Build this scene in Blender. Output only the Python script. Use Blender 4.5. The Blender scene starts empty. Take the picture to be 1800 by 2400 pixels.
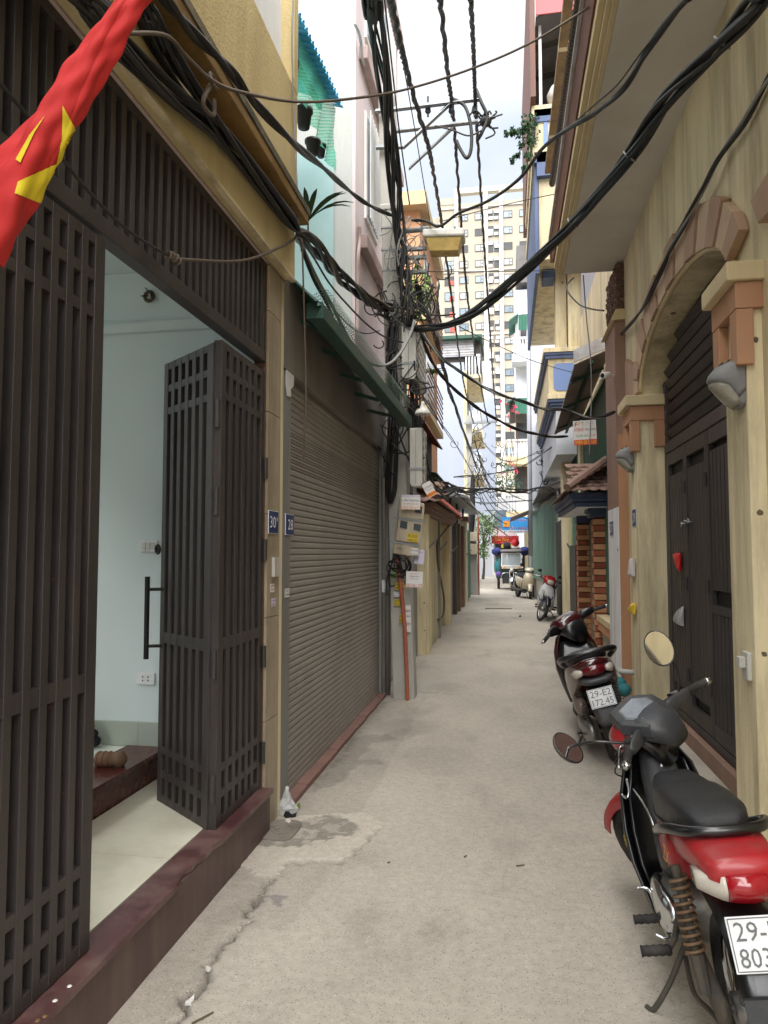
import bpy, bmesh, math, random
import numpy as np
from mathutils import Vector, Matrix
random.seed(7)
S = bpy.context.scene
C = S.collection
R = math.radians
# ---------------------------------------------------------------- camera
CAM = Vector((0, 0, 1.6)); YAW = 9.7918; PITCH = 3.2979; FPX = 1666.0
cd = bpy.data.cameras.new('camera'); cam = bpy.data.objects.new('camera', cd); C.objects.link(cam)
cam.location = CAM; cam.rotation_euler = (R(90 + PITCH), 0, R(YAW))
cd.sensor_fit = 'VERTICAL'; cd.sensor_height = 24; cd.lens = 24 * FPX / 2400
cd.clip_start = 0.05; cd.clip_end = 2000
S.camera = cam
# ---------------------------------------------------------------- sky and sun (bright overcast)
W = bpy.data.worlds.new('World'); S.world = W; W.use_nodes = True
nt = W.node_tree; nt.nodes.clear()
o_ = nt.nodes.new('ShaderNodeOutputWorld'); bg = nt.nodes.new('ShaderNodeBackground')
sky = nt.nodes.new('ShaderNodeTexSky'); sky.sky_type = 'NISHITA'; sky.sun_disc = False
sky.sun_elevation = R(62); sky.sun_rotation = R(180); sky.dust_density = 3.0; sky.air_density = 1.0
tc = nt.nodes.new('ShaderNodeTexCoord'); nz = nt.nodes.new('ShaderNodeTexNoise')
mp_ = nt.nodes.new('ShaderNodeMapping'); mp_.inputs['Scale'].default_value = (1.0, 1.0, 2.2)
nz.inputs['Scale'].default_value = 2.2; nz.inputs['Detail'].default_value = 5; nz.inputs['Roughness'].default_value = .5
cr = nt.nodes.new('ShaderNodeValToRGB')
cr.color_ramp.elements[0].position = .3; cr.color_ramp.elements[0].color = (.46, .53, .64, 1)
cr.color_ramp.elements[1].position = .68; cr.color_ramp.elements[1].color = (.92, .935, .955, 1)
sc_ = nt.nodes.new('ShaderNodeVectorMath'); sc_.operation = 'SCALE'; sc_.inputs['Scale'].default_value = 2.75
mx = nt.nodes.new('ShaderNodeMix'); mx.data_type = 'RGBA'; mx.inputs[0].default_value = .9
L_ = nt.links.new
L_(tc.outputs['Generated'], mp_.inputs['Vector']); L_(mp_.outputs['Vector'], nz.inputs['Vector'])
L_(nz.outputs['Fac'], cr.inputs['Fac']); L_(cr.outputs['Color'], sc_.inputs[0])
L_(sky.outputs['Color'], mx.inputs[6]); L_(sc_.outputs['Vector'], mx.inputs[7])
L_(mx.outputs[2], bg.inputs['Color']); bg.inputs['Strength'].default_value = .07
L_(bg.outputs[0], o_.inputs['Surface'])
sd = bpy.data.lights.new('sun', 'SUN'); sun = bpy.data.objects.new('sun', sd); C.objects.link(sun)
sd.energy = 1.5; sd.angle = R(85); sd.color = (1.0, .985, .96); sun.rotation_euler = (R(28), R(2), 0); sun.location = (0, 0, 30)
S.view_settings.view_transform = 'Standard'; S.view_settings.look = 'None'
S.view_settings.exposure = 2.82; S.view_settings.gamma = 1.0
S.render.resolution_x = 768; S.render.resolution_y = 1024

# ---------------------------------------------------------------- photo pixel -> place on a known plane
_y, _p = R(YAW), R(PITCH)
FW = Vector((-math.sin(_y) * math.cos(_p), math.cos(_y) * math.cos(_p), math.sin(_p)))
RT = Vector((math.cos(_y), math.sin(_y), 0)); UP = RT.cross(FW)
def ray(px, py): return FW * FPX + RT * (px - 900) + UP * (1200 - py)
def gz(px, py, z=0.0): d = ray(px, py); return CAM + d * ((z - CAM.z) / d.z)
def gx(px, py, x): d = ray(px, py); return CAM + d * (x / d.x)
def gy(px, py, y): d = ray(px, py); return CAM + d * (y / d.y)
def proj(p):
    v = Vector(p) - CAM; c = v.dot(FW); return 900 + FPX * v.dot(RT) / c, 1200 - FPX * v.dot(UP) / c

# ---------------------------------------------------------------- mesh helpers
class MB:
    def __init__(s): s.v = []; s.f = []
    def add(s, vs, fs):
        n = len(s.v); s.v += [tuple(v) for v in vs]; s.f += [tuple(i + n for i in f) for f in fs]; return s
    def obox(s, o, a, b, c):
        o, a, b, c = Vector(o), Vector(a), Vector(b), Vector(c)
        if a.cross(b).dot(c) < 0: a, b = b, a
        return s.add([o, o + a, o + a + b, o + b, o + c, o + a + c, o + a + b + c, o + b + c],
                     [(0, 3, 2, 1), (4, 5, 6, 7), (0, 1, 5, 4), (1, 2, 6, 5), (2, 3, 7, 6), (3, 0, 4, 7)])
    def box(s, x0, x1, y0, y1, z0, z1):
        x0, x1 = sorted((x0, x1)); y0, y1 = sorted((y0, y1)); z0, z1 = sorted((z0, z1))
        return s.obox((x0, y0, z0), (x1 - x0, 0, 0), (0, y1 - y0, 0), (0, 0, z1 - z0))
    def prism(s, poly, vec):
        n = len(poly); p = [Vector(q) for q in poly]; vec = Vector(vec)
        nr = Vector((0, 0, 0))
        for i in range(n): nr += p[i].cross(p[(i + 1) % n])
        if nr.dot(vec) > 0: p.reverse()
        return s.add(p + [q + vec for q in p], [tuple(range(n))] + [tuple(range(2 * n - 1, n - 1, -1))] +
                     [(i, n + i, n + (i + 1) % n, (i + 1) % n) for i in range(n)])
    def loft(s, rings, closed=True, caps=True):
        n = len(rings[0]); vs = [p for r in rings for p in r]; fs = []
        for i in range(len(rings) - 1):
            for j in range(n if closed else n - 1):
                a = i * n + j; b = i * n + (j + 1) % n
                fs.append((a, b, b + n, a + n))
        if caps and closed: fs.append(tuple(range(n - 1, -1, -1))); k = (len(rings) - 1) * n; fs.append(tuple(range(k, k + n)))
        return s.add(vs, fs)
    def tube(s, pts, r, n=6, caps=True):
        pts = [Vector(p) for p in pts]; rings = []
        rr = r if isinstance(r, (list, tuple)) else [r] * len(pts)
        t0 = (pts[1] - pts[0]).normalized()
        up = Vector((0, 0, 1)) if abs(t0.z) < .9 else Vector((1, 0, 0))
        u = t0.cross(up).normalized()
        for i, p in enumerate(pts):
            a = pts[max(0, i - 1)]; b = pts[min(len(pts) - 1, i + 1)]
            t = (b - a); t = t.normalized() if t.length > 1e-9 else t0
            u = (u - t * u.dot(t)); u = u.normalized() if u.length > 1e-6 else t.orthogonal().normalized()
            w = t.cross(u)
            rings.append([p + (u * math.cos(k * 2 * math.pi / n) + w * math.sin(k * 2 * math.pi / n)) * rr[i] for k in range(n)])
        return s.loft(rings, True, caps)
    def cyl(s, a, b, r, r2=None, n=12): return s.tube([a, b], [r, r if r2 is None else r2], n)
    def lathe(s, prof, o, ax=(0, 0, 1), n=20):
        o = Vector(o); ax = Vector(ax).normalized(); u = ax.orthogonal().normalized(); w = ax.cross(u)
        return s.loft([[o + ax * h + (u * math.cos(k * 2 * math.pi / n) + w * math.sin(k * 2 * math.pi / n)) * max(r, 1e-4)
                        for k in range(n)] for r, h in prof])
    def ball(s, c, rx, ry=None, rz=None, n=12, m=8):
        ry = rx if ry is None else ry; rz = rx if rz is None else rz; c = Vector(c)
        return s.loft([[c + Vector((rx * math.sin(t) * math.cos(a), ry * math.sin(t) * math.sin(a), -rz * math.cos(t)))
                        for a in [k * 2 * math.pi / n for k in range(n)]] for t in [max(.02, min(math.pi - .02, math.pi * i / m)) for i in range(m + 1)]])
    def quad(s, a, b, c, d): return s.add([a, b, c, d], [(0, 1, 2, 3)])
    def torus(s, c, ax, R_, r, n=24, m=8, a0=0, a1=2 * math.pi):
        c = Vector(c); ax = Vector(ax).normalized(); u = ax.orthogonal().normalized(); w = ax.cross(u)
        full = abs(a1 - a0 - 2 * math.pi) < 1e-6; rings = []
        for i in range(n + 1):
            a = a0 + (a1 - a0) * i / n; d = u * math.cos(a) + w * math.sin(a)
            rings.append([c + d * (R_ + r * math.cos(b)) + ax * (r * math.sin(b)) for b in [k * 2 * math.pi / m for k in range(m)]])
        return s.loft(rings, True, not full)
    def xf(s, M): s.v = [tuple(M @ Vector(v)) for v in s.v]; return s

def me(mb, name='m', mat=None, smooth=False):
    m = bpy.data.meshes.new(name); m.from_pydata(mb.v, [], mb.f); m.update()
    if mat: m.materials.append(MT[mat] if isinstance(mat, str) else mat)
    if smooth: m.polygons.foreach_set('use_smooth', [True] * len(m.polygons))
    return m
def link(name, m, parent=None, bevel=0, sm_angle=None):
    o = bpy.data.objects.new(name, m); C.objects.link(o)
    if parent:
        o.parent = parent
        p = parent; M = Matrix.Identity(4)
        while p:
            if p.get('_w'): M = Matrix.Translation(Vector(p['_w'])); break
            p = p.parent
        if parent.get('_w'): o.matrix_parent_inverse = M.inverted()
    if bevel:
        b = o.modifiers.new('bevel', 'BEVEL'); b.width = bevel; b.segments = 2; b.limit_method = 'ANGLE'; b.angle_limit = R(40)
    return o
def obj(name, mb, mat, parent=None, smooth=False, bevel=0):
    return link(name, me(mb, name, mat, smooth), parent, bevel)
def tag(o, label=None, cat=None, group=None, kind=None):
    if label: o['label'] = label
    if cat: o['category'] = cat
    if group: o['group'] = group
    if kind: o['kind'] = kind
    return o
def thing(name, label, cat, loc=(0, 0, 0), group=None):
    """Empty at the thing's base; children are built in world coordinates"""
    o = bpy.data.objects.new(name, None); C.objects.link(o); o.location = loc; o.empty_display_size = .1
    o['_w'] = tuple(loc)
    return tag(o, label, cat, group)
def one(name, mb, mat, label, cat, group=None, smooth=False, bevel=0):
    return tag(obj(name, mb, mat, None, smooth, bevel), label, cat, group)
def struct(name, mb, mat, smooth=False): return tag(obj(name, mb, mat, None, smooth), kind='structure')
def smooth_path(pts, k=6):
    pts = [Vector(p) for p in pts]; out = []
    P = [pts[0]] + pts + [pts[-1]]
    for i in range(1, len(P) - 2):
        for j in range(k):
            t = j / k; a, b, c, d = P[i - 1], P[i], P[i + 1], P[i + 2]
            out.append(.5 * ((2 * b) + (c - a) * t + (2 * a - 5 * b + 4 * c - d) * t * t + (3 * b - a - 3 * c + d) * t ** 3))
    out.append(pts[-1]); return out
def inpoly(x, y, poly):
    r = False; n = len(poly)
    for i in range(n):
        x1, y1 = poly[i]; x2, y2 = poly[(i + 1) % n]
        if (y1 > y) != (y2 > y) and x < (x2 - x1) * (y - y1) / (y2 - y1) + x1: r = not r
    return r

# ---------------------------------------------------------------- materials
def lin(c): return tuple(((v / 255) / 12.92 if v / 255 <= .04045 else ((v / 255 + .055) / 1.055) ** 2.4) for v in c)
MT = {}
def M(name, col, rough=.7, var=.12, scale=2.5, bump=.15, bscale=45, metal=0, dirt=None, damt=.35, dscale=.9, streak=0,
      chips=None, alpha=1, spec=.5, coat=0, emis=None, trans=0, detail=5):
    m = bpy.data.materials.new(name); m.use_nodes = True; MT[name] = m
    t = m.node_tree; N = t.nodes; b = N['Principled BSDF']; L = t.links.new
    c = lin(col)
    b.inputs['Roughness'].default_value = rough; b.inputs['Metallic'].default_value = metal
    b.inputs['Specular IOR Level'].default_value = spec; b.inputs['Coat Weight'].default_value = coat
    b.inputs['Coat Roughness'].default_value = .08
    b.inputs['Base Color'].default_value = (*c, 1)
    if alpha < 1: b.inputs['Alpha'].default_value = alpha
    if trans: b.inputs['Transmission Weight'].default_value = trans
    if emis: b.inputs['Emission Color'].default_value = (*lin(emis[0]), 1); b.inputs['Emission Strength'].default_value = emis[1]
    if var == 0 and not dirt and not bump: return m
    g = N.new('ShaderNodeNewGeometry'); pos = g.outputs['Position']
    n1 = N.new('ShaderNodeTexNoise'); n1.inputs['Scale'].default_value = scale; n1.inputs['Detail'].default_value = detail
    n1.inputs['Roughness'].default_value = .62; L(pos, n1.inputs['Vector'])
    mr = N.new('ShaderNodeMapRange'); mr.inputs[1].default_value = .25; mr.inputs[2].default_value = .75
    mr.inputs[3].default_value = 1 - var; mr.inputs[4].default_value = 1 + var; L(n1.outputs['Fac'], mr.inputs[0])
    vm = N.new('ShaderNodeVectorMath'); vm.operation = 'SCALE'; vm.inputs[0].default_value = c; L(mr.outputs[0], vm.inputs['Scale'])
    last = vm.outputs['Vector']
    if dirt:
        n2 = N.new('ShaderNodeTexNoise'); n2.inputs['Scale'].default_value = dscale; n2.inputs['Detail'].default_value = 8
        n2.inputs['Roughness'].default_value = .68
        mp = N.new('ShaderNodeMapping'); mp.inputs['Location'].default_value = (3.1, 7.7, 1.3)
        mp.inputs['Scale'].default_value = (1, 1, .12) if streak else (1, 1, 1)
        if streak: n2.inputs['Scale'].default_value = streak
        L(pos, mp.inputs['Vector']); L(mp.outputs[0], n2.inputs['Vector'])
        m2 = N.new('ShaderNodeMapRange'); m2.inputs[1].default_value = .45; m2.inputs[2].default_value = .72
        m2.inputs[3].default_value = 0; m2.inputs[4].default_value = damt; L(n2.outputs['Fac'], m2.inputs[0])
        mc = N.new('ShaderNodeMix'); mc.data_type = 'RGBA'; L(m2.outputs[0], mc.inputs[0]); L(last, mc.inputs[6])
        mc.inputs[7].default_value = (*lin(dirt), 1); last = mc.outputs[2]
    if chips:
        ccol, csc, cth = chips
        vo = N.new('ShaderNodeTexVoronoi'); vo.inputs['Scale'].default_value = csc; L(pos, vo.inputs['Vector'])
        nn_ = N.new('ShaderNodeTexNoise'); nn_.inputs['Scale'].default_value = csc * 3; nn_.inputs['Detail'].default_value = 3; L(pos, nn_.inputs['Vector'])
        ad = N.new('ShaderNodeMath'); ad.operation = 'MULTIPLY_ADD'; ad.inputs[1].default_value = .25; L(nn_.outputs['Fac'], ad.inputs[0]); L(vo.outputs['Distance'], ad.inputs[2])
        lt = N.new('ShaderNodeMath'); lt.operation = 'LESS_THAN'; lt.inputs[1].default_value = cth; L(ad.outputs[0], lt.inputs[0])
        sc2 = N.new('ShaderNodeSeparateColor'); L(vo.outputs['Color'], sc2.inputs[0])
        gt2 = N.new('ShaderNodeMath'); gt2.operation = 'GREATER_THAN'; gt2.inputs[1].default_value = .72; L(sc2.outputs[0], gt2.inputs[0])
        mm2 = N.new('ShaderNodeMath'); mm2.operation = 'MULTIPLY'; L(lt.outputs[0], mm2.inputs[0]); L(gt2.outputs[0], mm2.inputs[1])
        mc2 = N.new('ShaderNodeMix'); mc2.data_type = 'RGBA'; L(mm2.outputs[0], mc2.inputs[0]); L(last, mc2.inputs[6]); mc2.inputs[7].default_value = (*lin(ccol), 1); last = mc2.outputs[2]
    L(last, b.inputs['Base Color'])
    m3 = N.new('ShaderNodeMapRange'); m3.inputs[3].default_value = max(.03, rough - .1); m3.inputs[4].default_value = min(1, rough + .12)
    L(n1.outputs['Fac'], m3.inputs[0]); L(m3.outputs[0], b.inputs['Roughness'])
    if bump:
        n3 = N.new('ShaderNodeTexNoise'); n3.inputs['Scale'].default_value = bscale; n3.inputs['Detail'].default_value = 4
        L(pos, n3.inputs['Vector']); bp = N.new('ShaderNodeBump'); bp.inputs['Strength'].default_value = bump
        bp.inputs['Distance'].default_value = .01; L(n3.outputs['Fac'], bp.inputs['Height']); L(bp.outputs[0], b.inputs['Normal'])
    return m
M('yellow_left', (204, 185, 136), .85, .10, 1.3, .35, 70, dirt=(120, 96, 55), damt=.45, streak=2.2)
M('yellow_wall', (216, 202, 166), .88, .10, 1.3, .3, 60, dirt=(118, 102, 76), damt=.75, streak=3.6, chips=((112, 98, 76), 5, .24))
M('yellow_bright', (226, 212, 174), .88, .08, 1.6, .3, 60, dirt=(126, 110, 80), damt=.72, streak=5, chips=((104, 92, 70), 7, .25))
M('yellow_beam', (205, 189, 142), .8, .08, 1.2, .1, 40, dirt=(130, 105, 60), damt=.35, streak=2.0)
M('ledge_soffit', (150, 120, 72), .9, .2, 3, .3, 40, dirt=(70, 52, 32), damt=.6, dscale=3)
M('soffit_pink', (186, 168, 160), .85, .08, 2, .1, 40, dirt=(120, 100, 90), damt=.3)
M('mossy', (112, 104, 84), .95, .25, 6, .4, 50, dirt=(38, 36, 30), damt=.85, dscale=5)
M('white_paint', (226, 228, 230), .8, .05, 1.5, .1, 40, dirt=(170, 165, 155), damt=.35, streak=2)
M('room_white', (214, 226, 226), .75, .03, 1.0, .05, 30)
M('gate_metal', (62, 57, 56), .45, .14, 3.0, .1, 90, metal=.25, dirt=(92, 84, 80), damt=.45, streak=6, chips=((98, 70, 56), 14, .22))
M('gate_metal_right', (64, 59, 58), .5, .12, 2.0, .08, 90, metal=.2, dirt=(96, 86, 78), damt=.4, streak=3)
M('dark_sheet', (30, 29, 29), .6, .15, 3, .05, 60)
M('black_iron', (28, 28, 29), .5, .1, 4, .05, 60, metal=.3)
M('red_granite', (80, 48, 49), .4, .22, 9, .05, 60, dirt=(136, 112, 104), damt=.75, dscale=3.0, spec=.6)
M('riser_granite', (88, 68, 66), .55, .16, 8, .1, 60, dirt=(130, 112, 100), damt=.5, streak=4)
M('step_granite', (82, 40, 36), .25, .25, 9, .03, 60)
M('floor_tile', (214, 209, 190), .35, .07, 2.2, .03, 40, dirt=(150, 138, 110), damt=.4, dscale=2.5)
M('floor_tile_pale', (214, 220, 210), .3, .05, 2, .02, 40)
M('skirting_tile', (170, 178, 166), .35, .06, 2, .02, 40)
M('stone_tile', (168, 154, 130), .5, .16, 7, .12, 60, dirt=(88, 74, 52), damt=.6, streak=5)
M('grey_frame', (136, 136, 132), .6, .08, 2, .12, 40, dirt=(90, 82, 72), damt=.5, streak=3)
M('grey_panel', (128, 122, 114), .6, .1, 1.2, .06, 30, dirt=(78, 66, 56), damt=.6, streak=1.6)
M('shutter', (156, 150, 141), .65, .06, 1.0, .05, 60, dirt=(104, 96, 86), damt=.5, dscale=.8)
M('shutter_pale', (176, 168, 150), .55, .06, 1.0, .05, 60, dirt=(120, 110, 98), damt=.5, dscale=1.2)
M('red_tile', (132, 100, 90), .75, .15, 6, .2, 60, dirt=(90, 78, 66), damt=.4, dscale=4)
M('green_metal', (36, 74, 62), .45, .12, 2, .08, 60, dirt=(58, 54, 44), damt=.5, dscale=2)
M('green_sheet', (40, 82, 66), .55, .12, 2, .05, 60, dirt=(50, 60, 50), damt=.5, streak=2)
M('green_pale', (112, 140, 126), .6, .1, 2, .05, 60, dirt=(84, 96, 84), damt=.5, streak=2)
M('green_door', (62, 118, 100), .55, .1, 2, .08, 60, dirt=(70, 84, 72), damt=.4, streak=3)
M('turquoise', (166, 194, 195), .8, .08, 1.3, .15, 40, dirt=(100, 160, 160), damt=.3)
M('cement_wall', (186, 188, 184), .9, .1, 1.0, .25, 40, dirt=(120, 120, 114), damt=.4, streak=1.6)
M('pink_wall', (210, 198, 199), .85, .06, 1.2, .12, 40, dirt=(170, 140, 138), damt=.35, streak=1.8)
M('pink_trim', (178, 158, 154), .85, .1, 2, .15, 40, dirt=(120, 90, 84), damt=.5, dscale=2)
M('blue_roof', (70, 176, 226), .5, .15, 4, .05, 60, dirt=(20, 70, 90), damt=.5, dscale=4)
M('pole_concrete', (176, 174, 166), .9, .1, 2.5, .3, 50, dirt=(120, 116, 106), damt=.45, streak=3)
M('galv', (150, 154, 156), .45, .12, 5, .05, 60, metal=.6, dirt=(90, 92, 92), damt=.4, dscale=4)
M('box_grey', (196, 194, 184), .55, .06, 3, .04, 60, dirt=(130, 122, 108), damt=.5, streak=5)
M('meter_box', (190, 178, 154), .55, .08, 4, .04, 60, dirt=(110, 96, 76), damt=.6, streak=6)
M('smoke_glass', (70, 76, 76), .15, .2, 5, 0, 60, spec=.6)
M('cable_black', (26, 26, 28), .5, .12, 8, .05, 90)
M('cable_dark', (44, 42, 40), .6, .15, 8, .05, 90)
M('cable_brown', (92, 80, 68), .7, .15, 12, .1, 90)
M('cable_grey', (136, 136, 132), .6, .1, 8, .05, 90)
M('orange_duct', (164, 92, 68), .55, .08, 6, .05, 60)
M('lamp_white', (214, 212, 204), .4, .06, 4, .03, 60, dirt=(150, 140, 120), damt=.4, dscale=6)
M('lamp_amber', (196, 168, 96), .25, .12, 5, .03, 60, dirt=(130, 100, 50), damt=.6, dscale=5)
M('lamp_grey', (126, 126, 126), .5, .08, 6, .05, 60, dirt=(90, 88, 84), damt=.4, dscale=8)
M('lamp_lens', (150, 146, 132), .2, .1, 6, .03, 60, dirt=(110, 100, 84), damt=.5, dscale=8)
M('brown_wood', (112, 70, 52), .6, .15, 3, .08, 50, dirt=(60, 38, 30), damt=.5, streak=2.5)
M('brown_paint', (146, 116, 100), .75, .08, 2, .1, 50, dirt=(104, 84, 72), damt=.5, streak=4, chips=((120, 104, 92), 6, .23))
M('orange_paint', (180, 136, 104), .8, .07, 2, .12, 50, dirt=(140, 90, 54), damt=.35, streak=2.5)
M('cream_trim', (208, 190, 150), .8, .06, 2, .1, 50, dirt=(150, 130, 96), damt=.35, streak=3)
M('soffit_grey', (204, 199, 190), .88, .06, 1.2, .1, 40, dirt=(168, 156, 142), damt=.45, dscale=.9)
M('voussoir_tan', (192, 166, 138), .8, .08, 5, .15, 60, dirt=(150, 122, 104), damt=.4, streak=4)
M('voussoir', (170, 140, 116), .8, .08, 5, .15, 60, dirt=(140, 108, 92), damt=.4, streak=4)
M('pebble', (108, 84, 72), .8, .35, 40, 1.0, 45)
M('white_chip', (226, 226, 226), .8, .06, 3, .25, 50, dirt=(130, 126, 120), damt=.6, streak=5)
M('brick_light', (196, 144, 104), .8, .12, 8, .25, 80, dirt=(140, 100, 74), damt=.3, dscale=5)
M('brick_dark', (158, 88, 60), .8, .14, 8, .25, 80, dirt=(110, 62, 44), damt=.3, dscale=5)
M('brick_deep', (128, 64, 42), .8, .14, 8, .25, 80, dirt=(90, 48, 36), damt=.3, dscale=5)
M('mortar', (92, 66, 52), .95, .15, 8, .3, 80)
M('roof_tile', (140, 112, 100), .75, .14, 6, .15, 60, dirt=(92, 70, 62), damt=.5, dscale=4)
M('roof_tile_red', (178, 98, 84), .75, .12, 6, .15, 60, dirt=(110, 66, 56), damt=.5, dscale=4)
M('navy', (44, 58, 88), .45, .08, 3, .05, 50)
M('blue_trim', (78, 94, 128), .6, .08, 2, .08, 50, dirt=(50, 62, 90), damt=.4, streak=3)
M('blue_panel', (118, 142, 190), .65, .05, 2, .08, 50)
M('awning_dark', (146, 134, 126), .6, .12, 2, .05, 50, dirt=(40, 34, 32), damt=.5, streak=1.5)
M('flashing', (186, 186, 186), .45, .08, 3, .03, 50, metal=.3, dirt=(120, 80, 60), damt=.5, dscale=5)
M('grey_wall', (170, 172, 178), .85, .06, 1.2, .12, 40, dirt=(130, 130, 134), damt=.35, streak=1.4)
M('pale_wall', (196, 200, 206), .85, .05, 1.0, .08, 30, dirt=(170, 172, 176), damt=.35, streak=1.0)
M('blue_grey_wall', (170, 177, 190), .85, .05, .7, .08, 30, dirt=(150, 160, 180), damt=.3, streak=.8)
M('orange_wall', (222, 168, 128), .85, .06, .8, .1, 30, dirt=(180, 130, 100), damt=.3, streak=1)
M('stained_wall', (178, 170, 156), .92, .16, 1.4, .35, 30, dirt=(110, 100, 88), damt=.6, dscale=1.6)
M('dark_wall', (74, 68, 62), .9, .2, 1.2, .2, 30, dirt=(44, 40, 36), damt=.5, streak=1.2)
M('old_wood', (112, 88, 68), .9, .2, 4, .3, 30, dirt=(60, 44, 34), damt=.6, streak=3)
M('tower_wall', (178, 169, 152), .85, .04, .12, 0, 10, dirt=(190, 180, 160), damt=.3, streak=.15)
M('tower_white', (198, 193, 183), .85, .03, .12, 0, 10, dirt=(206, 200, 190), damt=.25, streak=.15)
M('win_glass', (118, 136, 148), .12, .25, .6, 0, 10, spec=.8)
M('win_curtain', (168, 172, 170), .3, .2, .8, 0, 10, spec=.6)
M('win_dark', (62, 64, 66), .4, .4, 1.5, 0, 10)
M('win_frame', (84, 84, 82), .5, .05, 1, 0, 10)
M('tower_red', (214, 92, 76), .6, .1, 1, 0, 10)
M('ac_white', (222, 222, 216), .6, .05, 1, 0, 10)
M('white_metal', (226, 226, 222), .45, .05, 2, .03, 50)
M('plate_blue', (38, 56, 108), .35, .06, 5, 0, 60)
M('plate_white', (228, 230, 232), .45, .05, 8, .03, 60, dirt=(170, 170, 166), damt=.35, dscale=12)
M('ink_grey', (104, 106, 110), .5, .15, 30, 0, 60)
M('ink_black', (26, 26, 30), .6, 0, 1, 0)
M('ink_navy', (34, 40, 92), .6, 0, 1, 0)
M('ink_red', (196, 40, 44), .6, 0, 1, 0)
M('ink_green', (44, 132, 78), .6, 0, 1, 0)
M('ink_yellow', (240, 206, 60), .6, 0, 1, 0)
M('ink_orange', (238, 154, 48), .6, 0, 1, 0)
M('ink_white', (240, 240, 240), .6, 0, 1, 0)
M('paper', (226, 224, 220), .8, .05, 8, .05, 60, dirt=(180, 174, 166), damt=.3, dscale=6)
M('paper_lilac', (206, 200, 220), .8, .05, 8, .05, 60)
M('paper_yellow', (206, 180, 56), .8, .08, 8, .05, 60)
M('sign_blue', (52, 148, 216), .6, .05, 2, 0, 60)
M('sign_red', (206, 44, 50), .6, .05, 2, 0, 60)
M('flag_red', (196, 44, 44), .8, .06, 6, .12, 260)
M('flag_yellow', (224, 202, 44), .75, .05, 6, .12, 260)
M('moto_red', (164, 26, 33), .42, .05, 3, 0, 60, coat=.25, dirt=(128, 66, 62), damt=.6, dscale=9)
M('tail_dark', (96, 12, 22), .15, .1, 6, 0, 60, coat=.5)
M('moto_maroon', (66, 12, 20), .22, .05, 3, 0, 60, coat=1)
M('moto_beige', (198, 184, 158), .3, .04, 3, 0, 60, coat=.8)
M('moto_white', (226, 230, 230), .3, .04, 3, 0, 60, coat=.8)
M('moto_black', (20, 20, 22), .3, .08, 4, 0, 60, coat=.4)
M('moto_grey', (50, 52, 55), .45, .1, 6, .05, 90, dirt=(96, 90, 82), damt=.4, dscale=8)
M('moto_taupe', (120, 104, 98), .35, .05, 4, 0, 60, coat=.5)
M('vinyl', (34, 35, 37), .42, .1, 8, .35, 320)
M('rubber', (34, 33, 33), .8, .12, 10, .15, 120, dirt=(92, 86, 78), damt=.5, dscale=9)
M('chrome', (206, 208, 210), .18, .06, 8, 0, 60, metal=1)
M('alloy', (150, 150, 148), .38, .12, 8, .05, 80, metal=.8, dirt=(92, 86, 78), damt=.5, dscale=12)
M('dirty_iron', (78, 74, 68), .7, .2, 14, .2, 90, metal=.3, dirt=(112, 98, 80), damt=.6, dscale=14)
M('spring', (122, 98, 74), .6, .2, 20, .1, 90, metal=.4)
M('tail_red', (150, 18, 30), .12, .1, 6, 0, 60, coat=.6)
M('lens_clear', (196, 188, 176), .1, .12, 10, 0, 60, coat=.6)
M('gauge', (120, 124, 128), .12, .3, 16, 0, 60, coat=1)
M('mirror_glass', (235, 238, 240), .03, 0, 1, 0, metal=1)
M('hook_cyan', (44, 176, 222), .35, .03, 4, 0, 60)
M('steel_rust', (138, 112, 74), .6, .2, 8, .1, 80, metal=.4, dirt=(84, 62, 42), damt=.7, dscale=9)
M('steel_dark', (74, 66, 58), .65, .2, 8, .1, 80, metal=.4, dirt=(110, 88, 66), damt=.5, dscale=9)
M('red_sheet', (190, 96, 98), .6, .08, 2, .03, 60)
M('roof_under', (110, 106, 104), .7, .15, 2, .05, 60, dirt=(70, 68, 68), damt=.5, dscale=1.6)
M('terracotta', (176, 92, 62), .75, .1, 6, .1, 60)
M('pot_black', (30, 33, 36), .5, .1, 6, .05, 60)
M('leaf', (62, 98, 40), .55, .3, 9, 0, 60)
M('leaf_tree', (104, 134, 70), .55, .35, 6, 0, 60)
M('leaf_pale', (120, 150, 62), .55, .3, 9, 0, 60)
M('leaf_dark', (42, 76, 38), .55, .3, 9, 0, 60)
M('petal', (206, 52, 92), .6, .2, 9, 0, 60)
M('twig', (96, 84, 64), .9, .2, 9, .1, 60)
M('bag_red', (206, 24, 34), .35, .08, 8, .25, 60)
M('bag_clear', (214, 216, 216), .25, .08, 12, .3, 60, alpha=.55)
M('cloth_teal', (44, 110, 116), .85, .2, 6, .2, 30)
M('cloth_navy', (38, 46, 104), .85, .2, 6, .2, 30)
M('cloth_purple', (104, 76, 160), .85, .2, 6, .2, 30)
M('cloth_dark', (34, 33, 38), .9, .2, 6, .2, 30)
M('cloth_pale', (206, 196, 190), .85, .12, 6, .2, 30)
M('windscreen', (196, 206, 208), .1, .05, 4, 0, 60, alpha=.45)
M('gold_metal', (176, 146, 70), .35, .2, 12, .1, 60, metal=.7)
M('manhole', (132, 124, 114), .8, .15, 14, .5, 120, dirt=(84, 76, 66), damt=.5, dscale=6)
M('soil', (104, 94, 80), .95, .2, 4, .3, 40)

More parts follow.
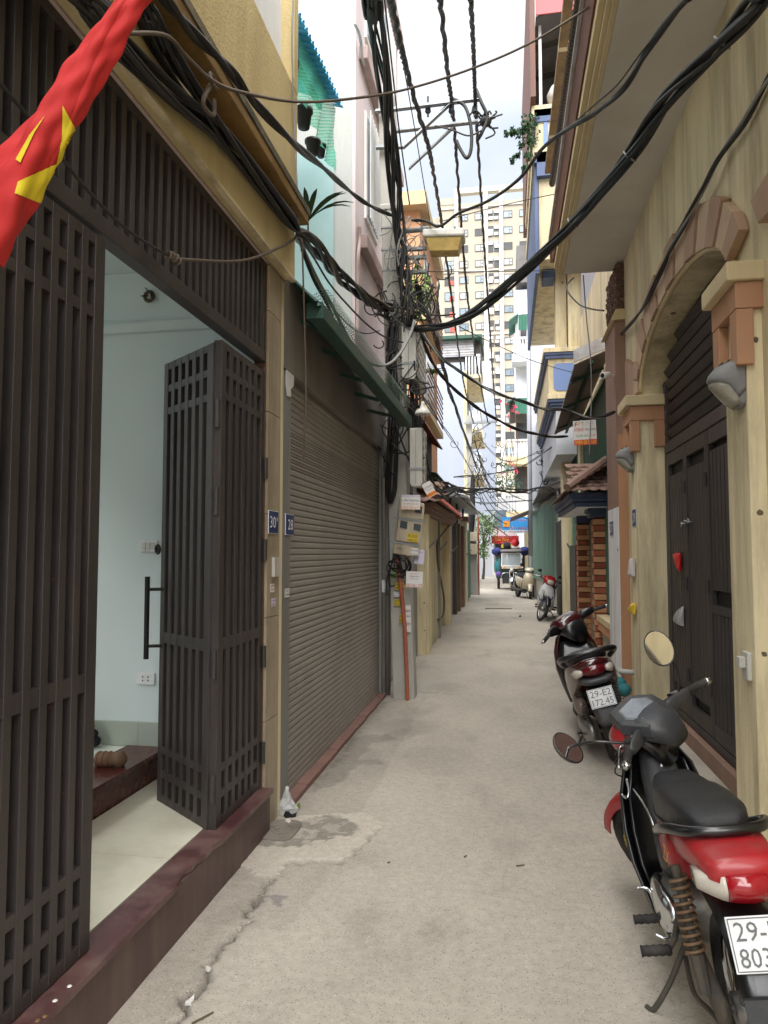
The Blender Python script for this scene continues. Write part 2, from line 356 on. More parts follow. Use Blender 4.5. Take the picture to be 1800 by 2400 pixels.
def alpha_pattern(name, col, fn, rough=.6):
    m = M(name, col, rough, .1, 3, 0, 60); t = m.node_tree; N = t.nodes; L = t.links.new
    g = N.new('ShaderNodeNewGeometry'); sp = N.new('ShaderNodeSeparateXYZ'); L(g.outputs['Position'], sp.inputs[0])
    def mt(op, a, b=None, c=None):
        n = N.new('ShaderNodeMath'); n.operation = op
        for i, q in enumerate((a, b, c)):
            if q is None: continue
            if isinstance(q, (int, float)): n.inputs[i].default_value = q
            else: L(q, n.inputs[i])
        return n.outputs[0]
    L(fn(mt, sp.outputs), N['Principled BSDF'].inputs['Alpha']); return m
def _perf(mt, s):
    h = mt('SUBTRACT', s[1], s[0]); p = .0145
    a = mt('SUBTRACT', mt('FRACT', mt('DIVIDE', h, p)), .5); b = mt('SUBTRACT', mt('FRACT', mt('DIVIDE', s[2], p)), .5)
    d = mt('ADD', mt('MULTIPLY', a, a), mt('MULTIPLY', b, b)); return mt('GREATER_THAN', d, .085)
alpha_pattern('perforated', (15, 15, 16), _perf)
def _chain(mt, s):
    h = mt('ADD', s[1], mt('MULTIPLY', s[0], .6)); z = mt('ADD', s[2], mt('MULTIPLY', s[0], .9)); p = .045
    a = mt('ABSOLUTE', mt('SUBTRACT', mt('FRACT', mt('DIVIDE', mt('ADD', h, z), p)), .5))
    b = mt('ABSOLUTE', mt('SUBTRACT', mt('FRACT', mt('DIVIDE', mt('SUBTRACT', h, z), p)), .5))
    return mt('LESS_THAN', mt('MINIMUM', a, b), .09)
alpha_pattern('chain_link', (150, 172, 158), _chain, .5)
def _net(mt, s):
    h = mt('FRACT', mt('MULTIPLY', mt('ADD', s[1], mt('MULTIPLY', s[2], .35)), 38)); v = mt('FRACT', mt('MULTIPLY', mt('SUBTRACT', s[2], mt('MULTIPLY', s[1], .6)), 30))
    return mt('ADD', mt('MULTIPLY', mt('MAXIMUM', mt('LESS_THAN', h, .45), mt('LESS_THAN', v, .3)), .5), .42)
alpha_pattern('green_net', (70, 176, 144), _net, .8)

# ---------------------------------------------------------------- lettering
def text(body, o, u, v, mat, parent, w=None, h=None, name='lettering', depth=.0012, align='CENTER'):
    """flat lettering at point o (its centre), u = reading direction, v = up, fitted to width w / height h"""
    cu = bpy.data.curves.new(name, 'FONT'); cu.body = body; cu.align_x = 'LEFT'; cu.resolution_u = 2
    t = bpy.data.objects.new(name, cu); C.objects.link(t)
    dg = bpy.context.evaluated_depsgraph_get(); m = bpy.data.meshes.new_from_object(t.evaluated_get(dg))
    bpy.data.objects.remove(t)
    if len(m.vertices) == 0: return None
    co = np.empty(len(m.vertices) * 3); m.vertices.foreach_get('co', co); co = co.reshape(-1, 3)
    lo, hi = co.min(0), co.max(0); c = (lo + hi) / 2; sz = hi - lo
    sx = (w / sz[0]) if w else (h / sz[1]); sy = (h / sz[1]) if h else sx
    u = Vector(u).normalized(); v = Vector(v).normalized(); n = u.cross(v); o = Vector(o)
    out = np.empty_like(co)
    for k in range(3):
        out[:, k] = o[k] + (co[:, 0] - c[0]) * sx * u[k] + (co[:, 1] - c[1]) * sy * v[k] + n[k] * depth
    m.vertices.foreach_set('co', out.reshape(-1)); m.materials.clear(); m.materials.append(MT[mat]); m.update()
    return link(name, m, parent)
def sheet(mb, o, u, v, w, h, t=.002):
    u = Vector(u).normalized(); v = Vector(v).normalized(); n = u.cross(v)
    return mb.obox(Vector(o) - u * w / 2 - v * h / 2 - n * t, u * w, v * h, n * t)
# ================================================================ ground
mb = MB(); mb.quad((-400, -400, -.12), (400, -400, -.12), (400, 400, -.12), (-400, 400, -.12)); struct('ground', mb, 'soil')
def hash2(i, j, s): 
    n = (i * 374761393 + j * 668265263 + s * 974634777) & 0x7fffffff
    n = ((n ^ (n >> 13)) * 1274126177) & 0x7fffffff
    return ((n ^ (n >> 16)) & 0xffff) / 65535.0
def vnoise(x, y, s=0):
    xi = np.floor(x).astype(np.int64); yi = np.floor(y).astype(np.int64); fx = x - xi; fy = y - yi
    fx = fx * fx * (3 - 2 * fx); fy = fy * fy * (3 - 2 * fy)
    return (hash2(xi, yi, s) * (1 - fx) + hash2(xi + 1, yi, s) * fx) * (1 - fy) + (hash2(xi, yi + 1, s) * (1 - fx) + hash2(xi + 1, yi + 1, s) * fx) * fy
def fbm(x, y, s=0, o=4):
    r = 0; a = .5
    for k in range(o): r = r + a * vnoise(x * 2 ** k, y * 2 ** k, s + k); a *= .5
    return r
ys = np.concatenate([np.arange(-6, 2.0, .25), np.arange(2.0, 5.0, .013), np.arange(5, 9, .035), np.arange(9, 22, .12), np.arange(22, 62.1, .6)])
xs = np.concatenate([np.arange(-2.6, -1.5, .1), np.arange(-1.5, .1, .0135), np.arange(.1, 1.6, .03), np.arange(1.6, 2.6, .1)])
X, Y = np.meshgrid(xs, ys)
def Zs(pts, s, ox, oy): return [tuple(gz(ox + a / s, oy + b / s)[:2]) for a, b in pts]
crack = Zs([(700, 2110), (760, 2028), (778, 1990), (795, 1925), (840, 1880), (882, 1830), (900, 1778), (950, 1720), (985, 1660), (1012, 1632), (1070, 1580), (1098, 1500), (1128, 1440), (1165, 1402)], 1.8433, 0, 1300)
crack2 = Zs([(1165, 1402), (1225, 1385), (1235, 1335), (1480, 1330), (1530, 1290), (1600, 1230), (1650, 1185)], 1.8433, 0, 1300)
crack3 = Zs([(1255, 1050), (1300, 1010), (1400, 930), (1480, 850), (1560, 740), (1655, 640)], 1.8433, 0, 1300)
crack4 = [tuple(gz(*p)[:2]) for p in [(985, 1622), (1040, 1626), (1090, 1628), (1145, 1632)]]
patch = Zs([(430, 430), (500, 425), (545, 432), (588, 452), (612, 495), (560, 530), (545, 545), (510, 592), (430, 665), (300, 655), (180, 660), (135, 690), (132, 730), (60, 750), (0, 715), (-80, 690), (-60, 560), (60, 480), (200, 440)], 2.074, 600, 1700)
damp = Zs([(215, 480), (350, 432), (430, 450), (492, 480), (480, 530), (400, 552), (290, 560), (270, 590), (200, 606), (60, 592), (-40, 570), (20, 500), (120, 470)], 2.074, 600, 1700)
damp2 = Zs([(480, 60), (640, 40), (700, 70), (560, 90), (520, 160), (620, 180), (500, 200), (380, 290), (260, 330), (330, 240), (430, 150)], 2.074, 600, 1700)
purple = Zs([(20, 820), (80, 815), (150, 845), (140, 870), (95, 870), (85, 845), (30, 835)], 2.074, 600, 1700)
def seg_dist(px_, py_, pl):
    d = np.full(px_.shape, 9.0)
    for (ax, ay), (bx, by) in zip(pl[:-1], pl[1:]):
        L2 = (bx - ax) ** 2 + (by - ay) ** 2 + 1e-12
        t = np.clip(((px_ - ax) * (bx - ax) + (py_ - ay) * (by - ay)) / L2, 0, 1)
        d = np.minimum(d, np.hypot(px_ - ax - t * (bx - ax), py_ - ay - t * (by - ay)))
    return d
def poly_mask(px_, py_, poly):
    r = np.zeros(px_.shape, bool); n = len(poly)
    for i in range(n):
        x1, y1 = poly[i]; x2, y2 = poly[(i + 1) % n]
        c = ((y1 > py_) != (y2 > py_)) & (px_ < (x2 - x1) * (py_ - y1) / (y2 - y1 + 1e-12) + x1); r ^= c
    return r
wx = X + (fbm(X * 17, Y * 17, 3) - .47) * .10; wy = Y + (fbm(X * 17, Y * 17, 9) - .47) * .10
wx2 = X + (fbm(X * 9, Y * 9, 13) - .47) * .16; wy2 = Y + (fbm(X * 9, Y * 9, 19) - .47) * .16
Z = (fbm(X * 1.3, Y * 1.3, 21) - .47) * .012 + (fbm(X * 9, Y * 9, 31) - .47) * .003
tone = np.ones(X.shape)
d1 = seg_dist(wx, wy, crack); wd = .005 + .012 * vnoise(X * 9, Y * 9, 41)
g1 = np.clip(1 - d1 / wd, 0, 1); Z -= .07 * np.sqrt(g1); tone *= 1 - .78 * np.clip(1 - d1 / (wd * 1.4), 0, 1)
tone *= 1 - .12 * np.exp(-(d1 / .05) ** 2)
d2 = seg_dist(wx, wy, crack2 + crack3[:1]); d2 = np.minimum(seg_dist(wx, wy, crack2), seg_dist(wx, wy, crack4))
Z -= .014 * np.clip(1 - d2 / .009, 0, 1); tone *= 1 - .42 * np.clip(1 - d2 / .011, 0, 1)
d3 = seg_dist(wx, wy, crack3); tone *= 1 - .35 * np.exp(-(d3 / .05) ** 2)
pm = poly_mask(wx, wy, patch); Z += .008 * pm; tone *= np.where(pm, 1.17, 1)
left_apron = (X < -.95 + .1 * fbm(X * 2, Y * 2, 5)) & (Y > 3.0) & (Y < 8)
tone *= np.where(left_apron & ~pm, .9, 1)
dm = poly_mask(wx2, wy2, damp); tone *= np.where(dm, .52 + .24 * (fbm(X * 20, Y * 20, 55) > .5), 1)
dm2 = poly_mask(wx2, wy2, damp2); tone *= np.where(dm2, .78, 1)
lilac = poly_mask(wx, wy, purple)
tone *= .80 + .42 * fbm(X * 1.1, Y * .9, 61, 5); tone *= .93 + .15 * fbm(X * 6, Y * 4, 67, 4)
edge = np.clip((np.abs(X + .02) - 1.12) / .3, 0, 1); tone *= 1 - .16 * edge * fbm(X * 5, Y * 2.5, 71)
dirtm = np.clip((fbm(X * 3.2, Y * 1.6, 83, 5) - .56) * 6, 0, 1); tone *= 1 - .15 * dirtm
for sx_, sy_, sr, sa in ((-.55, 5.6, .35, .75), (-.9, 6.6, .3, .7), (-.2, 9.2, .5, .82), (.35, 4.2, .12, .8), (-.35, 3.1, .07, .75), (.1, 6.9, .3, .85), (.9, 5.4, .3, .72), (.8, 3.3, .3, .78), (-.7, 8.6, .3, .7), (.3, 12, .5, .85)):
    rr_ = np.hypot((wx2 - sx_) * 1.0, (wy2 - sy_) * .8) / sr; sa = .5 + .5 * sa; tone *= np.where(rr_ < 1, sa + (1 - sa) * rr_ ** 3, 1)
rows, cols = X.shape
V = np.stack([X, Y, Z], -1).reshape(-1, 3)
idx = np.arange(rows * cols).reshape(rows, cols)
F = np.stack([idx[:-1, :-1], idx[:-1, 1:], idx[1:, 1:], idx[1:, :-1]], -1).reshape(-1, 4)
gm = bpy.data.meshes.new('alley_pavement'); gm.vertices.add(len(V)); gm.vertices.foreach_set('co', V.reshape(-1).astype(np.float32))
gm.loops.add(F.size); gm.loops.foreach_set('vertex_index', F.reshape(-1).astype(np.int32))
gm.polygons.add(len(F)); gm.polygons.foreach_set('loop_start', np.arange(0, F.size, 4, dtype=np.int32))
gm.polygons.foreach_set('use_smooth', np.ones(len(F), bool)); gm.update(calc_edges=True); gm.validate()
at = gm.attributes.new('tone', 'FLOAT', 'POINT'); at.data.foreach_set('value', tone.reshape(-1).astype(np.float32))
at = gm.attributes.new('lilac', 'FLOAT', 'POINT'); at.data.foreach_set('value', lilac.reshape(-1).astype(np.float32))
m = bpy.data.materials.new('alley_concrete'); m.use_nodes = True; t = m.node_tree; N = t.nodes; L = t.links.new; b = N['Principled BSDF']; MT['alley_concrete'] = m
b.inputs['Roughness'].default_value = .9; b.inputs['Specular IOR Level'].default_value = .25
g = N.new('ShaderNodeNewGeometry'); A = N.new('ShaderNodeAttribute'); A.attribute_name = 'tone'; A2 = N.new('ShaderNodeAttribute'); A2.attribute_name = 'lilac'
n1 = N.new('ShaderNodeTexNoise'); n1.inputs['Scale'].default_value = 22; n1.inputs['Detail'].default_value = 6; n1.inputs['Roughness'].default_value = .7; L(g.outputs['Position'], n1.inputs['Vector'])
mr = N.new('ShaderNodeMapRange'); mr.inputs[1].default_value = .3; mr.inputs[2].default_value = .7; mr.inputs[3].default_value = .86; mr.inputs[4].default_value = 1.12; L(n1.outputs['Fac'], mr.inputs[0])
mu = N.new('ShaderNodeMath'); mu.operation = 'MULTIPLY'; L(mr.outputs[0], mu.inputs[0]); L(A.outputs['Fac'], mu.inputs[1])
vm = N.new('ShaderNodeVectorMath'); vm.operation = 'SCALE'; vm.inputs[0].default_value = lin((176, 168, 156)); L(mu.outputs[0], vm.inputs['Scale'])
def specks(scale, thr, col, prev, amt, rnd):
    vo = N.new('ShaderNodeTexVoronoi'); vo.inputs['Scale'].default_value = scale; vo.inputs['Randomness'].default_value = 1; L(g.outputs['Position'], vo.inputs['Vector'])
    ls = N.new('ShaderNodeMath'); ls.operation = 'LESS_THAN'; ls.inputs[1].default_value = thr; L(vo.outputs['Distance'], ls.inputs[0])
    sp = N.new('ShaderNodeSeparateColor'); L(vo.outputs['Color'], sp.inputs[0])
    gt = N.new('ShaderNodeMath'); gt.operation = 'GREATER_THAN'; gt.inputs[1].default_value = rnd; L(sp.outputs[0], gt.inputs[0])
    m2 = N.new('ShaderNodeMath'); m2.operation = 'MULTIPLY'; L(ls.outputs[0], m2.inputs[0]); L(gt.outputs[0], m2.inputs[1])
    m3 = N.new('ShaderNodeMath'); m3.operation = 'MULTIPLY'; m3.inputs[1].default_value = amt; L(m2.outputs[0], m3.inputs[0])
    mc = N.new('ShaderNodeMix'); mc.data_type = 'RGBA'; L(m3.outputs[0], mc.inputs[0]); L(prev, mc.inputs[6]); mc.inputs[7].default_value = (*lin(col), 1)
    return mc.outputs[2]
last = specks(95, .3, (104, 96, 90), vm.outputs['Vector'], .55, .66)
last = specks(120, .28, (206, 198, 186), last, .55, .7)
last = specks(34, .12, (92, 88, 88), last, .6, .78)
last = specks(48, .16, (212, 206, 194), last, .6, .84)
mc = N.new('ShaderNodeMix'); mc.data_type = 'RGBA'; ml = N.new('ShaderNodeMath'); ml.operation = 'MULTIPLY'; ml.inputs[1].default_value = .45
L(A2.outputs['Fac'], ml.inputs[0]); L(ml.outputs[0], mc.inputs[0]); L(last, mc.inputs[6]); mc.inputs[7].default_value = (*lin((92, 84, 96)), 1)
L(mc.outputs[2], b.inputs['Base Color'])
n3 = N.new('ShaderNodeTexNoise'); n3.inputs['Scale'].default_value = 120; n3.inputs['Detail'].default_value = 5; L(g.outputs['Position'], n3.inputs['Vector'])
bp = N.new('ShaderNodeBump'); bp.inputs['Strength'].default_value = .35; bp.inputs['Distance'].default_value = .006; L(n3.outputs['Fac'], bp.inputs['Height']); L(bp.outputs[0], b.inputs['Normal'])
gm.materials.append(m); ob = link('alley_pavement', gm); tag(ob, kind='structure')

# manhole cover, drain, litter
c = gz(0 + 1215 / 1.8433, 1300 + 1197 / 1.8433)
t = thing('manhole_cover', 'grey oblong drain cover with round ring in concrete by number 30 post', 'manhole cover', (c.x, c.y, .008))
prof = [(c.x + .10 * math.copysign(abs(math.cos(a)) ** .5, math.cos(a)), c.y + .15 * math.copysign(abs(math.sin(a)) ** .6, math.sin(a)), .004) for a in [k * 2 * math.pi / 28 for k in range(28)]]
obj('plate', MB().prism(prof, (0, 0, .012)), 'manhole', t, bevel=.003)
obj('ring', MB().torus((c.x, c.y, .017), (0, 0, 1), .062, .006, 24, 6), 'manhole', t)
obj('knob', MB().lathe([(.016, 0), (.016, .006), (.001, .007)], (c.x - .02, c.y, .016), n=10), 'manhole', t)
t = thing('drain_grate', 'narrow slotted drain running across the alley before the parked bikes', 'drain', tuple(gz(1168, 1426)))
a, b2 = gz(1137, 1426), gz(1200, 1426)
obj('grate_bed', MB().box(a.x, b2.x, a.y - .13, a.y + .13, -.004, .004), 'soil', t)
for k in range(13):
    x = a.x + (b2.x - a.x) * (k + .5) / 13
    obj('grate_bar', MB().box(x - .008, x + .008, a.y - .11, a.y + .11, .004, .014), 'dirty_iron', t)
def litter(name, px, py, w, h, mat, label, cat, seed, hz=.01):
    p = gz(px, py); random.seed(seed); mb = MB(); n = 8
    ring = [(p.x + w * math.cos(k * 6.283 / n) * random.uniform(.5, 1), p.y + h * math.sin(k * 6.283 / n) * random.uniform(.5, 1), .004 + random.uniform(.002, hz)) for k in range(n)]
    low = [(q[0] * .9 + p.x * .1, q[1] * .9 + p.y * .1, .002) for q in ring]
    mb.loft([low, ring]); one(name, mb, mat, label, cat)
litter('paper_scrap', 489, 2276, .016, .012, 'paper', 'white paper scrap lying on the long ground crack', 'litter', 3, .02)
litter('paper_scrap', 447, 2352, .018, .03, 'paper', 'pale torn scrap in the crack at the bottom edge', 'litter', 4, .015)
litter('lime_peel', 697, 1896, .022, .02, 'leaf_pale', 'small green lime peel beside the clear plastic bag', 'litter', 5, .03)
litter('dry_leaf', 675, 1932, .02, .035, 'cloth_pale', 'curled brown leaf beside the drain cover', 'leaf', 6, .03)
litter('food_scraps', 680, 1916, .06, .03, 'cloth_dark', 'dark food scraps spilling from the clear plastic bag', 'litter', 7, .04)
litter('pebble', 1219, 1446, .05, .05, 'soil', 'lone dark pebble in the middle of the alley', 'stone', 8, .05)
for k, (a, b2, lab) in enumerate([((1210, 2029), (1229, 2027), 'short dark twig lying in mid alley left of the near motorbike'), ((1088, 2008), (1094, 2005), 'tiny twig on bare concrete in the centre'), ((450, 2399), (500, 2372), 'thin reddish twig at the bottom edge of the pavement'), ((908, 2022), (914, 2020), 'tiny twig below the cement patch')]):
    p, q = gz(*a, .006), gz(*b2, .008); one('twig', MB().cyl(p, q, .004, .003, 5), 'twig', lab, 'twig')
# clear plastic bag
random.seed(11); c = gz(669, 1905); mb = MB(); rings = []
for i in range(9):
    tt = i / 8; r = .075 * (math.sin(min(1, tt * 1.25 + .35) * 2.6) + .1) * (1 - .75 * tt); rings.append([(c.x + (r * math.cos(k * .5236) + .01 * tt) * random.uniform(.72, 1.18), c.y + r * math.sin(k * .5236) * random.uniform(.72, 1.18), .004 + tt * .15 + random.uniform(-.007, .007)) for k in range(12)])
for r_ in rings[0]: pass
rings[0] = [(x, y, .004) for x, y, z in rings[0]]
mb.loft(rings); one('plastic_bag', mb, 'bag_clear', 'crumpled clear plastic bag leaning against the foot of number 28 frame', 'plastic bag')

# ================================================================ left: house 30 (open folding gate)
XG = -1.41
H30 = thing('house', 'ochre stucco house numbered 30 with dark granite sill and open gate', 'house', (-1.41, 2.2, 0))
# sill
mb = MB(); mb.box(-1.46, -1.355, -1.0, 4.0, -.03, .222); obj('riser', mb, 'riser_granite', H30)
mb = MB(); yy = -1.0; random.seed(5); pts = []
chip = [(2.80, .0), (2.83, .012), (2.87, .03), (2.92, .034), (2.97, .02), (3.03, .024), (3.10, .012), (3.18, .016), (3.24, .006), (3.28, 0)]
edge = [(-1.0, 0), (2.0, 0)] + chip + [(4.0, 0)]
poly = [(-1.335 - d, y, .225) for y, d in edge] + [(-1.475, 4.0, .225), (-1.475, -1.0, .225)]
tr = obj('tread', MB().prism(poly, (0, 0, .027)), 'red_granite', H30, bevel=.003)
for px, py in [(163, 2310), (129, 2344), (105, 2380), (88, 2390)]:
    p = gz(px, py, .254); obj('drip', MB().lathe([(.008, 0), (.006, .002), (.001, .003)], (p.x, p.y, .252), n=8), 'paper' if px > 110 else 'steel_rust', tr)
# interior
fl = obj('floor', MB().box(-4.6, -1.476, -1.2, 4.14, .16, .243), 'mortar', H30)
for i in range(5):
    for j in range(9):
        x1 = -1.478 - i * .6; y0 = -1.2 + j * .6 + .02
        if y0 + .6 > 4.5: continue
        if x1 - .6 < -2.1 and i > 1: continue
        x0 = max(x1 - .597, -2.075); y1 = min(y0 + .597, 4.14)
        if x1 - x0 > .02 and y1 - y0 > .02: obj('floor_tile', MB().box(x0, x1 - .003, y0, y1, .2432, .2512), 'floor_tile', fl)
st = obj('step', MB().box(-4.6, -2.085, -1.2, 4.135, .244, .392), 'step_granite', H30)
obj('step_nosing', MB().box(-2.32, -2.055, -1.2, 4.134, .394, .418), 'step_granite', st, bevel=.004)
for j in range(9): obj('floor_tile', MB().box(-2.92, -2.323, -1.2 + j * .6, min(-1.2 + j * .6 + .597, 4.12), .393, .412), 'floor_tile_pale', st)
sk = None
for k in range(5): obj('skirting_tile', MB().box(-2.25 - k * .5 + .0, -2.25 - (k + 1) * .5 + .004, 4.125, 4.14, .413, .56), 'skirting_tile', H30)
obj('skirting_tile', MB().box(-2.248, -1.7, 4.125, 4.14, .25, .56), 'skirting_tile', H30)
rm = MB(); rm.box(-4.8, -1.48, 4.141, 4.26, .2, 3.4); obj('party_wall', rm, 'room_white', H30)
obj('wall_column', MB().box(-1.78, -1.475, 4.09, 4.14, .252, 3.34), 'room_white', H30)
obj('back_wall', MB().box(-4.8, -4.6, -1.3, 4.14, .2, 3.4), 'room_white', H30)
obj('side_wall', MB().box(-4.8, -1.48, -1.4, -1.2, .2, 3.4), 'room_white', H30)
obj('ceiling', MB().box(-3.85, -1.46, -1.4, 4.26, 3.402, 3.5), 'room_white', H30)  # stops short of back_wall; unseen opening added so sky light brightens the room
obj('coving', MB().box(-4.6, -1.785, 4.1, 4.139, 3.0, 3.06), 'room_white', H30)
# fittings on the party wall (y = 4.14)
def onwall(px, py, y=4.139): return gy(px, py, y)
p = onwall(350, 1280); t = thing('light_switch', 'white three gang light switch on the room wall behind gate leaf', 'switch', tuple(p))
obj('faceplate', MB().box(p.x - .06, p.x + .06, 4.127, 4.139, p.z - .036, p.z + .036), 'plate_white', t, bevel=.003)
for k in (-1, 0, 1): obj('rocker', MB().box(p.x + k * .03 - .012, p.x + k * .03 + .012, 4.12, 4.127, p.z - .022, p.z + .022), 'lamp_white', t)
p = onwall(343, 1590); t = thing('power_socket', 'white double power socket low on the room wall', 'socket', tuple(p))
obj('faceplate', MB().box(p.x - .06, p.x + .06, 4.127, 4.139, p.z - .036, p.z + .036), 'plate_white', t, bevel=.003)
for k in (-1, 1):
    for q in (-1, 1): obj('pin_hole', MB().cyl((p.x + k * .018, 4.1275, p.z + q * .011), (p.x + k * .018, 4.1262, p.z + q * .011), .005, n=8), 'ink_black', t)
p = onwall(353, 697); t = thing('wall_light_fitting', 'bare broken light fitting with loose wires high on the room wall', 'light fitting', tuple(p))
obj('socket_ring', MB().torus((p.x, 4.12, p.z), (0, 1, 0), .03, .012, 14, 6), 'twig', t)
for k in range(5): obj('wire_end', MB().tube([(p.x + .02 * math.cos(k * 1.3), 4.135, p.z + .02 * math.sin(k * 1.3)), (p.x + .035 * math.cos(k * 1.7), 4.08, p.z + .04 * math.sin(k * 1.7))], .004, 5), 'cable_dark', t)
p = gz(262, 1787, .44); t = thing('brown_canister', 'brown ribbed canister lying on the tiled step', 'canister', (p.x, p.y, .42))
d = Vector((1, .12, 0)).normalized()
obj('canister_body', MB().lathe([(.03, 0), (.042, .01), (.042, .09), (.036, .1), (.036, .125), (.044, .13), (.044, .15), (.02, .17), (.005, .175)], Vector((p.x, p.y, .457)) - d * .09, d, 16), 'old_wood', t, True)
for k in (.02, .05, .08): obj('rib', MB().torus(Vector((p.x, p.y, .457)) - d * (.09 - k), d, .041, .005, 16, 6), 'brown_wood', t)
p = gz(222, 1783, .44)
one('white_cup', MB().lathe([(.025, 0), (.034, .004), (.036, .05), (.032, .05), (.028, .01), (.005, .008)], (p.x, p.y, .413), n=16), 'plate_white', 'small white cup on the tiled step beside the canister', 'cup', smooth=True)
p = gy(220, 1735, 4.05); mb = MB(); random.seed(2)
for k in range(7): mb.ball((p.x - .04 + random.uniform(-.05, .04), 4.03 + random.uniform(-.03, .03), .45 + k * .022), .045, .04, .035, 8, 6)
one('black_bundle', mb, 'cloth_dark', 'black cloth bundle in the room corner above the step', 'bundle')
# lintel beam, ledge, upper wall
obj('lintel_beam', MB().box(-1.395, -1.325, -1.2, 4.31, 3.352, 3.66), 'yellow_beam', H30, bevel=.006)
obj('beam_soffit', MB().box(-1.5, -1.397, -1.2, 4.309, 3.345, 3.655), 'soffit_pink', H30)
obj('drip_edge', MB().box(-1.352, -1.318, -1.2, 4.312, 3.335, 3.35), 'yellow_wall', H30)
obj('recess_wall', MB().box(-1.6, -1.37, -1.2, 4.3, 3.662, 3.735), 'yellow_beam', H30)
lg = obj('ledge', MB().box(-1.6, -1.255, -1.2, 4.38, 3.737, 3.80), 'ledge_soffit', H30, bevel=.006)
obj('ledge_weathering', MB().prism([(-1.6, -1.2, 3.803), (-1.248, -1.2, 3.803), (-1.248, -1.2, 3.845), (-1.335, -1.2, 3.875), (-1.6, -1.2, 3.875)], (0, 5.585, 0)), 'mossy', lg)
obj('upper_wall', MB().box(-1.6, -1.335, -1.2, 4.37, 3.878, 4.62), 'yellow_left', H30)
obj('upper_corner', MB().box(-1.6, -1.333, 4.29, 4.372, 4.622, 8.5), 'yellow_left', H30)
obj('upper_white_wall', MB().box(-1.62, -1.42, -1.2, 4.288, 4.622, 8.5), 'white_paint', H30)
obj('end_wall', MB().box(-4.8, -1.602, 4.262, 4.375, 3.41, 8.5), 'yellow_wall', H30)
# tiled pilaster
zt = [-.03, .62, 1.22, 1.83, 2.44, 3.05, 3.33]
pil = obj('pilaster', MB().box(-1.48, -1.405, 4.003, 4.24, -.03, 3.333), 'mortar', H30)
for a, b2 in zip(zt[:-1], zt[1:]): obj('stone_tile', MB().box(-1.405, -1.388, 4.005, 4.236, a + .002, b2 - .002), 'stone_tile', pil, bevel=.002)
obj('pilaster_return', MB().box(-1.48, -1.392, 4.241, 4.30, -.03, 3.332), 'yellow_bright', H30)
# doorbell and number plates, stickers
def plate_on_x(name, label, cat, px0, px1, py0, py1, x, mat, num=None, border=True, grp=None, th=.004):
    a, b3 = gx(px0, (py0 + py1) / 2, x), gx(px1, (py0 + py1) / 2, x); cy = (a.y + b3.y) / 2; w = abs(b3.y - a.y)
    zt_, zb = gx((px0 + px1) / 2, py0, x).z, gx((px0 + px1) / 2, py1, x).z; cz = (zt_ + zb) / 2; h = zt_ - zb
    s = 1 if x < 0 else -1
    t = thing(name, label, cat, (x, cy, cz), grp)
    xo = x + s * th
    if border: obj('plate_rim', MB().box(x, x + s * th, cy - w / 2, cy + w / 2, cz - h / 2, cz + h / 2), 'plate_white', t); w2, h2 = w * .93, h * .94; xo = x + s * (th + .002)
    else: w2, h2 = w, h
    obj('plate', MB().box(x + s * (th if border else 0), xo, cy - w2 / 2, cy + w2 / 2, cz - h2 / 2, cz + h2 / 2), mat, t)
    if num:
        for (txt, dy, dz, fw, fh, tm) in num:
            text(txt, (xo, cy + s * dy * w, cz + dz * h), (0, s, 0), (0, 0, 1), tm, t, w * fw, h * fh)
    return t
plate_on_x('house_number_plate', 'blue enamel house number plate reading 30A on stone tiled post', 'number plate', 628, 651, 1197, 1251, -1.387, 'plate_blue', [('30', -.1, 0, .58, .5, 'ink_white'), ('A', .33, .15, .14, .2, 'ink_white')])
plate_on_x('house_number_plate', 'blue enamel house number plate reading 28 on grey shutter frame', 'number plate', 668, 687, 1205, 1254, -1.40, 'plate_blue', [('28', .05, 0, .6, .5, 'ink_white')])
t = plate_on_x('doorbell', 'cream doorbell switch on stone post under number 30A plate', 'doorbell', 637, 650, 1306, 1351, -1.387, 'box_grey', border=False, th=.02)
plate_on_x('sticker', 'red and white advert sticker on stone post below doorbell', 'sticker', 633, 643, 1368, 1388, -1.387, 'paper', [('KHOAN', 0, .25, .8, .2, 'ink_red'), ('0912', 0, -.2, .8, .22, 'ink_red')], False, th=.001)
plate_on_x('sticker', 'lilac advert sticker lowest on the stone post', 'sticker', 636, 646, 1402, 1421, -1.387, 'paper_lilac', [('THUE', 0, .2, .8, .2, 'ink_navy'), ('0966', 0, -.25, .8, .2, 'ink_red')], False, th=.001)
plate_on_x('sticker', 'white printed sticker low on grey frame of number 28', 'sticker', 667, 678, 1379, 1400, -1.40, 'paper', [('CAT', 0, .25, .7, .2, 'ink_black'), ('0988', 0, -.2, .8, .2, 'ink_black')], False, th=.001)

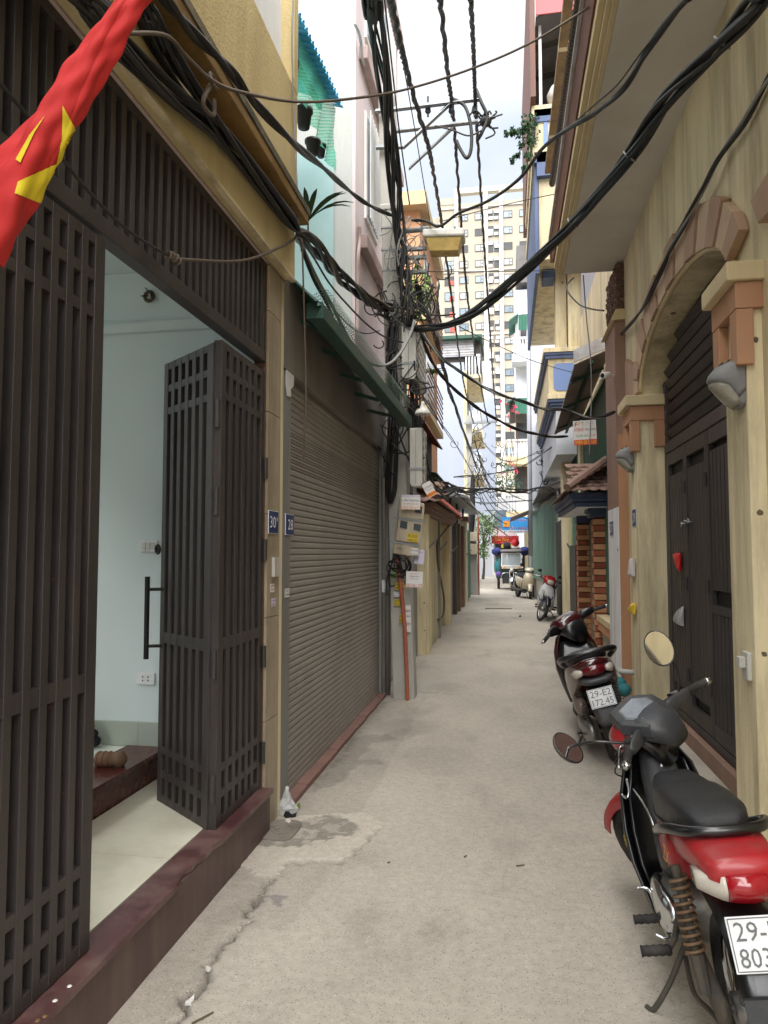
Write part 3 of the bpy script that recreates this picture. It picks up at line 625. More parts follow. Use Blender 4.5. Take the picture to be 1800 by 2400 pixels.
# ================================================================ folding gate
G = thing('folding_gate', 'dark brown metal folding gate with slotted leaves, one leaf swung inward', 'gate', (XG, 2.2, .25))
zr = [(.255, .30), (.39, .43), (.52, .56), (1.13, 1.19), (2.42, 2.46), (2.55, 2.59), (2.68, 2.72)]
def leaf(parent, o, u, w, cols, stile0, stile1, pitch, slot, T=.045, zs=1.0, label=None, from_end=False):
    """slotted leaf in the plane o + u*s ; n is its outer normal"""
    o = Vector(o); u = Vector(u).normalized(); n = Vector((u.y, -u.x, 0)); up = Vector((0, 0, 1))
    zz = [(a * zs, b * zs) for a, b in zr]; z0 = zz[0][0]; z1 = zz[-1][1]
    mb = MB()
    for s0, s1 in ((0, stile0), (w - stile1, w)):
        mb.obox(o + u * s0 + up * z0 - n * T, u * (s1 - s0), n * T, up * (z1 - z0))
    lf = obj('leaf', mb, 'gate_metal', parent, bevel=.003)
    if label: lf['label'] = label
    for a, b4 in zz:
        obj('rail', MB().obox(o + u * (stile0 + .0005) + up * a - n * (T - .001), u * (w - stile0 - stile1 - .001), n * (T - .003), up * (b4 - a)), 'gate_metal', lf, bevel=.002)
    for k in range(cols - 1):
        s = (w - stile1 - slot - pitch * k - (pitch - slot)) if from_end else stile0 + slot + pitch * k
        if s < stile0: break
        obj('bar', MB().obox(o + u * s + up * (z0 + .002) - n * (T - .002), u * (pitch - slot), n * (T - .002), up * (z1 - z0 - .004)), 'gate_metal', lf, bevel=.002)
    obj('perforated_sheet', MB().obox(o + u * stile0 + up * z0 - n * (T + .003), u * (w - stile0 - stile1), n * .002, up * (z1 - z0)), 'perforated', lf)
    return lf
leaf(G, (XG, .95, 0), (0, 1, 0), 1.34, 15, .06, .06, .08, .044, from_end=True)
leaf(G, (XG, 3.355, 0), (0, 1, 0), .64, 6, .062, .05, .0915, .048, zs=.985)
fold_a = Vector((-1.455, 3.345, 0)); fold_b = Vector((-1.90, 3.70, 0))
fl1 = leaf(G, fold_b, (fold_a - fold_b), (fold_a - fold_b).length, 6, .05, .062, .083, .043, zs=.98, label='gate leaf folded inward at an angle with long pull handle')
u1 = (fold_a - fold_b).normalized(); n1_ = Vector((u1.y, -u1.x, 0))
hp = fold_b + n1_ * .07 - u1 * .012
hd = obj('pull_handle', MB().cyl(hp + Vector((0, 0, 1.02)), hp + Vector((0, 0, 1.47)), .014, n=10), 'black_iron', fl1)
mb = MB()
for z in (1.09, 1.40): mb.cyl(hp + Vector((0, 0, z)), fold_b + u1 * .03 + Vector((0, 0, z)), .009, n=8)
obj('handle_standoff', mb, 'black_iron', fl1)
obj('latch_eye', MB().torus(fold_b + Vector((-.03, .02, 1.62)), n1_, .022, .009, 14, 6), 'black_iron', fl1)
for z in (.45, 1.05, 1.86, 2.3): obj('hinge', MB().cyl((-1.428, 3.348, z - .07), (-1.428, 3.348, z + .07), .014, n=10), 'gate_metal', G)
for z in (.45, 1.0, 1.62, 2.1): obj('hinge', MB().cyl((-1.398, 3.995, z - .06), (-1.398, 3.995, z + .06), .013, n=10), 'gate_metal', G)
# transom
mb = MB(); mb.box(-1.47, XG + .004, .9, 4.0, 2.735, 2.80); mb.box(-1.46, XG, .9, 4.0, 3.305, 3.345); mb.box(-1.46, XG + .001, 3.965, 4.0, 2.80, 3.305); mb.box(-1.46, XG + .001, .9, .95, 2.80, 3.305)
tf = obj('transom_frame', mb, 'gate_metal', G, bevel=.003)
for k in range(41):
    y = .985 + k * .0735
    if y < 3.95: obj('transom_slat', MB().box(-1.448, XG - .002, y, y + .034, 2.8005, 3.3045), 'gate_metal', tf, bevel=.002)
obj('perforated_sheet', MB().box(-1.458, -1.455, .95, 3.965, 2.80, 3.305), 'perforated', tf)
# ================================================================ left: number 28 (roller shutter)
def corr(o, u, v, lu, lv, amp=.012, pitch=.07, n=None, seg=4):
    """corrugated sheet: straight along u, waves along v"""
    o = Vector(o); u = Vector(u).normalized(); v = Vector(v).normalized(); nn = u.cross(v).normalized()
    k = max(2, int(lv / pitch * seg)); mb = MB(); vs = []; fs = []
    for i in range(k + 1):
        s = lv * i / k; h = amp * math.sin(2 * math.pi * s / pitch)
        p = o + v * s + nn * h; vs += [p, p + u * lu]
    for i in range(k): fs.append((2 * i, 2 * i + 1, 2 * i + 3, 2 * i + 2))
    mb.add(vs, fs); q = [Vector(p) + nn * .003 for p in vs]; mb.add(q, [tuple(reversed(f)) for f in fs]); return mb
S28 = thing('shop_house', 'single storey house numbered 28 with closed roller shutter and green gutter', 'house', (-1.42, 6.2, 0))
obj('frame_post', MB().box(-1.5, -1.402, 4.302, 4.50, -.03, 2.78), 'grey_frame', S28, bevel=.003)
obj('frame_post', MB().box(-1.5, -1.402, 7.952, 8.09, -.03, 2.78), 'grey_frame', S28, bevel=.003)
for a, b2 in ((4.302, 5.44), (5.444, 7.2), (7.204, 8.2)): obj('fascia_panel', MB().box(-1.47, -1.392, a, b2, 2.785, 3.42), 'grey_panel', S28, bevel=.002)
sh = obj('roller_shutter', MB().box(-1.47, -1.452, 4.5, 7.952, .03, 2.784), 'shutter', S28)
prof = [(-1.440, 0), (-1.4315, .002), (-1.4285, .010), (-1.428, .030), (-1.4305, .040), (-1.440, .0425)]
mb = MB(); mb.loft([[(x, y, z) for x, z in prof] for y in (4.5, 7.952)], True, True); slat = me(mb, 'shutter_slat', 'shutter')
mb = MB(); 
for k in range(62):
    y = 4.53 + k * .055
    if y < 7.93: mb.box(-1.4275, -1.4265, y, y + .034, .017, .024)
slots = me(mb, 'vent_slots', 'ink_black')
for k in range(61):
    z = .075 + k * .0445
    if z + .04 > 2.784: break
    o = link('shutter_slat', slat, sh); o.location.z = z
    if 47 <= k <= 52: s_ = link('vent_slots', slots, sh); s_.location.z = z; s_['kind'] = 'stuff'
obj('bottom_bar', MB().box(-1.45, -1.425, 4.5, 7.952, .03, .072), 'shutter', sh)
for k in range(12):
    y0 = 4.47 + k * .29
    obj('kerb_tile', MB().box(-1.50, -1.345 + .006 * math.sin(k * 3.1), y0, y0 + .286, -.02, .034 + .003 * math.sin(k * 1.7)), 'red_tile', S28, bevel=.004)
obj('downpipe', MB().cyl((-1.345, 8.03, 0), (-1.345, 8.03, 2.9), .035, n=12), 'grey_frame', S28, True)
obj('body_wall', MB().box(-5, -1.51, 4.38, 8.2, -.03, 3.4), 'cement_wall', S28)
# torn poster, white switch
random.seed(4); a = gx(668, 862, -1.398)
mb = MB(); mb.prism([gx(670, 858, -1.398), gx(688, 880, -1.398), gx(687, 905, -1.398), gx(680, 912, -1.398), gx(681, 930, -1.398), gx(672, 928, -1.398), gx(669, 900, -1.398)], (.004, 0, 0))
one('torn_poster', mb, 'paper', 'torn white poster remnant at the top of the grey frame', 'poster')
p = gx(907, 1372, -1.38); t = thing('switch_box', 'small white switch box on the frame beside the roller shutter', 'switch', tuple(p))
obj('casing', MB().box(-1.402, -1.37, 7.975, 8.05, p.z - .07, p.z + .07), 'plate_white', t, bevel=.004); obj('rocker', MB().box(-1.37, -1.362, 7.99, 8.03, p.z - .03, p.z + .03), 'lamp_white', t)
# awning
A0 = gy(757, 744, 4.5); A1 = gy(966, 1000, 7.45); du = (A1 - A0); ln = du.length; du.normalize()
AW = thing('awning', 'dark green metal awning with box gutter above the roller shutter', 'awning', tuple(A0))
obj('gutter', MB().obox(A0, du * ln, Vector((-.11, 0, 0)), Vector((0, 0, .10))), 'green_metal', AW, bevel=.006)
gm2 = MB().obox(A0 - du * .004 + Vector((.002, 0, -.004)), du * .004, Vector((-.114, 0, 0)), Vector((0, 0, .108))); obj('gutter_end', gm2, 'green_metal', AW)
wl = Vector((-1.5, A0.y - .1, A0.z + .36)); rs = Vector((A0.x - .06, A0.y - .1, A0.z + .11))
sh2 = corr(wl, rs - wl, du, (rs - wl).length + .05, ln + .12, .012, .07); obj('roof_sheet', sh2, 'green_sheet', AW)
obj('lower_apron', MB().obox(A0 + Vector((-.02, 0, .105)), du * ln, Vector((-.08, 0, .075)), Vector((-.004, 0, .004))), 'green_metal', AW)
for k in range(5):
    q = A0 + du * (ln * (k + .3) / 5); obj('bracket', MB().obox(q + Vector((-.115, 0, -.005)), Vector((-1.5 - q.x + .115, 0, .10)), du * .03, Vector((0, 0, .03))), 'green_metal', AW)
mb = MB(); n = 14; rings = []
for i in range(2):
    q = A0 + du * (.25 + i * (ln - .3)) + Vector((-.085, 0, .235)); rings.append([q + Vector((.075 * math.cos(k * 2 * math.pi / n), 0, .075 * math.sin(k * 2 * math.pi / n))) for k in range(n)])
mb.loft(rings, True, False); one('wire_mesh_roll', mb, 'chain_link', 'roll of chain link mesh lying along the top of green awning', 'wire mesh', smooth=True)
# potted palm on the ledge corner, behind
def fern(name, base, label, n=9, L=.35, mat='leaf', seed=1, droop=.6, wid=.012):
    random.seed(seed); t = thing(name, label, 'plant', tuple(base)); base = Vector(base)
    obj('stem', MB().cyl(base, base + Vector((0, 0, L * .25)), .008, .004, 6), 'twig', t)
    for k in range(n):
        a = k * 2.4 + random.uniform(-.3, .3); l = L * random.uniform(.7, 1.1); d = Vector((math.cos(a), math.sin(a), 0)); pts = []
        for i in range(6):
            s = i / 5; pts.append(base + d * (l * .75 * s) + Vector((0, 0, L * .2 + l * (s * .9 - droop * s * s * 1.1))))
        side = d.cross(Vector((0, 0, 1))); mb = MB()
        rings = [[p - side * wid * (math.sin(math.pi * (i / 5 * .85 + .12))), p + Vector((0, 0, .004)), p + side * wid * (math.sin(math.pi * (i / 5 * .85 + .12)))] for i, p in enumerate(pts)]
        mb.loft(rings, False, False); obj('frond', mb, mat, t)
    return t
fern('palm_plant', gy(722, 545, 4.75), 'spiky palm leaves poking out behind the ochre ledge corner', 11, .42, 'leaf_dark', 3, .45, .02)
# ================================================================ upper left: turquoise terrace, blue roof, net, pink house
PK = thing('pink_house', 'tall pale pink house with bare cement side wall behind the power pole', 'house', (-1.62, 9, 0))
obj('side_wall', MB().box(-6, -1.64, 7.42, 7.6, 3.0, 14), 'cement_wall', PK)
obj('front_wall', MB().box(-1.9, -1.60, 7.425, 10.5, 3.0, 14), 'pink_wall', PK)
obj('lower_wall', MB().box(-1.9, -1.45, 8.2, 10.5, -.03, 3.0), 'cement_wall', PK)
cw = gy(782, 480, 7.41)
obj('painted_strip', MB().box(-6, cw.x, 7.405, 7.418, 3.0, 6.05), 'turquoise', PK)
for z in (5.0, 7.2, 9.4):
    obj('band', MB().box(-1.6, -1.50, 7.6, 10.5, z, z + .16), 'pink_trim', PK, bevel=.01)
    for y in (8.3, 9.5):
        wfr = obj('window', MB().box(-1.6, -1.575, y - .38, y + .38, z + .5, z + 1.8), 'white_metal', PK)
        for q in (-1, 1): obj('pane', MB().box(-1.575, -1.567, y + q * .18 - .15, y + q * .18 + .15, z + .56, z + 1.74), 'win_glass', wfr)
        obj('grille', (lambda mb: [mb.cyl((-1.53, y - .36 + i * .09, z + .5), (-1.53, y - .36 + i * .09, z + 1.8), .008, n=5) for i in range(9)] and mb)(MB()), 'white_metal', wfr)
q = [gx(831, 55, -1.57), gx(842, 80, -1.55), gx(847, 108, -1.55), gx(850, 140, -1.56), gx(862, 168, -1.56), gx(868, 190, -1.57)]
obj('drain_hose', MB().tube(smooth_path(q), .018, 8), 'cement_wall', PK, True)
q = [gx(842, 530, -1.57), gx(843, 560, -1.57), gx(840, 600, -1.56), gx(839, 680, -1.57), gx(838, 780, -1.57)]
obj('drain_hose', MB().tube(smooth_path(q), .02, 8), 'pink_trim', PK, True)
b0, b1 = gx(706, 40, -1.62), gx(802, 246, -1.62)
BR = thing('blue_roof', 'bright blue corrugated roof edge above the green netting', 'roof', tuple(b0))
d_ = (b1 - b0); d_.normalize()
obj('roof_sheet', corr(b0 - d_ * 1.6, Vector((-.8, 0, .32)), d_, 1.6, (b1 - b0).length + 1.6, .022, .1), 'blue_roof', BR)
mb = MB()
for k in range(30):
    p = b1 - d_ * (k * .1 + .05); mb.obox(p + Vector((.01, 0, -.03)), Vector((-.10, 0, .03)), d_ * .06, Vector((0, 0, .006)))
obj('sheet_ends', mb, 'blue_roof', BR)
obj('purlin', MB().obox(b0 + Vector((-.2, 0, -.05)) - d_ * 1.6, d_ * ((b1 - b0).length + 1.55), Vector((-.04, 0, 0)), Vector((0, 0, .05))), 'dark_wall', BR)
pts = [(704, 60), (742, 150), (775, 236), (784, 250), (783, 300), (781, 402), (776, 398), (740, 318), (704, 240)]
random.seed(9); mb = MB(); nu, nv = 16, 22
P00, P10, P01, P11 = [gx(a, b2, -1.7) for a, b2 in ((700, 60), (786, 256), (700, 232), (781, 404))]
rings = []
for i in range(nu + 1):
    s = i / nu; top = P00.lerp(P10, s); bot = P01.lerp(P11, s)
    rings.append([top.lerp(bot, j / nv) + Vector((.035 * math.sin(s * 22 + j * .25) * (j / nv) + random.uniform(-.004, .004), 0, 0)) for j in range(nv + 1)])
mb.loft(rings, False, False); one('shade_net', mb, 'green_net', 'green shade netting hung below the blue roof edge', 'netting', smooth=True)
def pot(name, c, r, h, mat, label, grp=None, soil=True):
    t = thing(name, label, 'pot', tuple(c), grp)
    obj('pot_body', MB().lathe([(r * .68, 0), (r * .95, h * .8), (r * 1.08, h * .82), (r * 1.08, h), (r * .95, h), (r * .9, h * .75), (.01, h * .7)], c, n=16), mat, t, True)
    return t
pot('hanging_pot', gx(733, 362, -1.72), .07, .13, 'pot_black', 'black plastic pot hanging below the green netting')
pot('hanging_pot', gx(712, 300, -1.72), .075, .17, 'pot_black', 'black hanging pot nearest the ochre wall corner')
t = pot('hanging_pot', gx(752, 368, -1.72), .05, .12, 'pot_black', 'smaller black pot beside the hanging pot under netting')
# ================================================================ power pole by number 28
YP = 7.95
base = Vector((-1.13, YP, -.03)); top = gy(906, 228, YP); top.y = YP + .02
POLE = thing('power_pole', 'square concrete power pole crowded with cables and boxes beside number 28', 'power pole', tuple(base))
axp = (top - base)
def onpole(z): return base + axp * ((z - base.z) / axp.z)
def ring_sq(c, w): return [c + Vector((-w, -w, 0)), c + Vector((w, -w, 0)), c + Vector((w, w, 0)), c + Vector((-w, w, 0))]
obj('shaft', MB().loft([ring_sq(base, .12), ring_sq(onpole(5.55), .095)]), 'pole_concrete', POLE, bevel=.012)
obj('upper_shaft', MB().loft([ring_sq(onpole(5.552), .108), ring_sq(onpole(5.60), .112), ring_sq(onpole(5.62), .10), ring_sq(top, .088)]), 'pole_concrete', POLE, bevel=.008)
def angle_iron(mb, a, b2, w=.06, t=.008, up=Vector((0, 0, 1))):
    a, b2 = Vector(a), Vector(b2); d = (b2 - a); s = d.cross(up).normalized()
    mb.obox(a, d, up * w, s * t); mb.obox(a, d, s * w, up * t); return mb
c1 = gy(880, 268, YP - .12); c2 = gy(1128, 238, YP - .12)
obj('crossarm', angle_iron(MB(), c1, c2), 'galv', POLE)
obj('crossarm', angle_iron(MB(), c1 + Vector((0, .26, -.10)), c2 + Vector((-.05, .26, -.10))), 'galv', POLE)
k0, k1, k2 = gy(882, 352, YP - .11), gy(948, 350, YP - .11), gy(1055, 250, YP - .11)
mb = angle_iron(MB(), k0, k1); angle_iron(mb, k1, k2); obj('brace', mb, 'galv', POLE)
off = Vector((.02, .25, -.12)); mb = angle_iron(MB(), k1 + off, k2 + off, .05); obj('brace', mb, 'galv', POLE)
for px in (1003, 1058, 1112):
    p = gy(px, 246, YP - .1); mb = MB().cyl(p + Vector((0, 0, -.14)), p + Vector((0, 0, .10)), .012, n=8); mb.lathe([(.02, 0), (.035, .02), (.03, .06), (.02, .09)], p + Vector((0, 0, -.1)), n=10); obj('insulator', mb, 'moto_grey', POLE)
p = gy(1138, 285, YP - .1); random.seed(3); mb = MB()
for k in range(12):
    a = p + Vector((random.uniform(-.12, .12), random.uniform(-.1, .1), random.uniform(-.12, .12))); mb.tube(smooth_path([p, a, a + Vector((random.uniform(-.15, .15), 0, random.uniform(-.1, .1)))], 4), .01, 5)
mb.ball(p, .07, .07, .06, 8, 6); obj('cable_clamp', mb, 'cable_black', POLE)
for i, (px0, px1, py) in enumerate([(880, 1000, 592), (880, 1000, 612), (882, 1000, 646)]):
    obj('step_iron', angle_iron(MB(), gy(px0 + 55, py, YP - .14), gy(px1, py - 4, YP - .14), .055), 'galv', POLE)
for py in (540, 592, 640): obj('pole_band', MB().loft([ring_sq(onpole(gy(930, py, YP).z), .104), ring_sq(onpole(gy(930, py, YP).z + .02), .104)]), 'galv', POLE)
# street lamp
a = gy(938, 543, YP); b2 = gy(1005, 536, YP - .3)
SL = thing('street_lamp', 'rectangular street lamp with yellowed lens on an arm from the pole', 'street lamp', tuple(a))
obj('arm', MB().cyl(a, b2, .03, n=10), 'galv', SL, True)
yl = YP - .35
tl, tr_, br, bl = [gy(x, y, yl) for x, y in ((990, 535), (1088, 532), (1083, 566), (992, 568))]
hb = MB().prism([tl, tr_, tr_ + Vector((0, 0, -.09)), tl + Vector((0, 0, -.09))], (0, .26, 0)); obj('housing', hb, 'lamp_white', SL, bevel=.02)
l0 = [tl + Vector((.03, .02, -.092)), tr_ + Vector((-.03, .02, -.092)), tr_ + Vector((-.03, .24, -.092)), tl + Vector((.03, .24, -.092))]
cc = sum(l0, Vector()) / 4; l1 = [cc + (q - cc) * .8 + Vector((0, 0, -.15)) for q in l0]
obj('lens', MB().loft([l1, l0]), 'lamp_amber', SL, bevel=.01)
obj('bolt', MB().cyl(gy(1066, 531, yl) + Vector((0, -.005, 0)), gy(1066, 531, yl) + Vector((0, .02, 0)), .014, n=8), 'galv', SL)
# bell lamp
p = gy(991, 972, 7.6); p.z -= 0
t = thing('bell_lamp', 'white bell shaped lamp shade hanging by the cable boxes', 'lamp', tuple(p))
obj('lamp_shade', MB().lathe([(.085, 0), (.088, .01), (.075, .045), (.03, .075), (.022, .11), (.018, .14), (.004, .15)], p, n=20), 'lamp_white', t, True)
obj('bulb', MB().ball(p + Vector((0, 0, .0)), .04, .04, .025, 10, 6), 'lens_clear', t, True)
obj('lamp_arm', MB().tube(smooth_path([p + Vector((0, 0, .14)), p + Vector((-.03, .05, .2)), p + Vector((-.14, .25, .16))]), .01, 6), 'cable_dark', t)
# terminal boxes
def tbox(px0, px1, py0, py1, y, dep, label, name='terminal_box', mat='box_grey', group=None, tilt=0, strap=.75):
    a, b2 = gy(px0, py0, y), gy(px1, py1, y); t = thing(name, label, 'cable box', (a.x, y, b2.z), group)
    w = b2.x - a.x; h = a.z - b2.z
    obj('casing', MB().loft([[Vector((a.x + .02, y, b2.z)), Vector((b2.x - .02, y, b2.z)), Vector((b2.x - .02, y + dep, b2.z)), Vector((a.x + .02, y + dep, b2.z))]] + [[Vector((a.x, y, z)), Vector((b2.x, y, z)), Vector((b2.x, y + dep, z)), Vector((a.x, y + dep, z))] for z in (b2.z + .04, a.z - .03, a.z)]), mat, t, bevel=.008)
    obj('lid_seam', MB().box(a.x + w * .46, a.x + w * .5, y - .003, y + .001, b2.z + .03, a.z - .03), 'lamp_grey', t)
    if strap: z = b2.z + h * (1 - strap); obj('strap', MB().box(a.x - .006, b2.x + .006, y - .006, y + dep, z, z + .025), 'galv', t)
    for k in range(int(h / .09)):
        for q in (0, 1):
            z = b2.z + .06 + k * .09; obj('knockout', MB().box(b2.x - .001, b2.x + .004, y + dep * (.2 + q * .4), y + dep * (.42 + q * .4), z, z + .04), 'lamp_grey', t)
    return t
tbox(941, 975, 758, 888, 7.72, .22, 'tall grey terminal box high on the pole nearest the camera', strap=.73)
for k in range(4): tbox(941 + 4 + k * 5, 975 + 4 + k * 5, 764 + 8 * k, 884 + 10 * k, 7.98 + k * .26, .22, ('first', 'second', 'third', 'last')[k] + ' grey terminal box in the row receding behind the tall box', group='terminal boxes in a row behind the pole', strap=0)
tbox(960, 990, 1003, 1140, 7.62, .16, 'weathered grey terminal box below the bell lamp', strap=.72)
tbox(972, 996, 1010, 1136, 7.80, .2, 'grey terminal box tucked behind the one below the bell lamp', strap=0)
def Q7(x, y, yy): return gy(880 + x / 7.373, 1120 + y / 7.373, yy)
def mbox(quad, label, extra):
    pts = [Q7(x, y, 7.66) for x, y in quad]; t = thing('electricity_meter_box', label, 'meter box', tuple(pts[3]), 'meter boxes strapped to the pole')
    ob = obj('casing', MB().prism(pts, (-.03, .2, .02)), 'meter_box', t, bevel=.012)
    for kind, q in extra:
        w = [Q7(x, y, 7.66) for x, y in q]
        obj(kind, MB().prism([p + Vector((0, -.006, 0)) for p in w], (0, .005, 0)), 'smoke_glass' if kind == 'window' else 'galv' if kind == 'strap' else 'lamp_grey', t)
    return t
mbox([(415, 330), (850, 450), (835, 738), (395, 690)], 'beige meter box at top under the white network poster', [('window', [(690, 480), (810, 500), (800, 620), (680, 595)]), ('strap', [(330, 680), (830, 738), (828, 765), (325, 708)])])
mbox([(395, 715), (825, 762), (770, 1160), (335, 1085)], 'middle beige meter box with two smoked windows', [('window', [(435, 735), (555, 760), (545, 885), (420, 855)]), ('window', [(665, 785), (790, 810), (775, 930), (655, 900)]), ('strap', [(270, 1080), (770, 1165), (766, 1200), (268, 1108)])])
mbox([(330, 1112), (765, 1195), (735, 1378), (290, 1308)], 'lowest beige meter box with slotted vent', [('vent', [(375, 1190), (460, 1205), (455, 1235), (370, 1220)])])
# posters and stickers around the pole
def poster(label, cx, cy, wpx, hpx, y, rows, rot=0, mat='paper', band=None, name='poster', cat='poster', t=.002):
    c = gy(cx, cy, y); s = (gy(cx + 50, cy, y) - gy(cx - 50, cy, y)).length / 100
    u = Vector((math.cos(rot), 0, -math.sin(rot))); v = Vector((math.sin(rot), 0, math.cos(rot)))
    w, h = wpx * s, hpx * s; th = thing(name, label, cat, tuple(c))
    obj('sheet', sheet(MB(), c, u, v, w, h, t), mat, th)
    if band: obj('colour_band', sheet(MB(), c + v * h * band[0] + Vector((0, -.0012, 0)), u, v, w, h * band[1], .001), band[2], th)
    for txt, dy, fw, fh, m_ in rows: text(txt, c + v * h * dy + Vector((0, -.0014, 0)), u, v, m_, th, w * fw, h * fh)
    return th
poster('white network advert reading LẮP MẠNG on the top meter box', 963, 1177, 44, 34, 7.60, [('LẮP MẠNG', .13, .9, .24, 'ink_navy'), ('TRUYỀN HÌNH HD', -.1, .85, .12, 'ink_red'), ('0332.389.632', -.38, .94, .2, 'ink_orange')], rot=.03, band=(.42, .12, 'paper_lilac'))
poster('tilted network advert hanging right of the weathered terminal box', 1006, 1147, 22, 36, 7.6, [('LẮP MẠNG', .2, .85, .2, 'ink_navy'), ('TRUYỀN HÌNH', 0, .8, .08, 'ink_red'), ('0969.167.031', -.33, .9, .16, 'ink_red')], rot=-.5, band=(-.34, .26, 'ink_orange'))
poster('white advert reading LẮP ĐẶT hung low on the pole', 971, 1358, 39, 37, 7.62, [('LẮP ĐẶT', .36, .5, .12, 'ink_red'), ('INTERNET WIFI &', .18, .55, .09, 'ink_navy'), ('ĐẦU THU', .04, .45, .08, 'ink_navy'), ('032.666.1273', -.38, .96, .2, 'ink_red')], rot=.04)
poster('lilac paper sheet hanging beside the lowest meter box', 983, 1305, 22, 34, 7.72, [('THÔNG BÁO', .3, .7, .08, 'ink_grey')], rot=.1, mat='paper_lilac')
for lab, x, y, w, h, m_ in [('yellow number sticker on the middle meter box', 967, 1260, 25, 20, 'paper_yellow'), ('black and white number sticker on the lowest meter box', 972, 1293, 18, 16, 'paper'), ]:
    poster(lab, x, y, w, h, 7.645, [('0912.118.220', .2, .9, .3, 'ink_black'), ('KHOAN CẮT', -.25, .9, .3, 'ink_black')], rot=.1, mat=m_, name='sticker', cat='sticker')
for lab, x, y, w, h, m_, ink in [('yellow sticker upper of three on the white pole foot', 937, 1374, 22, 17, 'paper_yellow', 'ink_black'), ('white sticker with blue print on the pole foot', 932, 1393, 18, 12, 'paper', 'ink_navy'), ('yellow sticker middle of three on the pole foot', 933, 1412, 18, 14, 'paper_yellow', 'ink_black'), ('yellow sticker lowest of three on the pole foot', 942, 1449, 14, 18, 'paper_yellow', 'ink_black'), ('torn white sheet on the pole foot right of orange duct', 957, 1450, 12, 62, 'paper', 'ink_black')]:
    poster(lab, x, y, w, h, 7.80, [('0977.812', .2, .9, .3, ink), ('0914.155', -.25, .9, .3, ink)] if h < 40 else [('BÁN', .3, .8, .1, ink), ('NHÀ', .1, .8, .1, ink), ('091', -.2, .8, .12, ink)], mat=m_, name='sticker', cat='sticker')
poster('small green tag on a wire below the meter boxes', 923, 1349, 12, 14, 7.72, [('EVN', 0, .7, .4, 'ink_black')], rot=.45, mat='leaf_pale', name='cable_tag', cat='tag')
q = [gy(930, 1300, 7.80), gy(936, 1345, 7.76), gy(944, 1420, 7.76), gy(950, 1500, 7.76), gy(955, 1600, 7.76)]
q[-1].z = 0; mb = MB(); path = smooth_path(q, 14); mb.tube(path, [.021 + .003 * (i % 2) for i in range(len(path))], 10)
one('corrugated_duct', mb, 'orange_duct', 'orange corrugated cable duct running down the pole foot', 'duct')
# ================================================================ left row beyond the pole
SB = thing('shutter_shop', 'pale roller shutter shopfront just beyond the power pole', 'shop', (-1.42, 9.5, 0))
obj('backing', MB().box(-1.6, -1.452, 8.2, 10.9, -.03, 2.6), 'shutter_pale', SB)
mb = MB(); mb.loft([[(x, y, z * 1.5) for x, z in prof] for y in (8.25, 10.8)], True, True); slat2 = me(mb, 'shutter_slat', 'shutter_pale')
for k in range(36): o = link('shutter_slat', slat2, SB); o.location.z = .03 + k * .068
obj('side_post', MB().box(-1.5, -1.40, 10.8, 11.2, -.03, 2.7), 'grey_frame', SB); obj('head_box', MB().box(-1.5, -1.41, 8.2, 10.8, 2.5, 3.0), 'dark_wall', SB)
obj('rear_wall', MB().box(-4, -1.61, 8.2, 11.3, -.03, 3.2), 'dark_wall', SB)
def tile_roof(parent, o, u, v, lu, lv, nu, nv, mat, name='roof_tile'):
    """rows of lapped curved tiles; u along the eave, v up the slope"""
    o = Vector(o); u = Vector(u).normalized(); v = Vector(v).normalized(); n = u.cross(v).normalized()
    if n.z < 0: n = -n
    tw = lu / nu; tl_ = lv / nv
    mb = MB(); k = 6
    a = [u * (tw * i / k) for i in range(k + 1)]
    lo = [p + n * .020 - v * (tl_ * .42 * math.sin(math.pi * i / k)) for i, p in enumerate(a)]; hi = [p + v * tl_ for p in a]; lo2 = [p - n * .013 for p in lo]; hi2 = [p - n * .010 for p in hi]
    mb.loft([lo2, lo, hi, hi2], False, False)
    m_ = me(mb, name, mat, True)
    for r in range(nv):
        for q in range(nu):
            ob = link(name, m_, parent); ob.location = Vector(ob.location) + o + u * (tw * (q + (.5 if r % 2 else 0))) + v * (tl_ * r)
YG = thing('gateway', 'yellow plastered gateway with tiled canopy on the left beyond the pole', 'gateway', (-1.3, 13, 0))
obj('pier', MB().box(-1.7, -1.22, 11.25, 11.6, -.03, 2.35), 'yellow_bright', YG, bevel=.01)
obj('pier_front', MB().box(-1.6, -1.28, 11.602, 13.6, -.03, 2.2), 'yellow_wall', YG)
obj('door_reveal', MB().box(-1.7, -1.42, 13.602, 15.8, -.03, 2.3), 'yellow_wall', YG)
obj('pier', MB().box(-1.7, -1.25, 15.802, 16.2, -.03, 2.3), 'yellow_wall', YG, bevel=.01)
for k, (g_, z) in enumerate(((.02, 2.22), (.06, 2.28), (.10, 2.34))): obj('cornice', MB().box(-1.7, -1.21 + g_, 11.24 - g_, 16.22 + g_, z, z + .058), 'brown_paint', YG)
obj('steel_jamb', MB().box(-1.30, -1.24, 13.42, 13.5, -.03, 2.2), 'grey_frame', YG)
tile_roof(YG, (-1.05, 11.0, 2.41), (0, 1, 0), (-.62, 0, .42), 5.4, .75, 26, 6, 'roof_tile')
tile_roof(YG, (-1.7, 10.98, 2.42), (1, 0, 0), (0, .62, .42), .7, .6, 4, 4, 'roof_tile')
obj('ridge', MB().tube([(-1.04, 10.98, 2.46), (-1.62, 11.6, 2.92)], .05, 8), 'roof_tile_red', YG)
obj('ridge', MB().tube([(-1.05, 16.5, 2.44), (-1.65, 16.4, 2.95)], .06, 8), 'roof_tile_red', YG)
obj('roof_edge', MB().obox((-1.03, 16.4, 2.36), (-.6, 0, .42), (0, .5, 0), (0, 0, .05)), 'roof_tile_red', YG)
obj('upper_store', MB().box(-3.5, -1.66, 11.0, 16, 2.4, 4.1), 'dark_wall', YG)
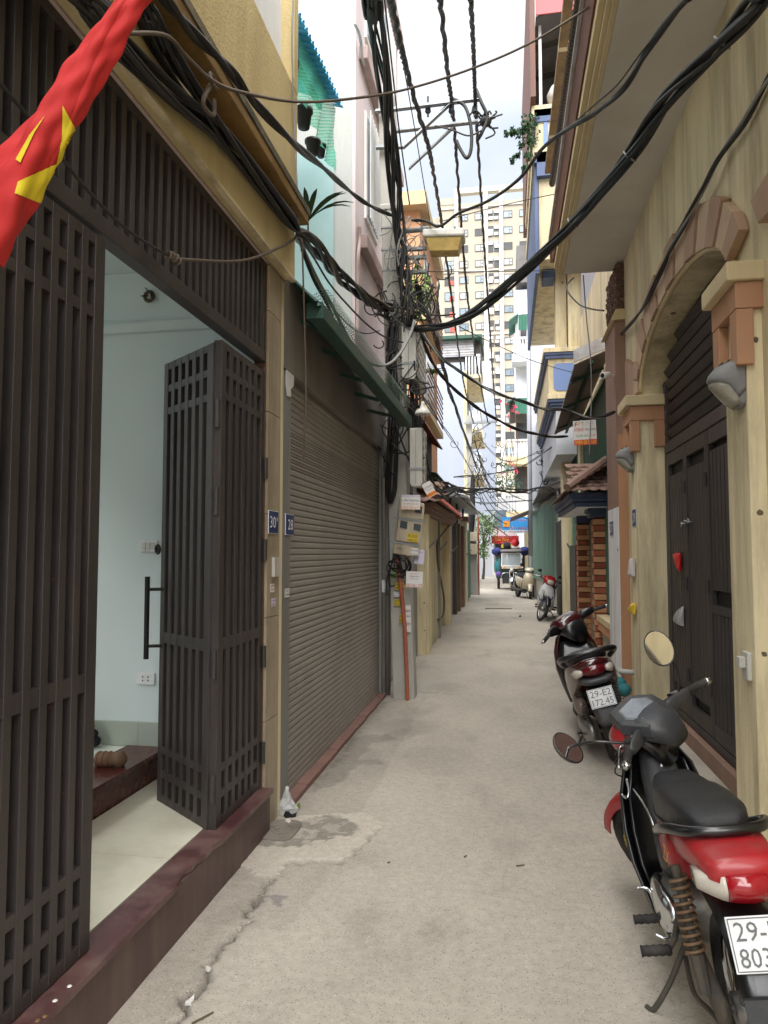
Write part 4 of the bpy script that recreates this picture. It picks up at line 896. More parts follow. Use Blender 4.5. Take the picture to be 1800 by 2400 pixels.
obj('store_roof', corr((-1.45, 10.8, 4.0), (-.9, 0, .55), (0, 1, 0), 2.4, 5.6, .02, .12), 'brown_wood', YG)
obj('store_flash', MB().box(-3.2, -1.5, 10.75, 10.8, 4.0, 4.4), 'green_sheet', YG)
SC_ = thing('old_house', 'worn grey timber and shutter frontage between the gateway and the far pole', 'house', (-1.4, 18, 0))
obj('shutter', MB().box(-1.6, -1.42, 16.22, 18.6, -.03, 2.3), 'shutter_pale', SC_)
for k in range(24): obj('shutter_slat', MB().box(-1.42, -1.40, 16.25, 18.55, .03 + k * .095, .03 + k * .095 + .08), 'shutter_pale', SC_)
obj('door_post', MB().box(-1.5, -1.30, 18.62, 19.0, -.03, 2.4), 'dark_wall', SC_)
obj('timber_post', MB().box(-1.5, -1.27, 19.6, 20.0, -.03, 2.4), 'old_wood', SC_)
obj('timber_post', MB().box(-1.5, -1.26, 21.2, 21.7, -.03, 2.4), 'old_wood', SC_)
obj('wall', MB().box(-1.8, -1.42, 18.6, 24, -.03, 2.7), 'stained_wall', SC_)
obj('pier', MB().box(-1.7, -1.27, 22.6, 23.5, -.03, 2.6), 'yellow_wall', SC_); obj('pier_cap', MB().box(-1.75, -1.2, 22.5, 23.6, 2.6, 2.75), 'brown_paint', SC_)
obj('green_door', MB().box(-1.6, -1.33, 23.6, 26.5, -.03, 2.4), 'green_door', SC_)
obj('awning_slab', MB().prism([(-2.5, 17.5, 3.15), (-.95, 17.5, 2.95), (-.95, 17.5, 3.02), (-2.5, 17.5, 3.3)], (0, 8.2, 0)), 'flashing', SC_)
obj('green_roof', corr((-1.5, 15.5, 3.35), (-.9, 0, .2), (0, 1, 0), 1.6, 5, .02, .15), 'green_sheet', SC_)
for y in (17.8, 20.2, 23): obj('awning_post', MB().box(-1.42, -1.36, y, y + .06, 2.4, 3.0), 'steel_dark', SC_)
obj('rear_mass', MB().box(-4, -1.81, 16, 27, -.03, 3.1), 'dark_wall', SC_)
for k, (px, py) in enumerate([(1000, 1290), (1030, 1290), (1057, 1296), (1094, 1300)]):
    a = gx(px, py, -1.26); b2 = a + Vector((.16, -.1, .16)); t = thing('awning_bar', ['steel awning bar stub on the pier right of the meter boxes', 'steel awning bar stub on the yellow gateway door', 'steel awning bar stub on the pale shutter past the gateway', 'pale awning bar stub on the yellow pier near the far pole'][k], 'bracket', tuple(a))
    obj('tube', MB().cyl(a, b2, .014, n=6), 'galv', t); obj('foot', MB().box(a.x - .02, a.x, a.y - .03, a.y + .03, a.z - .03, a.z + .03), 'galv', t)
# second pole
YP2 = 27.6; p0 = gy(1112, 1395, YP2); p0.z = -.03; p1 = gy(1098, 975, YP2)
P2 = thing('power_pole', 'far concrete power pole with stacked meter boxes on the left side', 'power pole', tuple(p0))
obj('shaft', MB().loft([ring_sq(p0, .16), ring_sq(p1, .11)]), 'pole_concrete', P2)
obj('meter_cabinet', MB().box(p0.x - .2, p0.x + .14, YP2 - .35, YP2 - .13, 1.55, 1.95), 'meter_box', P2); obj('meter_cabinet', MB().box(p0.x - .2, p0.x + .14, YP2 - .35, YP2 - .13, 2.05, 2.4), 'meter_box', P2)
obj('side_duct', MB().cyl((p0.x + .17, YP2 - .1, 0), (p0.x + .17, YP2 - .1, 3), .035, n=8), 'orange_duct', P2)
obj('cable_riser', MB().tube([(p0.x - .1, YP2 - .16, 2.4), (p0.x - .06, YP2 - .16, 3.2), (p0.x - .02, YP2 - .16, 4.6)], [.1, .13, .07], 7), 'cable_black', P2)
c1, c2 = gy(1088, 995, YP2 - .2), gy(1166, 991, YP2 - .2); obj('crossarm', angle_iron(MB(), c1, c2, .1, .012), 'galv', P2)
obj('brace', angle_iron(MB(), gy(1106, 1022, YP2 - .2), gy(1150, 994, YP2 - .2), .08, .012), 'galv', P2)
obj('transformer_box', MB().box(p1.x - .1, p1.x + .14, YP2 - .3, YP2 - .1, gy(1100, 1048, YP2).z, gy(1100, 1020, YP2).z), 'cement_wall', P2)
# ================================================================ right: house 29 (arched gate)
H29 = thing('house', 'cream plastered house numbered 29 with brick toned arch over slatted gate', 'house', (1.3, 5.6, 0))
YC, AA, AB, ZS = 5.63, 1.41, .5, 3.14
def arch_pts(a, b, n=28): return [(YC + a * math.cos(math.pi - math.pi * i / n), ZS + b * math.sin(math.pi * i / n)) for i in range(n + 1)]
inn = arch_pts(AA, AB)
WT = 4.82
mb = MB(); mb.box(1.3, 1.56, -1.5, YC - AA, -.03, WT); mb.box(1.3, 1.56, YC + AA, 8.0, -.03, WT)
for (y0, z0), (y1, z1) in zip(inn[:-1], inn[1:]):
    mb.prism([(1.3, y0, z0), (1.3, y1, z1), (1.3, y1, WT), (1.3, y0, WT)], (.26, 0, 0))
obj('front_wall', mb, 'yellow_wall', H29)
for i in range(15):
    t0, t1 = math.pi * i / 15 + .014, math.pi * (i + 1) / 15 - .014; pts = []
    if t1 > 2.95: continue
    f = 1.0 if i % 2 else .985
    for t_ in (t0, (t0 + t1) / 2, t1): pts.append((1.24 if i % 2 else 1.25, YC + AA * 1.02 * math.cos(t_), ZS + AB * 1.03 * math.sin(t_)))
    for t_ in (t1, (t0 + t1) / 2, t0): pts.append((1.24 if i % 2 else 1.25, YC + (1.69 * f) * math.cos(t_), ZS + (.85 * f) * math.sin(t_)))
    obj('voussoir', MB().prism(pts, (.052, 0, 0)), 'voussoir' if i % 2 else 'voussoir_tan', H29, bevel=.004)
mb = MB(); rp = arch_pts(AA + .02, AB + .015)
mb.tube([(1.285, y, z) for y, z in rp], .022, 8); obj('arch_bead', mb, 'cream_trim', H29, True)
for k in range(4): obj('voussoir', MB().box(1.268, 1.299, 7.36 + k * .13, 7.48 + k * .13, 3.17 + .0 * k, 3.5 + .05 * k), 'voussoir', H29, bevel=.004)
a, b2, c_ = gx(1757, 470, 1.245), gx(1800, 400, 1.245), gx(1775, 525, 1.245)
obj('side_lintel', MB().prism([a, b2, Vector((1.245, 2.3, b2.z)), Vector((1.245, 2.3, b2.z - .3)), c_], (.054, 0, 0)), 'voussoir', H29, bevel=.006)
obj('side_shutter', MB().box(1.28, 1.299, 2.5, c_.y - .2, 1.2, b2.z - .32), 'brown_wood', H29)
def pillar(y0, y1, near):
    pr = obj('pier', MB().box(1.22, 1.56, y0, y1, -.03, 2.98), 'yellow_bright', H29, bevel=.008)
    obj('cap_slab', MB().box(1.12, 1.57, y0 - .06, y1 + .06, 2.99, 3.09), 'cream_trim', pr, bevel=.008)
    obj('cap_band', MB().box(1.165, 1.565, y0 - .035, y1 + .035, 2.85, 2.988), 'orange_paint', pr, bevel=.005)
    obj('cap_leg', MB().box(1.168, 1.25, y0 - .033, y0 + .08, 2.56, 2.848), 'orange_paint', pr, bevel=.005)
    obj('cap_leg', MB().box(1.38, 1.562, y0 - .033, y0 + .04, 2.60, 2.849), 'orange_paint', pr, bevel=.005)
    obj('cap_leg', MB().box(1.168, 1.25, y1 - .08, y1 + .033, 2.56, 2.847), 'orange_paint', pr, bevel=.005)
pillar(7.0, 7.38, False); pillar(3.86, 4.22, True)
obj('threshold', MB().box(1.42, 2.2, 4.222, 6.998, -.03, .17), 'brown_paint', H29); obj('doorstep', MB().box(1.24, 1.42, 4.3, 6.9, -.03, .06), 'stained_wall', H29, bevel=.01)
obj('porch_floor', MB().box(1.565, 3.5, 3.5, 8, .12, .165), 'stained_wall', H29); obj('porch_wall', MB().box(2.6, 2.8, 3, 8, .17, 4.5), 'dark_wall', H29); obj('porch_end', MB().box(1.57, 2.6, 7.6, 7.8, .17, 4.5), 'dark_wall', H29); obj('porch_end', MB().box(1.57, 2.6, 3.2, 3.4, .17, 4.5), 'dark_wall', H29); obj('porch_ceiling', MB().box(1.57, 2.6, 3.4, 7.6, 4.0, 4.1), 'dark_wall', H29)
# balcony slab with cornice
obj('balcony_slab', MB().box(.68, 3, -2, 8.3, WT + .002, WT + .16), 'soffit_grey', H29)
for k, (x0, x1, z0, z1) in enumerate(((.645, .679, 4.835, 4.99), (.615, .644, 4.855, 4.99), (.575, .614, 4.90, 4.99))): obj('cornice_step', MB().box(x0, x1, -2, 8.302 + .002 * k, z0, z1), 'cream_trim', H29, bevel=.004)
obj('fascia', MB().prism([(.56, -2, 4.975), (.60, -2, 4.992), (.56, -2, 5.14), (.525, -2, 5.14)], (0, 10.31, 0)), 'brown_wood', H29)
obj('fascia_return', MB().box(.53, 2.0, 8.31, 8.34, 4.985, 5.13), 'brown_wood', H29)
obj('roof_edge', MB().box(.5, 3, -2, 8.345, 5.142, 5.17), 'flashing', H29)
obj('upper_wall', MB().box(1.4, 3, -2, 8.2, 5.172, 8.5), 'yellow_wall', H29)
# end pilaster
PL = obj('end_pilaster', MB().box(1.2, 1.56, 8.003, 8.8, -.03, 4.15), 'orange_paint', H29, bevel=.004)
obj('white_band', MB().box(1.192, 1.1995, 8.006, 8.79, 0, 2.1), 'white_chip', PL); obj('brown_band', MB().box(1.192, 1.1995, 8.006, 8.79, 2.102, 4.148), 'brown_paint', PL)
obj('brown_face', MB().box(1.2, 1.298, 7.996, 8.002, 2.9, 4.14), 'brown_paint', PL)
obj('pilaster_cap', MB().prism([(1.15, 7.97, 4.152), (1.58, 7.97, 4.152), (1.58, 7.97, 4.27), (1.2, 7.97, 4.27)], (0, .86, 0)), 'cream_trim', PL)
random.seed(21); mb = MB(); mb.box(1.22, 1.58, 8.02, 8.78, 4.272, 4.80)
for k in range(420):
    f = random.random(); r = random.uniform(.012, .022)
    p = (1.218, random.uniform(8.02, 8.78), random.uniform(4.28, 4.79)) if f < .5 else (random.uniform(1.22, 1.58), 8.018, random.uniform(4.28, 4.79))
    mb.ball(p, r, r, r, 5, 3)
o = obj('pebbledash_block', mb, 'pebble', PL)
# little niche piece + pipe
obj('waste_pipe', MB().tube([(1.17, 8.0, .35), (1.17, 7.9, .35), (1.29, 7.8, .36)], .028, 8), 'cement_wall', H29, True)
# gate
G2 = thing('slatted_gate', 'brown slatted metal gate under the arch behind the near motorbike', 'gate', (1.5, 5.6, .18))
XGR = 1.47
mb = MB(); mb.box(XGR, XGR + .06, 4.222, 4.30, .18, 3.2); mb.box(XGR, XGR + .06, 6.92, 6.998, .18, 3.2); mb.box(XGR - .004, XGR + .06, 4.30, 6.92, 2.52, 2.62); mb.box(XGR, XGR + .06, 4.30, 6.92, .18, .24)
obj('frame', mb, 'gate_metal_right', G2, bevel=.004)
ty = obj('tympanum_back', MB().prism([(XGR + .05, y, z) for y, z in arch_pts(AA - .01, AB - .01)] + [(XGR + .05, YC + 1.3, 2.6), (XGR + .05, YC - 1.3, 2.6)], (.004, 0, 0)), 'dark_sheet', G2)
for k in range(8):
    z = 2.66 + k * .115
    hw = AA - .03 if z < ZS else (AA * math.sqrt(max(.0, 1 - ((z + .06 - ZS) / AB) ** 2)) - .03)
    if hw > .2: obj('louvre', MB().obox((XGR + .03, YC - hw, z), (0, 2 * hw, 0), (-.035, 0, .06), (.008, 0, .006)), 'gate_metal_right', ty)
yy = 6.915
for k in range(4):
    y1 = yy - k * .652; y0 = y1 - .648
    mb = MB(); mb.box(XGR + .002, XGR + .045, y0, y0 + .05, .25, 2.515); mb.box(XGR + .002, XGR + .045, y1 - .05, y1, .25, 2.515); mb.box(XGR + .004, XGR + .043, y0 + .05, y1 - .05, .25, .36); mb.box(XGR + .004, XGR + .043, y0 + .05, y1 - .05, 2.40, 2.515)
    if k >= 2: mb.box(XGR + .005, XGR + .042, y0 + .05, y1 - .05, 1.16, 1.22)
    lf = obj('leaf', mb, 'gate_metal_right', G2, bevel=.003)
    for q in range(6):
        y = y0 + .058 + q * .091
        if k >= 2:
            obj('slat', MB().box(XGR + .010, XGR + .036, y, y + .072, .362, 1.158), 'gate_metal_right', lf, bevel=.003); obj('slat', MB().box(XGR + .010, XGR + .036, y, y + .072, 1.33, 2.35), 'gate_metal_right', lf, bevel=.003)
        else: obj('slat', MB().box(XGR + .010, XGR + .036, y, y + .072, .45, 2.30), 'gate_metal_right', lf, bevel=.003)
    obj('backing_sheet', MB().box(XGR + .046, XGR + .049, y0, y1, .25, 2.51), 'dark_sheet', lf)
    for z in (.6, 1.35, 2.15): obj('hinge', MB().cyl((XGR - .006, y0 + .0, z - .05), (XGR - .006, y0 + .0, z + .05), .012, n=8), 'gate_metal_right', lf)
# chain, bags on gate
p = gx(1605, 1225, XGR - .02); mb = MB()
for k in range(6): mb.torus((XGR - .02, p.y - .16 + k * .055, p.z + .01 * math.sin(k)), (k % 2, 0, 1 - k % 2), .02, .005, 10, 5)
one('chain', mb, 'galv', 'short steel chain looped through the slatted gate', 'chain')
def rag(name, pts, x, d, mat, label, cat, seed):
    random.seed(seed); P3 = [gx(a, b, x) for a, b in pts]; c = sum(P3, Vector()) / len(P3); mb = MB()
    rings = []
    for s, dx in ((1.0, 0), (1.02, -d * .5), (.75, -d), (.3, -d * 1.15)):
        rings.append([c + (q - c) * s * random.uniform(.93, 1.07) + Vector((dx + random.uniform(-.006, .006), 0, 0)) for q in P3])
    mb.loft(rings); return one(name, mb, mat, label, cat)
rag('plastic_bag', [(1580, 1300), (1588, 1296), (1597, 1297), (1597, 1320), (1597, 1340), (1592, 1334), (1585, 1318)], XGR - .005, .02, 'bag_red', 'red plastic bag stuffed between the gate slats', 'plastic bag', 3)
rag('plastic_bag', [(1584, 1448), (1590, 1432), (1601, 1422), (1603, 1445), (1602, 1466), (1592, 1462), (1584, 1456)], XGR - .005, .03, 'bag_clear', 'clear plastic bag tied on the gate below the red one', 'plastic bag', 5)
# doorbell
p = gx(1752, 1560, 1.21); t = thing('doorbell', 'cream doorbell with cover on the near gate pier', 'doorbell', tuple(p))
obj('plate', MB().box(1.196, 1.219, p.y - .045, p.y + .045, p.z - .07, p.z + .07), 'box_grey', t, bevel=.004); obj('button_hood', MB().box(1.165, 1.196, p.y - .02, p.y + .03, p.z - .01, p.z + .045), 'box_grey', t, bevel=.004)
# number plates
plate_on_x('house_number_plate', 'blue enamel number plate reading 29 on the cream wall by the lamp', 'number plate', 1483, 1492, 1193, 1234, 1.219, 'plate_blue', [('29', 0, 0, .6, .55, 'ink_white')])
plate_on_x('house_number_plate', 'blue enamel number plate reading 27 on the white pilaster', 'number plate', 1430, 1439, 1221, 1255, 1.191, 'plate_blue', [('27', 0, 0, .6, .55, 'ink_white')])
# bulkhead lamps on piers
def bulkhead(px, py, y, s, label):
    p = gx(px, py, 1.218); c = Vector((1.218, y, p.z)); t = thing('wall_lamp', label, 'wall lamp', tuple(c))
    def shell(prof, hw, n=14):
        rings = []
        for i in range(n + 1):
            a = -math.pi / 2 + math.pi * i / n; k = max(.05, math.cos(a) ** .45); yy_ = hw * math.sin(a)
            cz = sum(q[1] for q in prof) / len(prof)
            rings.append([c + Vector((q[0] * (k if q[0] < -.03 else 1), yy_, cz + (q[1] - cz) * (.55 + .45 * k))) * 1 for q in prof])
        return MB().loft(rings)
    P = lambda *a: [(x * s, z * s) for x, z in a]
    obj('back_plate', shell(P((0, .125), (-.032, .125), (-.036, .11), (-.036, -.125), (-.03, -.14), (0, -.14)), .082 * s), 'lamp_grey', t, bevel=.004)
    obj('hood', shell(P((-.037, .118), (-.08, .112), (-.125, .09), (-.16, .05), (-.172, .018), (-.165, .008), (-.10, -.02), (-.06, -.07), (-.037, -.10)), .088 * s), 'lamp_grey', t, True)
    obj('lens', shell(P((-.037, -.02), (-.16, .006), (-.162, -.012), (-.13, -.055), (-.085, -.105), (-.045, -.132), (-.037, -.125)), .070 * s), 'lamp_lens', t, True)
    for k in range(2): obj('vent_rib', MB().obox(c + Vector((-.06 * s - k * .035 * s, -.05 * s, (.118 - k * .014) * s)), (-.012, 0, -.003), (0, .1 * s, 0), (0, 0, .004)), 'moto_grey', t)
bulkhead(1470, 1085, 7.2, .98, 'grey bulkhead wall lamp on the far pier beside number 29')
bulkhead(1700, 925, 3.95, .98, 'large grey bulkhead wall lamp on the near gate pier')
# awning bar and bags on the wall beyond the pier
a = gx(1462, 1252, 1.29); t = thing('awning_bar', 'galvanised awning bar stub on the cream wall under number 29', 'bracket', tuple(a)); obj('tube', MB().cyl(a, a + Vector((-.1, -.25, -.18)), .014, n=6), 'galv', t); obj('foot', MB().box(1.28, 1.299, a.y - .03, a.y + .03, a.z - .03, a.z + .03), 'galv', t)
rag('paper_bag', [(1476, 1352), (1482, 1308), (1488, 1308), (1488, 1350)], 1.205, .03, 'paper', 'white printed bag tucked behind the pier edge', 'bag', 6)
rag('snack_wrapper', [(1477, 1428), (1486, 1414), (1490, 1416), (1490, 1440), (1482, 1438)], 1.205, .03, 'ink_yellow', 'yellow snack wrapper stuck on the wall low beside the pier', 'wrapper', 7)
# cctv
p = gy(1417, 880, 8.0); t = thing('security_camera', 'white bullet security camera on the brown pilaster', 'camera', tuple(p))
d = Vector((-.75, -.9, -.25)).normalized(); obj('barrel', MB().lathe([(.035, 0), (.038, .01), (.038, .13), (.03, .14), (.028, .13), (.005, .128)], p - d * .09, d, 16), 'white_metal', t, True); obj('bracket', MB().cyl(p - d * .08, (1.2, p.y + .12, p.z + .02), .015, n=8), 'white_metal', t)
obj('lens', MB().cyl(p + d * .03, p + d * .045, .024, n=12), 'ink_black', t)
# poster FPT-like advert hung on the awning wire
Y_ = 8.55; c = gy(1371, 1014, Y_); s_ = (gy(1421, 1014, Y_) - gy(1321, 1014, Y_)).length / 100; t = thing('poster', 'square white internet advert board hanging under the dark awning', 'poster', tuple(c))
u = Vector((.997, 0, .04)).normalized(); v = Vector((-.04, 0, 1)).normalized(); w, h = 54 * s_, 60 * s_
obj('board', sheet(MB(), c, u, v, w, h, .006), 'paper', t)
obj('red_band', sheet(MB(), c - v * h * .39 + Vector((0, -.001, 0)), u, v, w * .99, h * .22, .001), 'sign_red', t)
for k, (ch, m_) in enumerate((('F', 'ink_navy'), ('P', 'ink_orange'), ('T', 'ink_green'))): text(ch, c - u * w * (.36 - k * .14) + v * h * .35 + Vector((0, -.0014, 0)), u, v, m_, t, w * .11, h * .17)
for k in range(3): text(('MIỄN PHÍ LẮP', 'TẶNG MODEM WIFI', 'HỖ TRỢ 24/7')[k], c + u * w * .22 + v * h * (.42 - k * .07) + Vector((0, -.0014, 0)), u, v, 'ink_grey', t, w * .42, h * .04)
text('INTERNET', c - u * w * .24 + v * h * .13 + Vector((0, -.0014, 0)), u, v, 'ink_red', t, w * .44, h * .13); text('CÁP QUANG', c + u * w * .24 + v * h * .13 + Vector((0, -.0014, 0)), u, v, 'ink_navy', t, w * .46, h * .13)
text('TRUYỀN HÌNH', c - u * w * .14 - v * h * .1 + Vector((0, -.0014, 0)), u, v, 'ink_green', t, w * .56, h * .14); text('SỐ HD', c + u * w * .32 - v * h * .1 + Vector((0, -.0014, 0)), u, v, 'ink_red', t, w * .26, h * .12)
text('0989.001.160', c - v * h * .39 + Vector((0, -.0016, 0)), u, v, 'ink_yellow', t, w * .92, h * .17)
# ================================================================ right: house 27 porch with brick piers
H27 = thing('brick_porch', 'brick pier porch with tiled canopy and green doors numbered 27', 'porch', (1.3, 10.5, 0))
mb1 = MB(); mb1.box(0, 1, 0, 1, 0, 1)
def brick(parent, x0, x1, y0, y1, z0, z1, mat): obj('brick', MB().box(x0, x1, y0, y1, z0, z1), mat, parent, bevel=.003)
def brick_pier(x0, x1, y0, y1, z1, seed):
    random.seed(seed); core = obj('pier_core', MB().box(x0 + .012, x1 - .012, y0 + .012, y1 - .012, 0, z1), 'mortar', H27)
    n = int(z1 / .0865)
    for k in range(n):
        z = .004 + k * .0865; m1 = 'brick_light' if k % 2 else random.choice(('brick_dark', 'brick_dark', 'brick_deep')); j = .006 if k % 2 else 0
        if k % 2: brick(core, x0 - j, x1 + j, y0 - j, y0 + .05, z, z + .074, m1)
        else:
            xm = x0 + (x1 - x0) * .66; brick(core, x0, xm - .004, y0, y0 + .05, z, z + .074, m1); brick(core, xm + .004, x1, y0, y0 + .05, z, z + .074, random.choice(('brick_dark', 'brick_light')))
        brick(core, x0 - j, x0 + .05, y0 + .052, y1 + j, z, z + .074, 'brick_dark' if k % 2 else 'brick_light')
brick_pier(1.19, 1.43, 10.2, 10.5, 2.1, 1); brick_pier(1.17, 1.38, 12.25, 12.55, 2.1, 2)
obj('soffit_board', MB().box(.95, 1.5, 9.95, 12.85, 2.22, 2.26), 'white_paint', H27)
for k, (g_, z) in enumerate(((.02, 2.10), (.05, 2.16), (.085, 2.222), (.12, 2.29), (.15, 2.35))): obj('blue_cornice', MB().box((1.16 if k < 2 else .98) - g_, 1.5, (10.17 if k < 2 else 10.0) - g_, (10.53 if k < 2 else 12.8) + g_, z + .004 * (k > 1), z + .062), 'navy', H27)
obj('blue_cornice', MB().box(1.15, 1.45, 12.2, 12.6, 2.1, 2.2), 'navy', H27)
tile_roof(H27, (.80, 9.75, 2.43), (0, 1, 0), (.7, 0, .45), 3.35, .85, 20, 8, 'roof_tile')
tile_roof(H27, (.82, 9.76, 2.44), (1, 0, 0), (0, .6, .45), .66, .7, 5, 7, 'roof_tile')
obj('hip_ridge', MB().tube([(.80, 9.74, 2.47), (1.4, 10.35, 2.92)], .06, 8), 'roof_tile', H27)
obj('green_panel', MB().box(1.34, 1.38, 8.82, 10.18, .78, 2.4), 'green_door', H27); obj('window_ledge', MB().box(1.2, 1.4, 8.82, 10.15, .68, .76), 'cream_trim', H27, bevel=.006)
for k in range(4): brick(H27, 1.215, 1.26, 8.83 + k * .33, 9.15 + k * .33, .56, .675, 'brick_light')
obj('lower_wall', MB().box(1.28, 1.4, 8.81, 10.17, -.03, .555), 'stained_wall', H27)
obj('door', MB().box(1.36, 1.40, 10.52, 12.2, -.03, 2.1), 'green_door', H27)
obj('inner_wall', MB().box(1.42, 1.6, 8.81, 17, -.03, 6.0), 'yellow_wall', H27)
wsh = corr((1.395, 8.85, 2.55), (0, 0, 1), (0, 1, 0), 1.5, 4.6, .014, .09); obj('green_cladding', wsh, 'green_sheet', H27)
obj('yellow_pier', MB().box(1.32, 1.6, 13.2, 13.6, -.03, 4.0), 'yellow_bright', H27); obj('green_doors', MB().box(1.36, 1.41, 13.62, 15.4, -.03, 2.3), 'green_door', H27); obj('green_cladding', corr((1.38, 13.62, 2.3), (0, 0, 1), (0, 1, 0), 1.7, 1.8, .014, .09), 'green_sheet', H27)
obj('yellow_pier', MB().box(1.18, 1.5, 15.5, 16.0, .12, 4.2), 'yellow_bright', H27, bevel=.01); obj('pier_base', MB().box(1.05, 1.5, 15.3, 16.2, -.03, .118), 'stained_wall', H27)
obj('old_door', MB().box(1.30, 1.36, 14.2, 15.45, -.03, 1.75), 'dark_wall', H27)
for a, lab in ((gx(1397, 1264, 1.25), 'rusty awning bar stub sticking out by the near brick pier'), (gx(1330, 1276, 1.22), 'green awning bar stub by the yellow pier')):
    t = thing('awning_bar', lab, 'bracket', tuple(a)); obj('tube', MB().cyl(a, a + Vector((.12, -.25, -.22)), .016, n=6), 'steel_rust' if 'rusty' in lab else 'green_metal', t); obj('foot', MB().box(a.x - .015, a.x + .015, a.y - .02, a.y + .02, a.z - .03, a.z + .03), 'galv', t)
# dark corrugated awning
DA = thing('awning', 'dark corrugated awning with pale flashing over the green cladding', 'awning', (.9, 9.2, 3.95))
o0 = gx(1346, 856, .92); o1 = gx(1299, 1018, .92)
vv = (o1 - o0); 
obj('roof_sheet', corr(o0, Vector((.47, 0, .2)), vv, .52, vv.length, .013, .085), 'awning_dark', DA)
obj('flashing', MB().obox(o0 + Vector((-.01, -.03, .03)), Vector((.5, 0, .21)), Vector((0, .03, 0)), Vector((0, 0, .17))), 'flashing', DA)
for f in (.15, .5, .85):
    q = o0 + vv * f; obj('rib', MB().obox(q + Vector((0, 0, -.03)), Vector((.47, 0, .2)), Vector((0, .04, 0)), Vector((0, 0, -.04))), 'green_metal', DA)
obj('rail', MB().obox(o0 + Vector((.2, 0, .04)), vv, Vector((.05, 0, .02)), Vector((0, 0, -.04))), 'green_metal', DA)
# long steel poles hung beside the balcony cornice
for k, (p_, q_, m_, lab) in enumerate((((1326, -40), (1277, 408), 'steel_rust', 'rusty square steel pole slung along the balcony edge, left one'), ((1366, -60), (1294, 432), 'steel_dark', 'dark ribbed steel pole slung along the balcony edge, right one'))):
    a, b2 = gx(*p_, .45 if k == 0 else .5), gx(*q_, .45 if k == 0 else .5); t = thing('steel_pole', lab, 'steel pole', tuple(b2))
    if k == 0: d = b2 - a; obj('tube', MB().obox(a, d, Vector((.07, 0, 0)), Vector((0, 0, .06))), m_, t)
    else:
        n = 120; obj('tube', MB().tube([a.lerp(b2, i / n) for i in range(n + 1)], [.03 + .004 * (i % 2) for i in range(n + 1)], 8), m_, t)
    for f in ((.25, .72) if k == 0 else ()): q = a.lerp(b2, f); obj('cross_bar', MB().obox(q, Vector((.35, 0, 0)), Vector((0, .05, 0)), Vector((0, 0, .05))), 'cream_trim', t)
# ================================================================ yellow and blue house
YB = thing('balcony_house', 'yellow house with blue trimmed balconies jutting over the right side', 'house', (1.0, 15, 0))
def PY(px, py, y): return gy(px, py, y)
Yb = 14.2
def facebox(name, px0, px1, py0, py1, y, dep, mat, parent, bevel=0, x1=None):
    a, b2 = gy(px0, py0, y), gy(px1, py1, y); return obj(name, MB().box(a.x, x1 if x1 else b2.x, y, y + dep, b2.z, a.z), mat, parent, bevel=bevel)
facebox('balcony_parapet', 1285, 1420, 842, 925, Yb, 5.5, 'yellow_bright', YB, x1=1.7)
c0, c1_ = gy(1297, 852, Yb - .02), gy(1350, 914, Yb - .02)
ch = .06; pl_ = [(c0.x + ch, c0.z), (c1_.x - ch, c0.z), (c1_.x, c0.z - ch), (c1_.x, c1_.z + ch), (c1_.x - ch, c1_.z), (c0.x + ch, c1_.z), (c0.x, c1_.z + ch), (c0.x, c0.z - ch)]
obj('blue_panel', MB().prism([(x, Yb - .02, z) for x, z in pl_], (0, .019, 0)), 'blue_panel', YB)
for k, (p0_, p1_, g_, m_) in enumerate(((818, 828, .05, 'yellow_bright'), (828, 834, .03, 'blue_trim'), (834, 842, .01, 'blue_trim'), (925, 936, .02, 'yellow_bright'), (936, 943, .0, 'blue_trim'), (943, 950, -.04, 'blue_trim'), (950, 958, -.08, 'blue_trim'))):
    a, b2 = gy(1277, p0_, Yb), gy(1277, p1_, Yb); obj('moulding', MB().box(a.x + .02 - g_ + (.05 if k > 2 else 0), 1.72, Yb - .03 - g_, Yb + 5.6, b2.z, a.z), m_, YB)
a = gy(1297, 958, Yb); obj('balcony_floor', MB().box(a.x + .05, 1.7, Yb + .05, Yb + 5.4, a.z - .9, a.z - .002), 'pale_wall', YB)
facebox('column', 1300, 1328, 560, 820, Yb + .6, .4, 'yellow_wall', YB); facebox('column', 1329, 1373, 560, 820, Yb + .5, .4, 'yellow_bright', YB, x1=1.9)
facebox('column_capital', 1272, 1300, 632, 650, Yb + .5, .5, 'blue_trim', YB)
facebox('upper_mass', 1262, 1420, 400, 598, Yb, 6, 'yellow_wall', YB, x1=3)
facebox('blue_corner', 1252, 1264, 360, 640, Yb - .05, 5.5, 'blue_trim', YB)
facebox('upper_balcony', 1256, 1420, 270, 345, Yb - .1, 5, 'yellow_bright', YB, x1=2.2)
for k in range(5): facebox('blue_inset', 1274 + k * 16, 1285 + k * 16, 280, 336, Yb - .12, .018, 'blue_panel', YB)
for p0_, p1_, m_, e in ((248, 256, 'yellow_bright', 8), (257, 269, 'blue_trim', 2), (346, 356, 'yellow_bright', 6), (357, 366, 'blue_trim', 2), (367, 398, 'blue_trim', -4)): facebox('moulding', 1254 - e, 1420, p0_, p1_, Yb - .14, 5, m_, YB, x1=2.2)
facebox('white_pipe', 1260, 1271, -60, 246, Yb - .05, .08, 'white_metal', YB)
q0, q1, q2, q3 = gy(1255, 60, Yb - .2), gy(1440, 20, Yb - .2), gy(1440, -220, Yb + 3), gy(1240, -60, Yb + 5)
a = gy(1253, 40, Yb - .3); obj('roof_fascia', MB().box(a.x - .1, a.x, Yb - .4, Yb + 6, a.z - 1.7, a.z + 2), 'brown_wood', YB)
obj('red_roof_end', MB().box(a.x + .02, 3.5, Yb - .36, Yb - .33, a.z - .0, a.z + 2.5), 'red_sheet', YB)
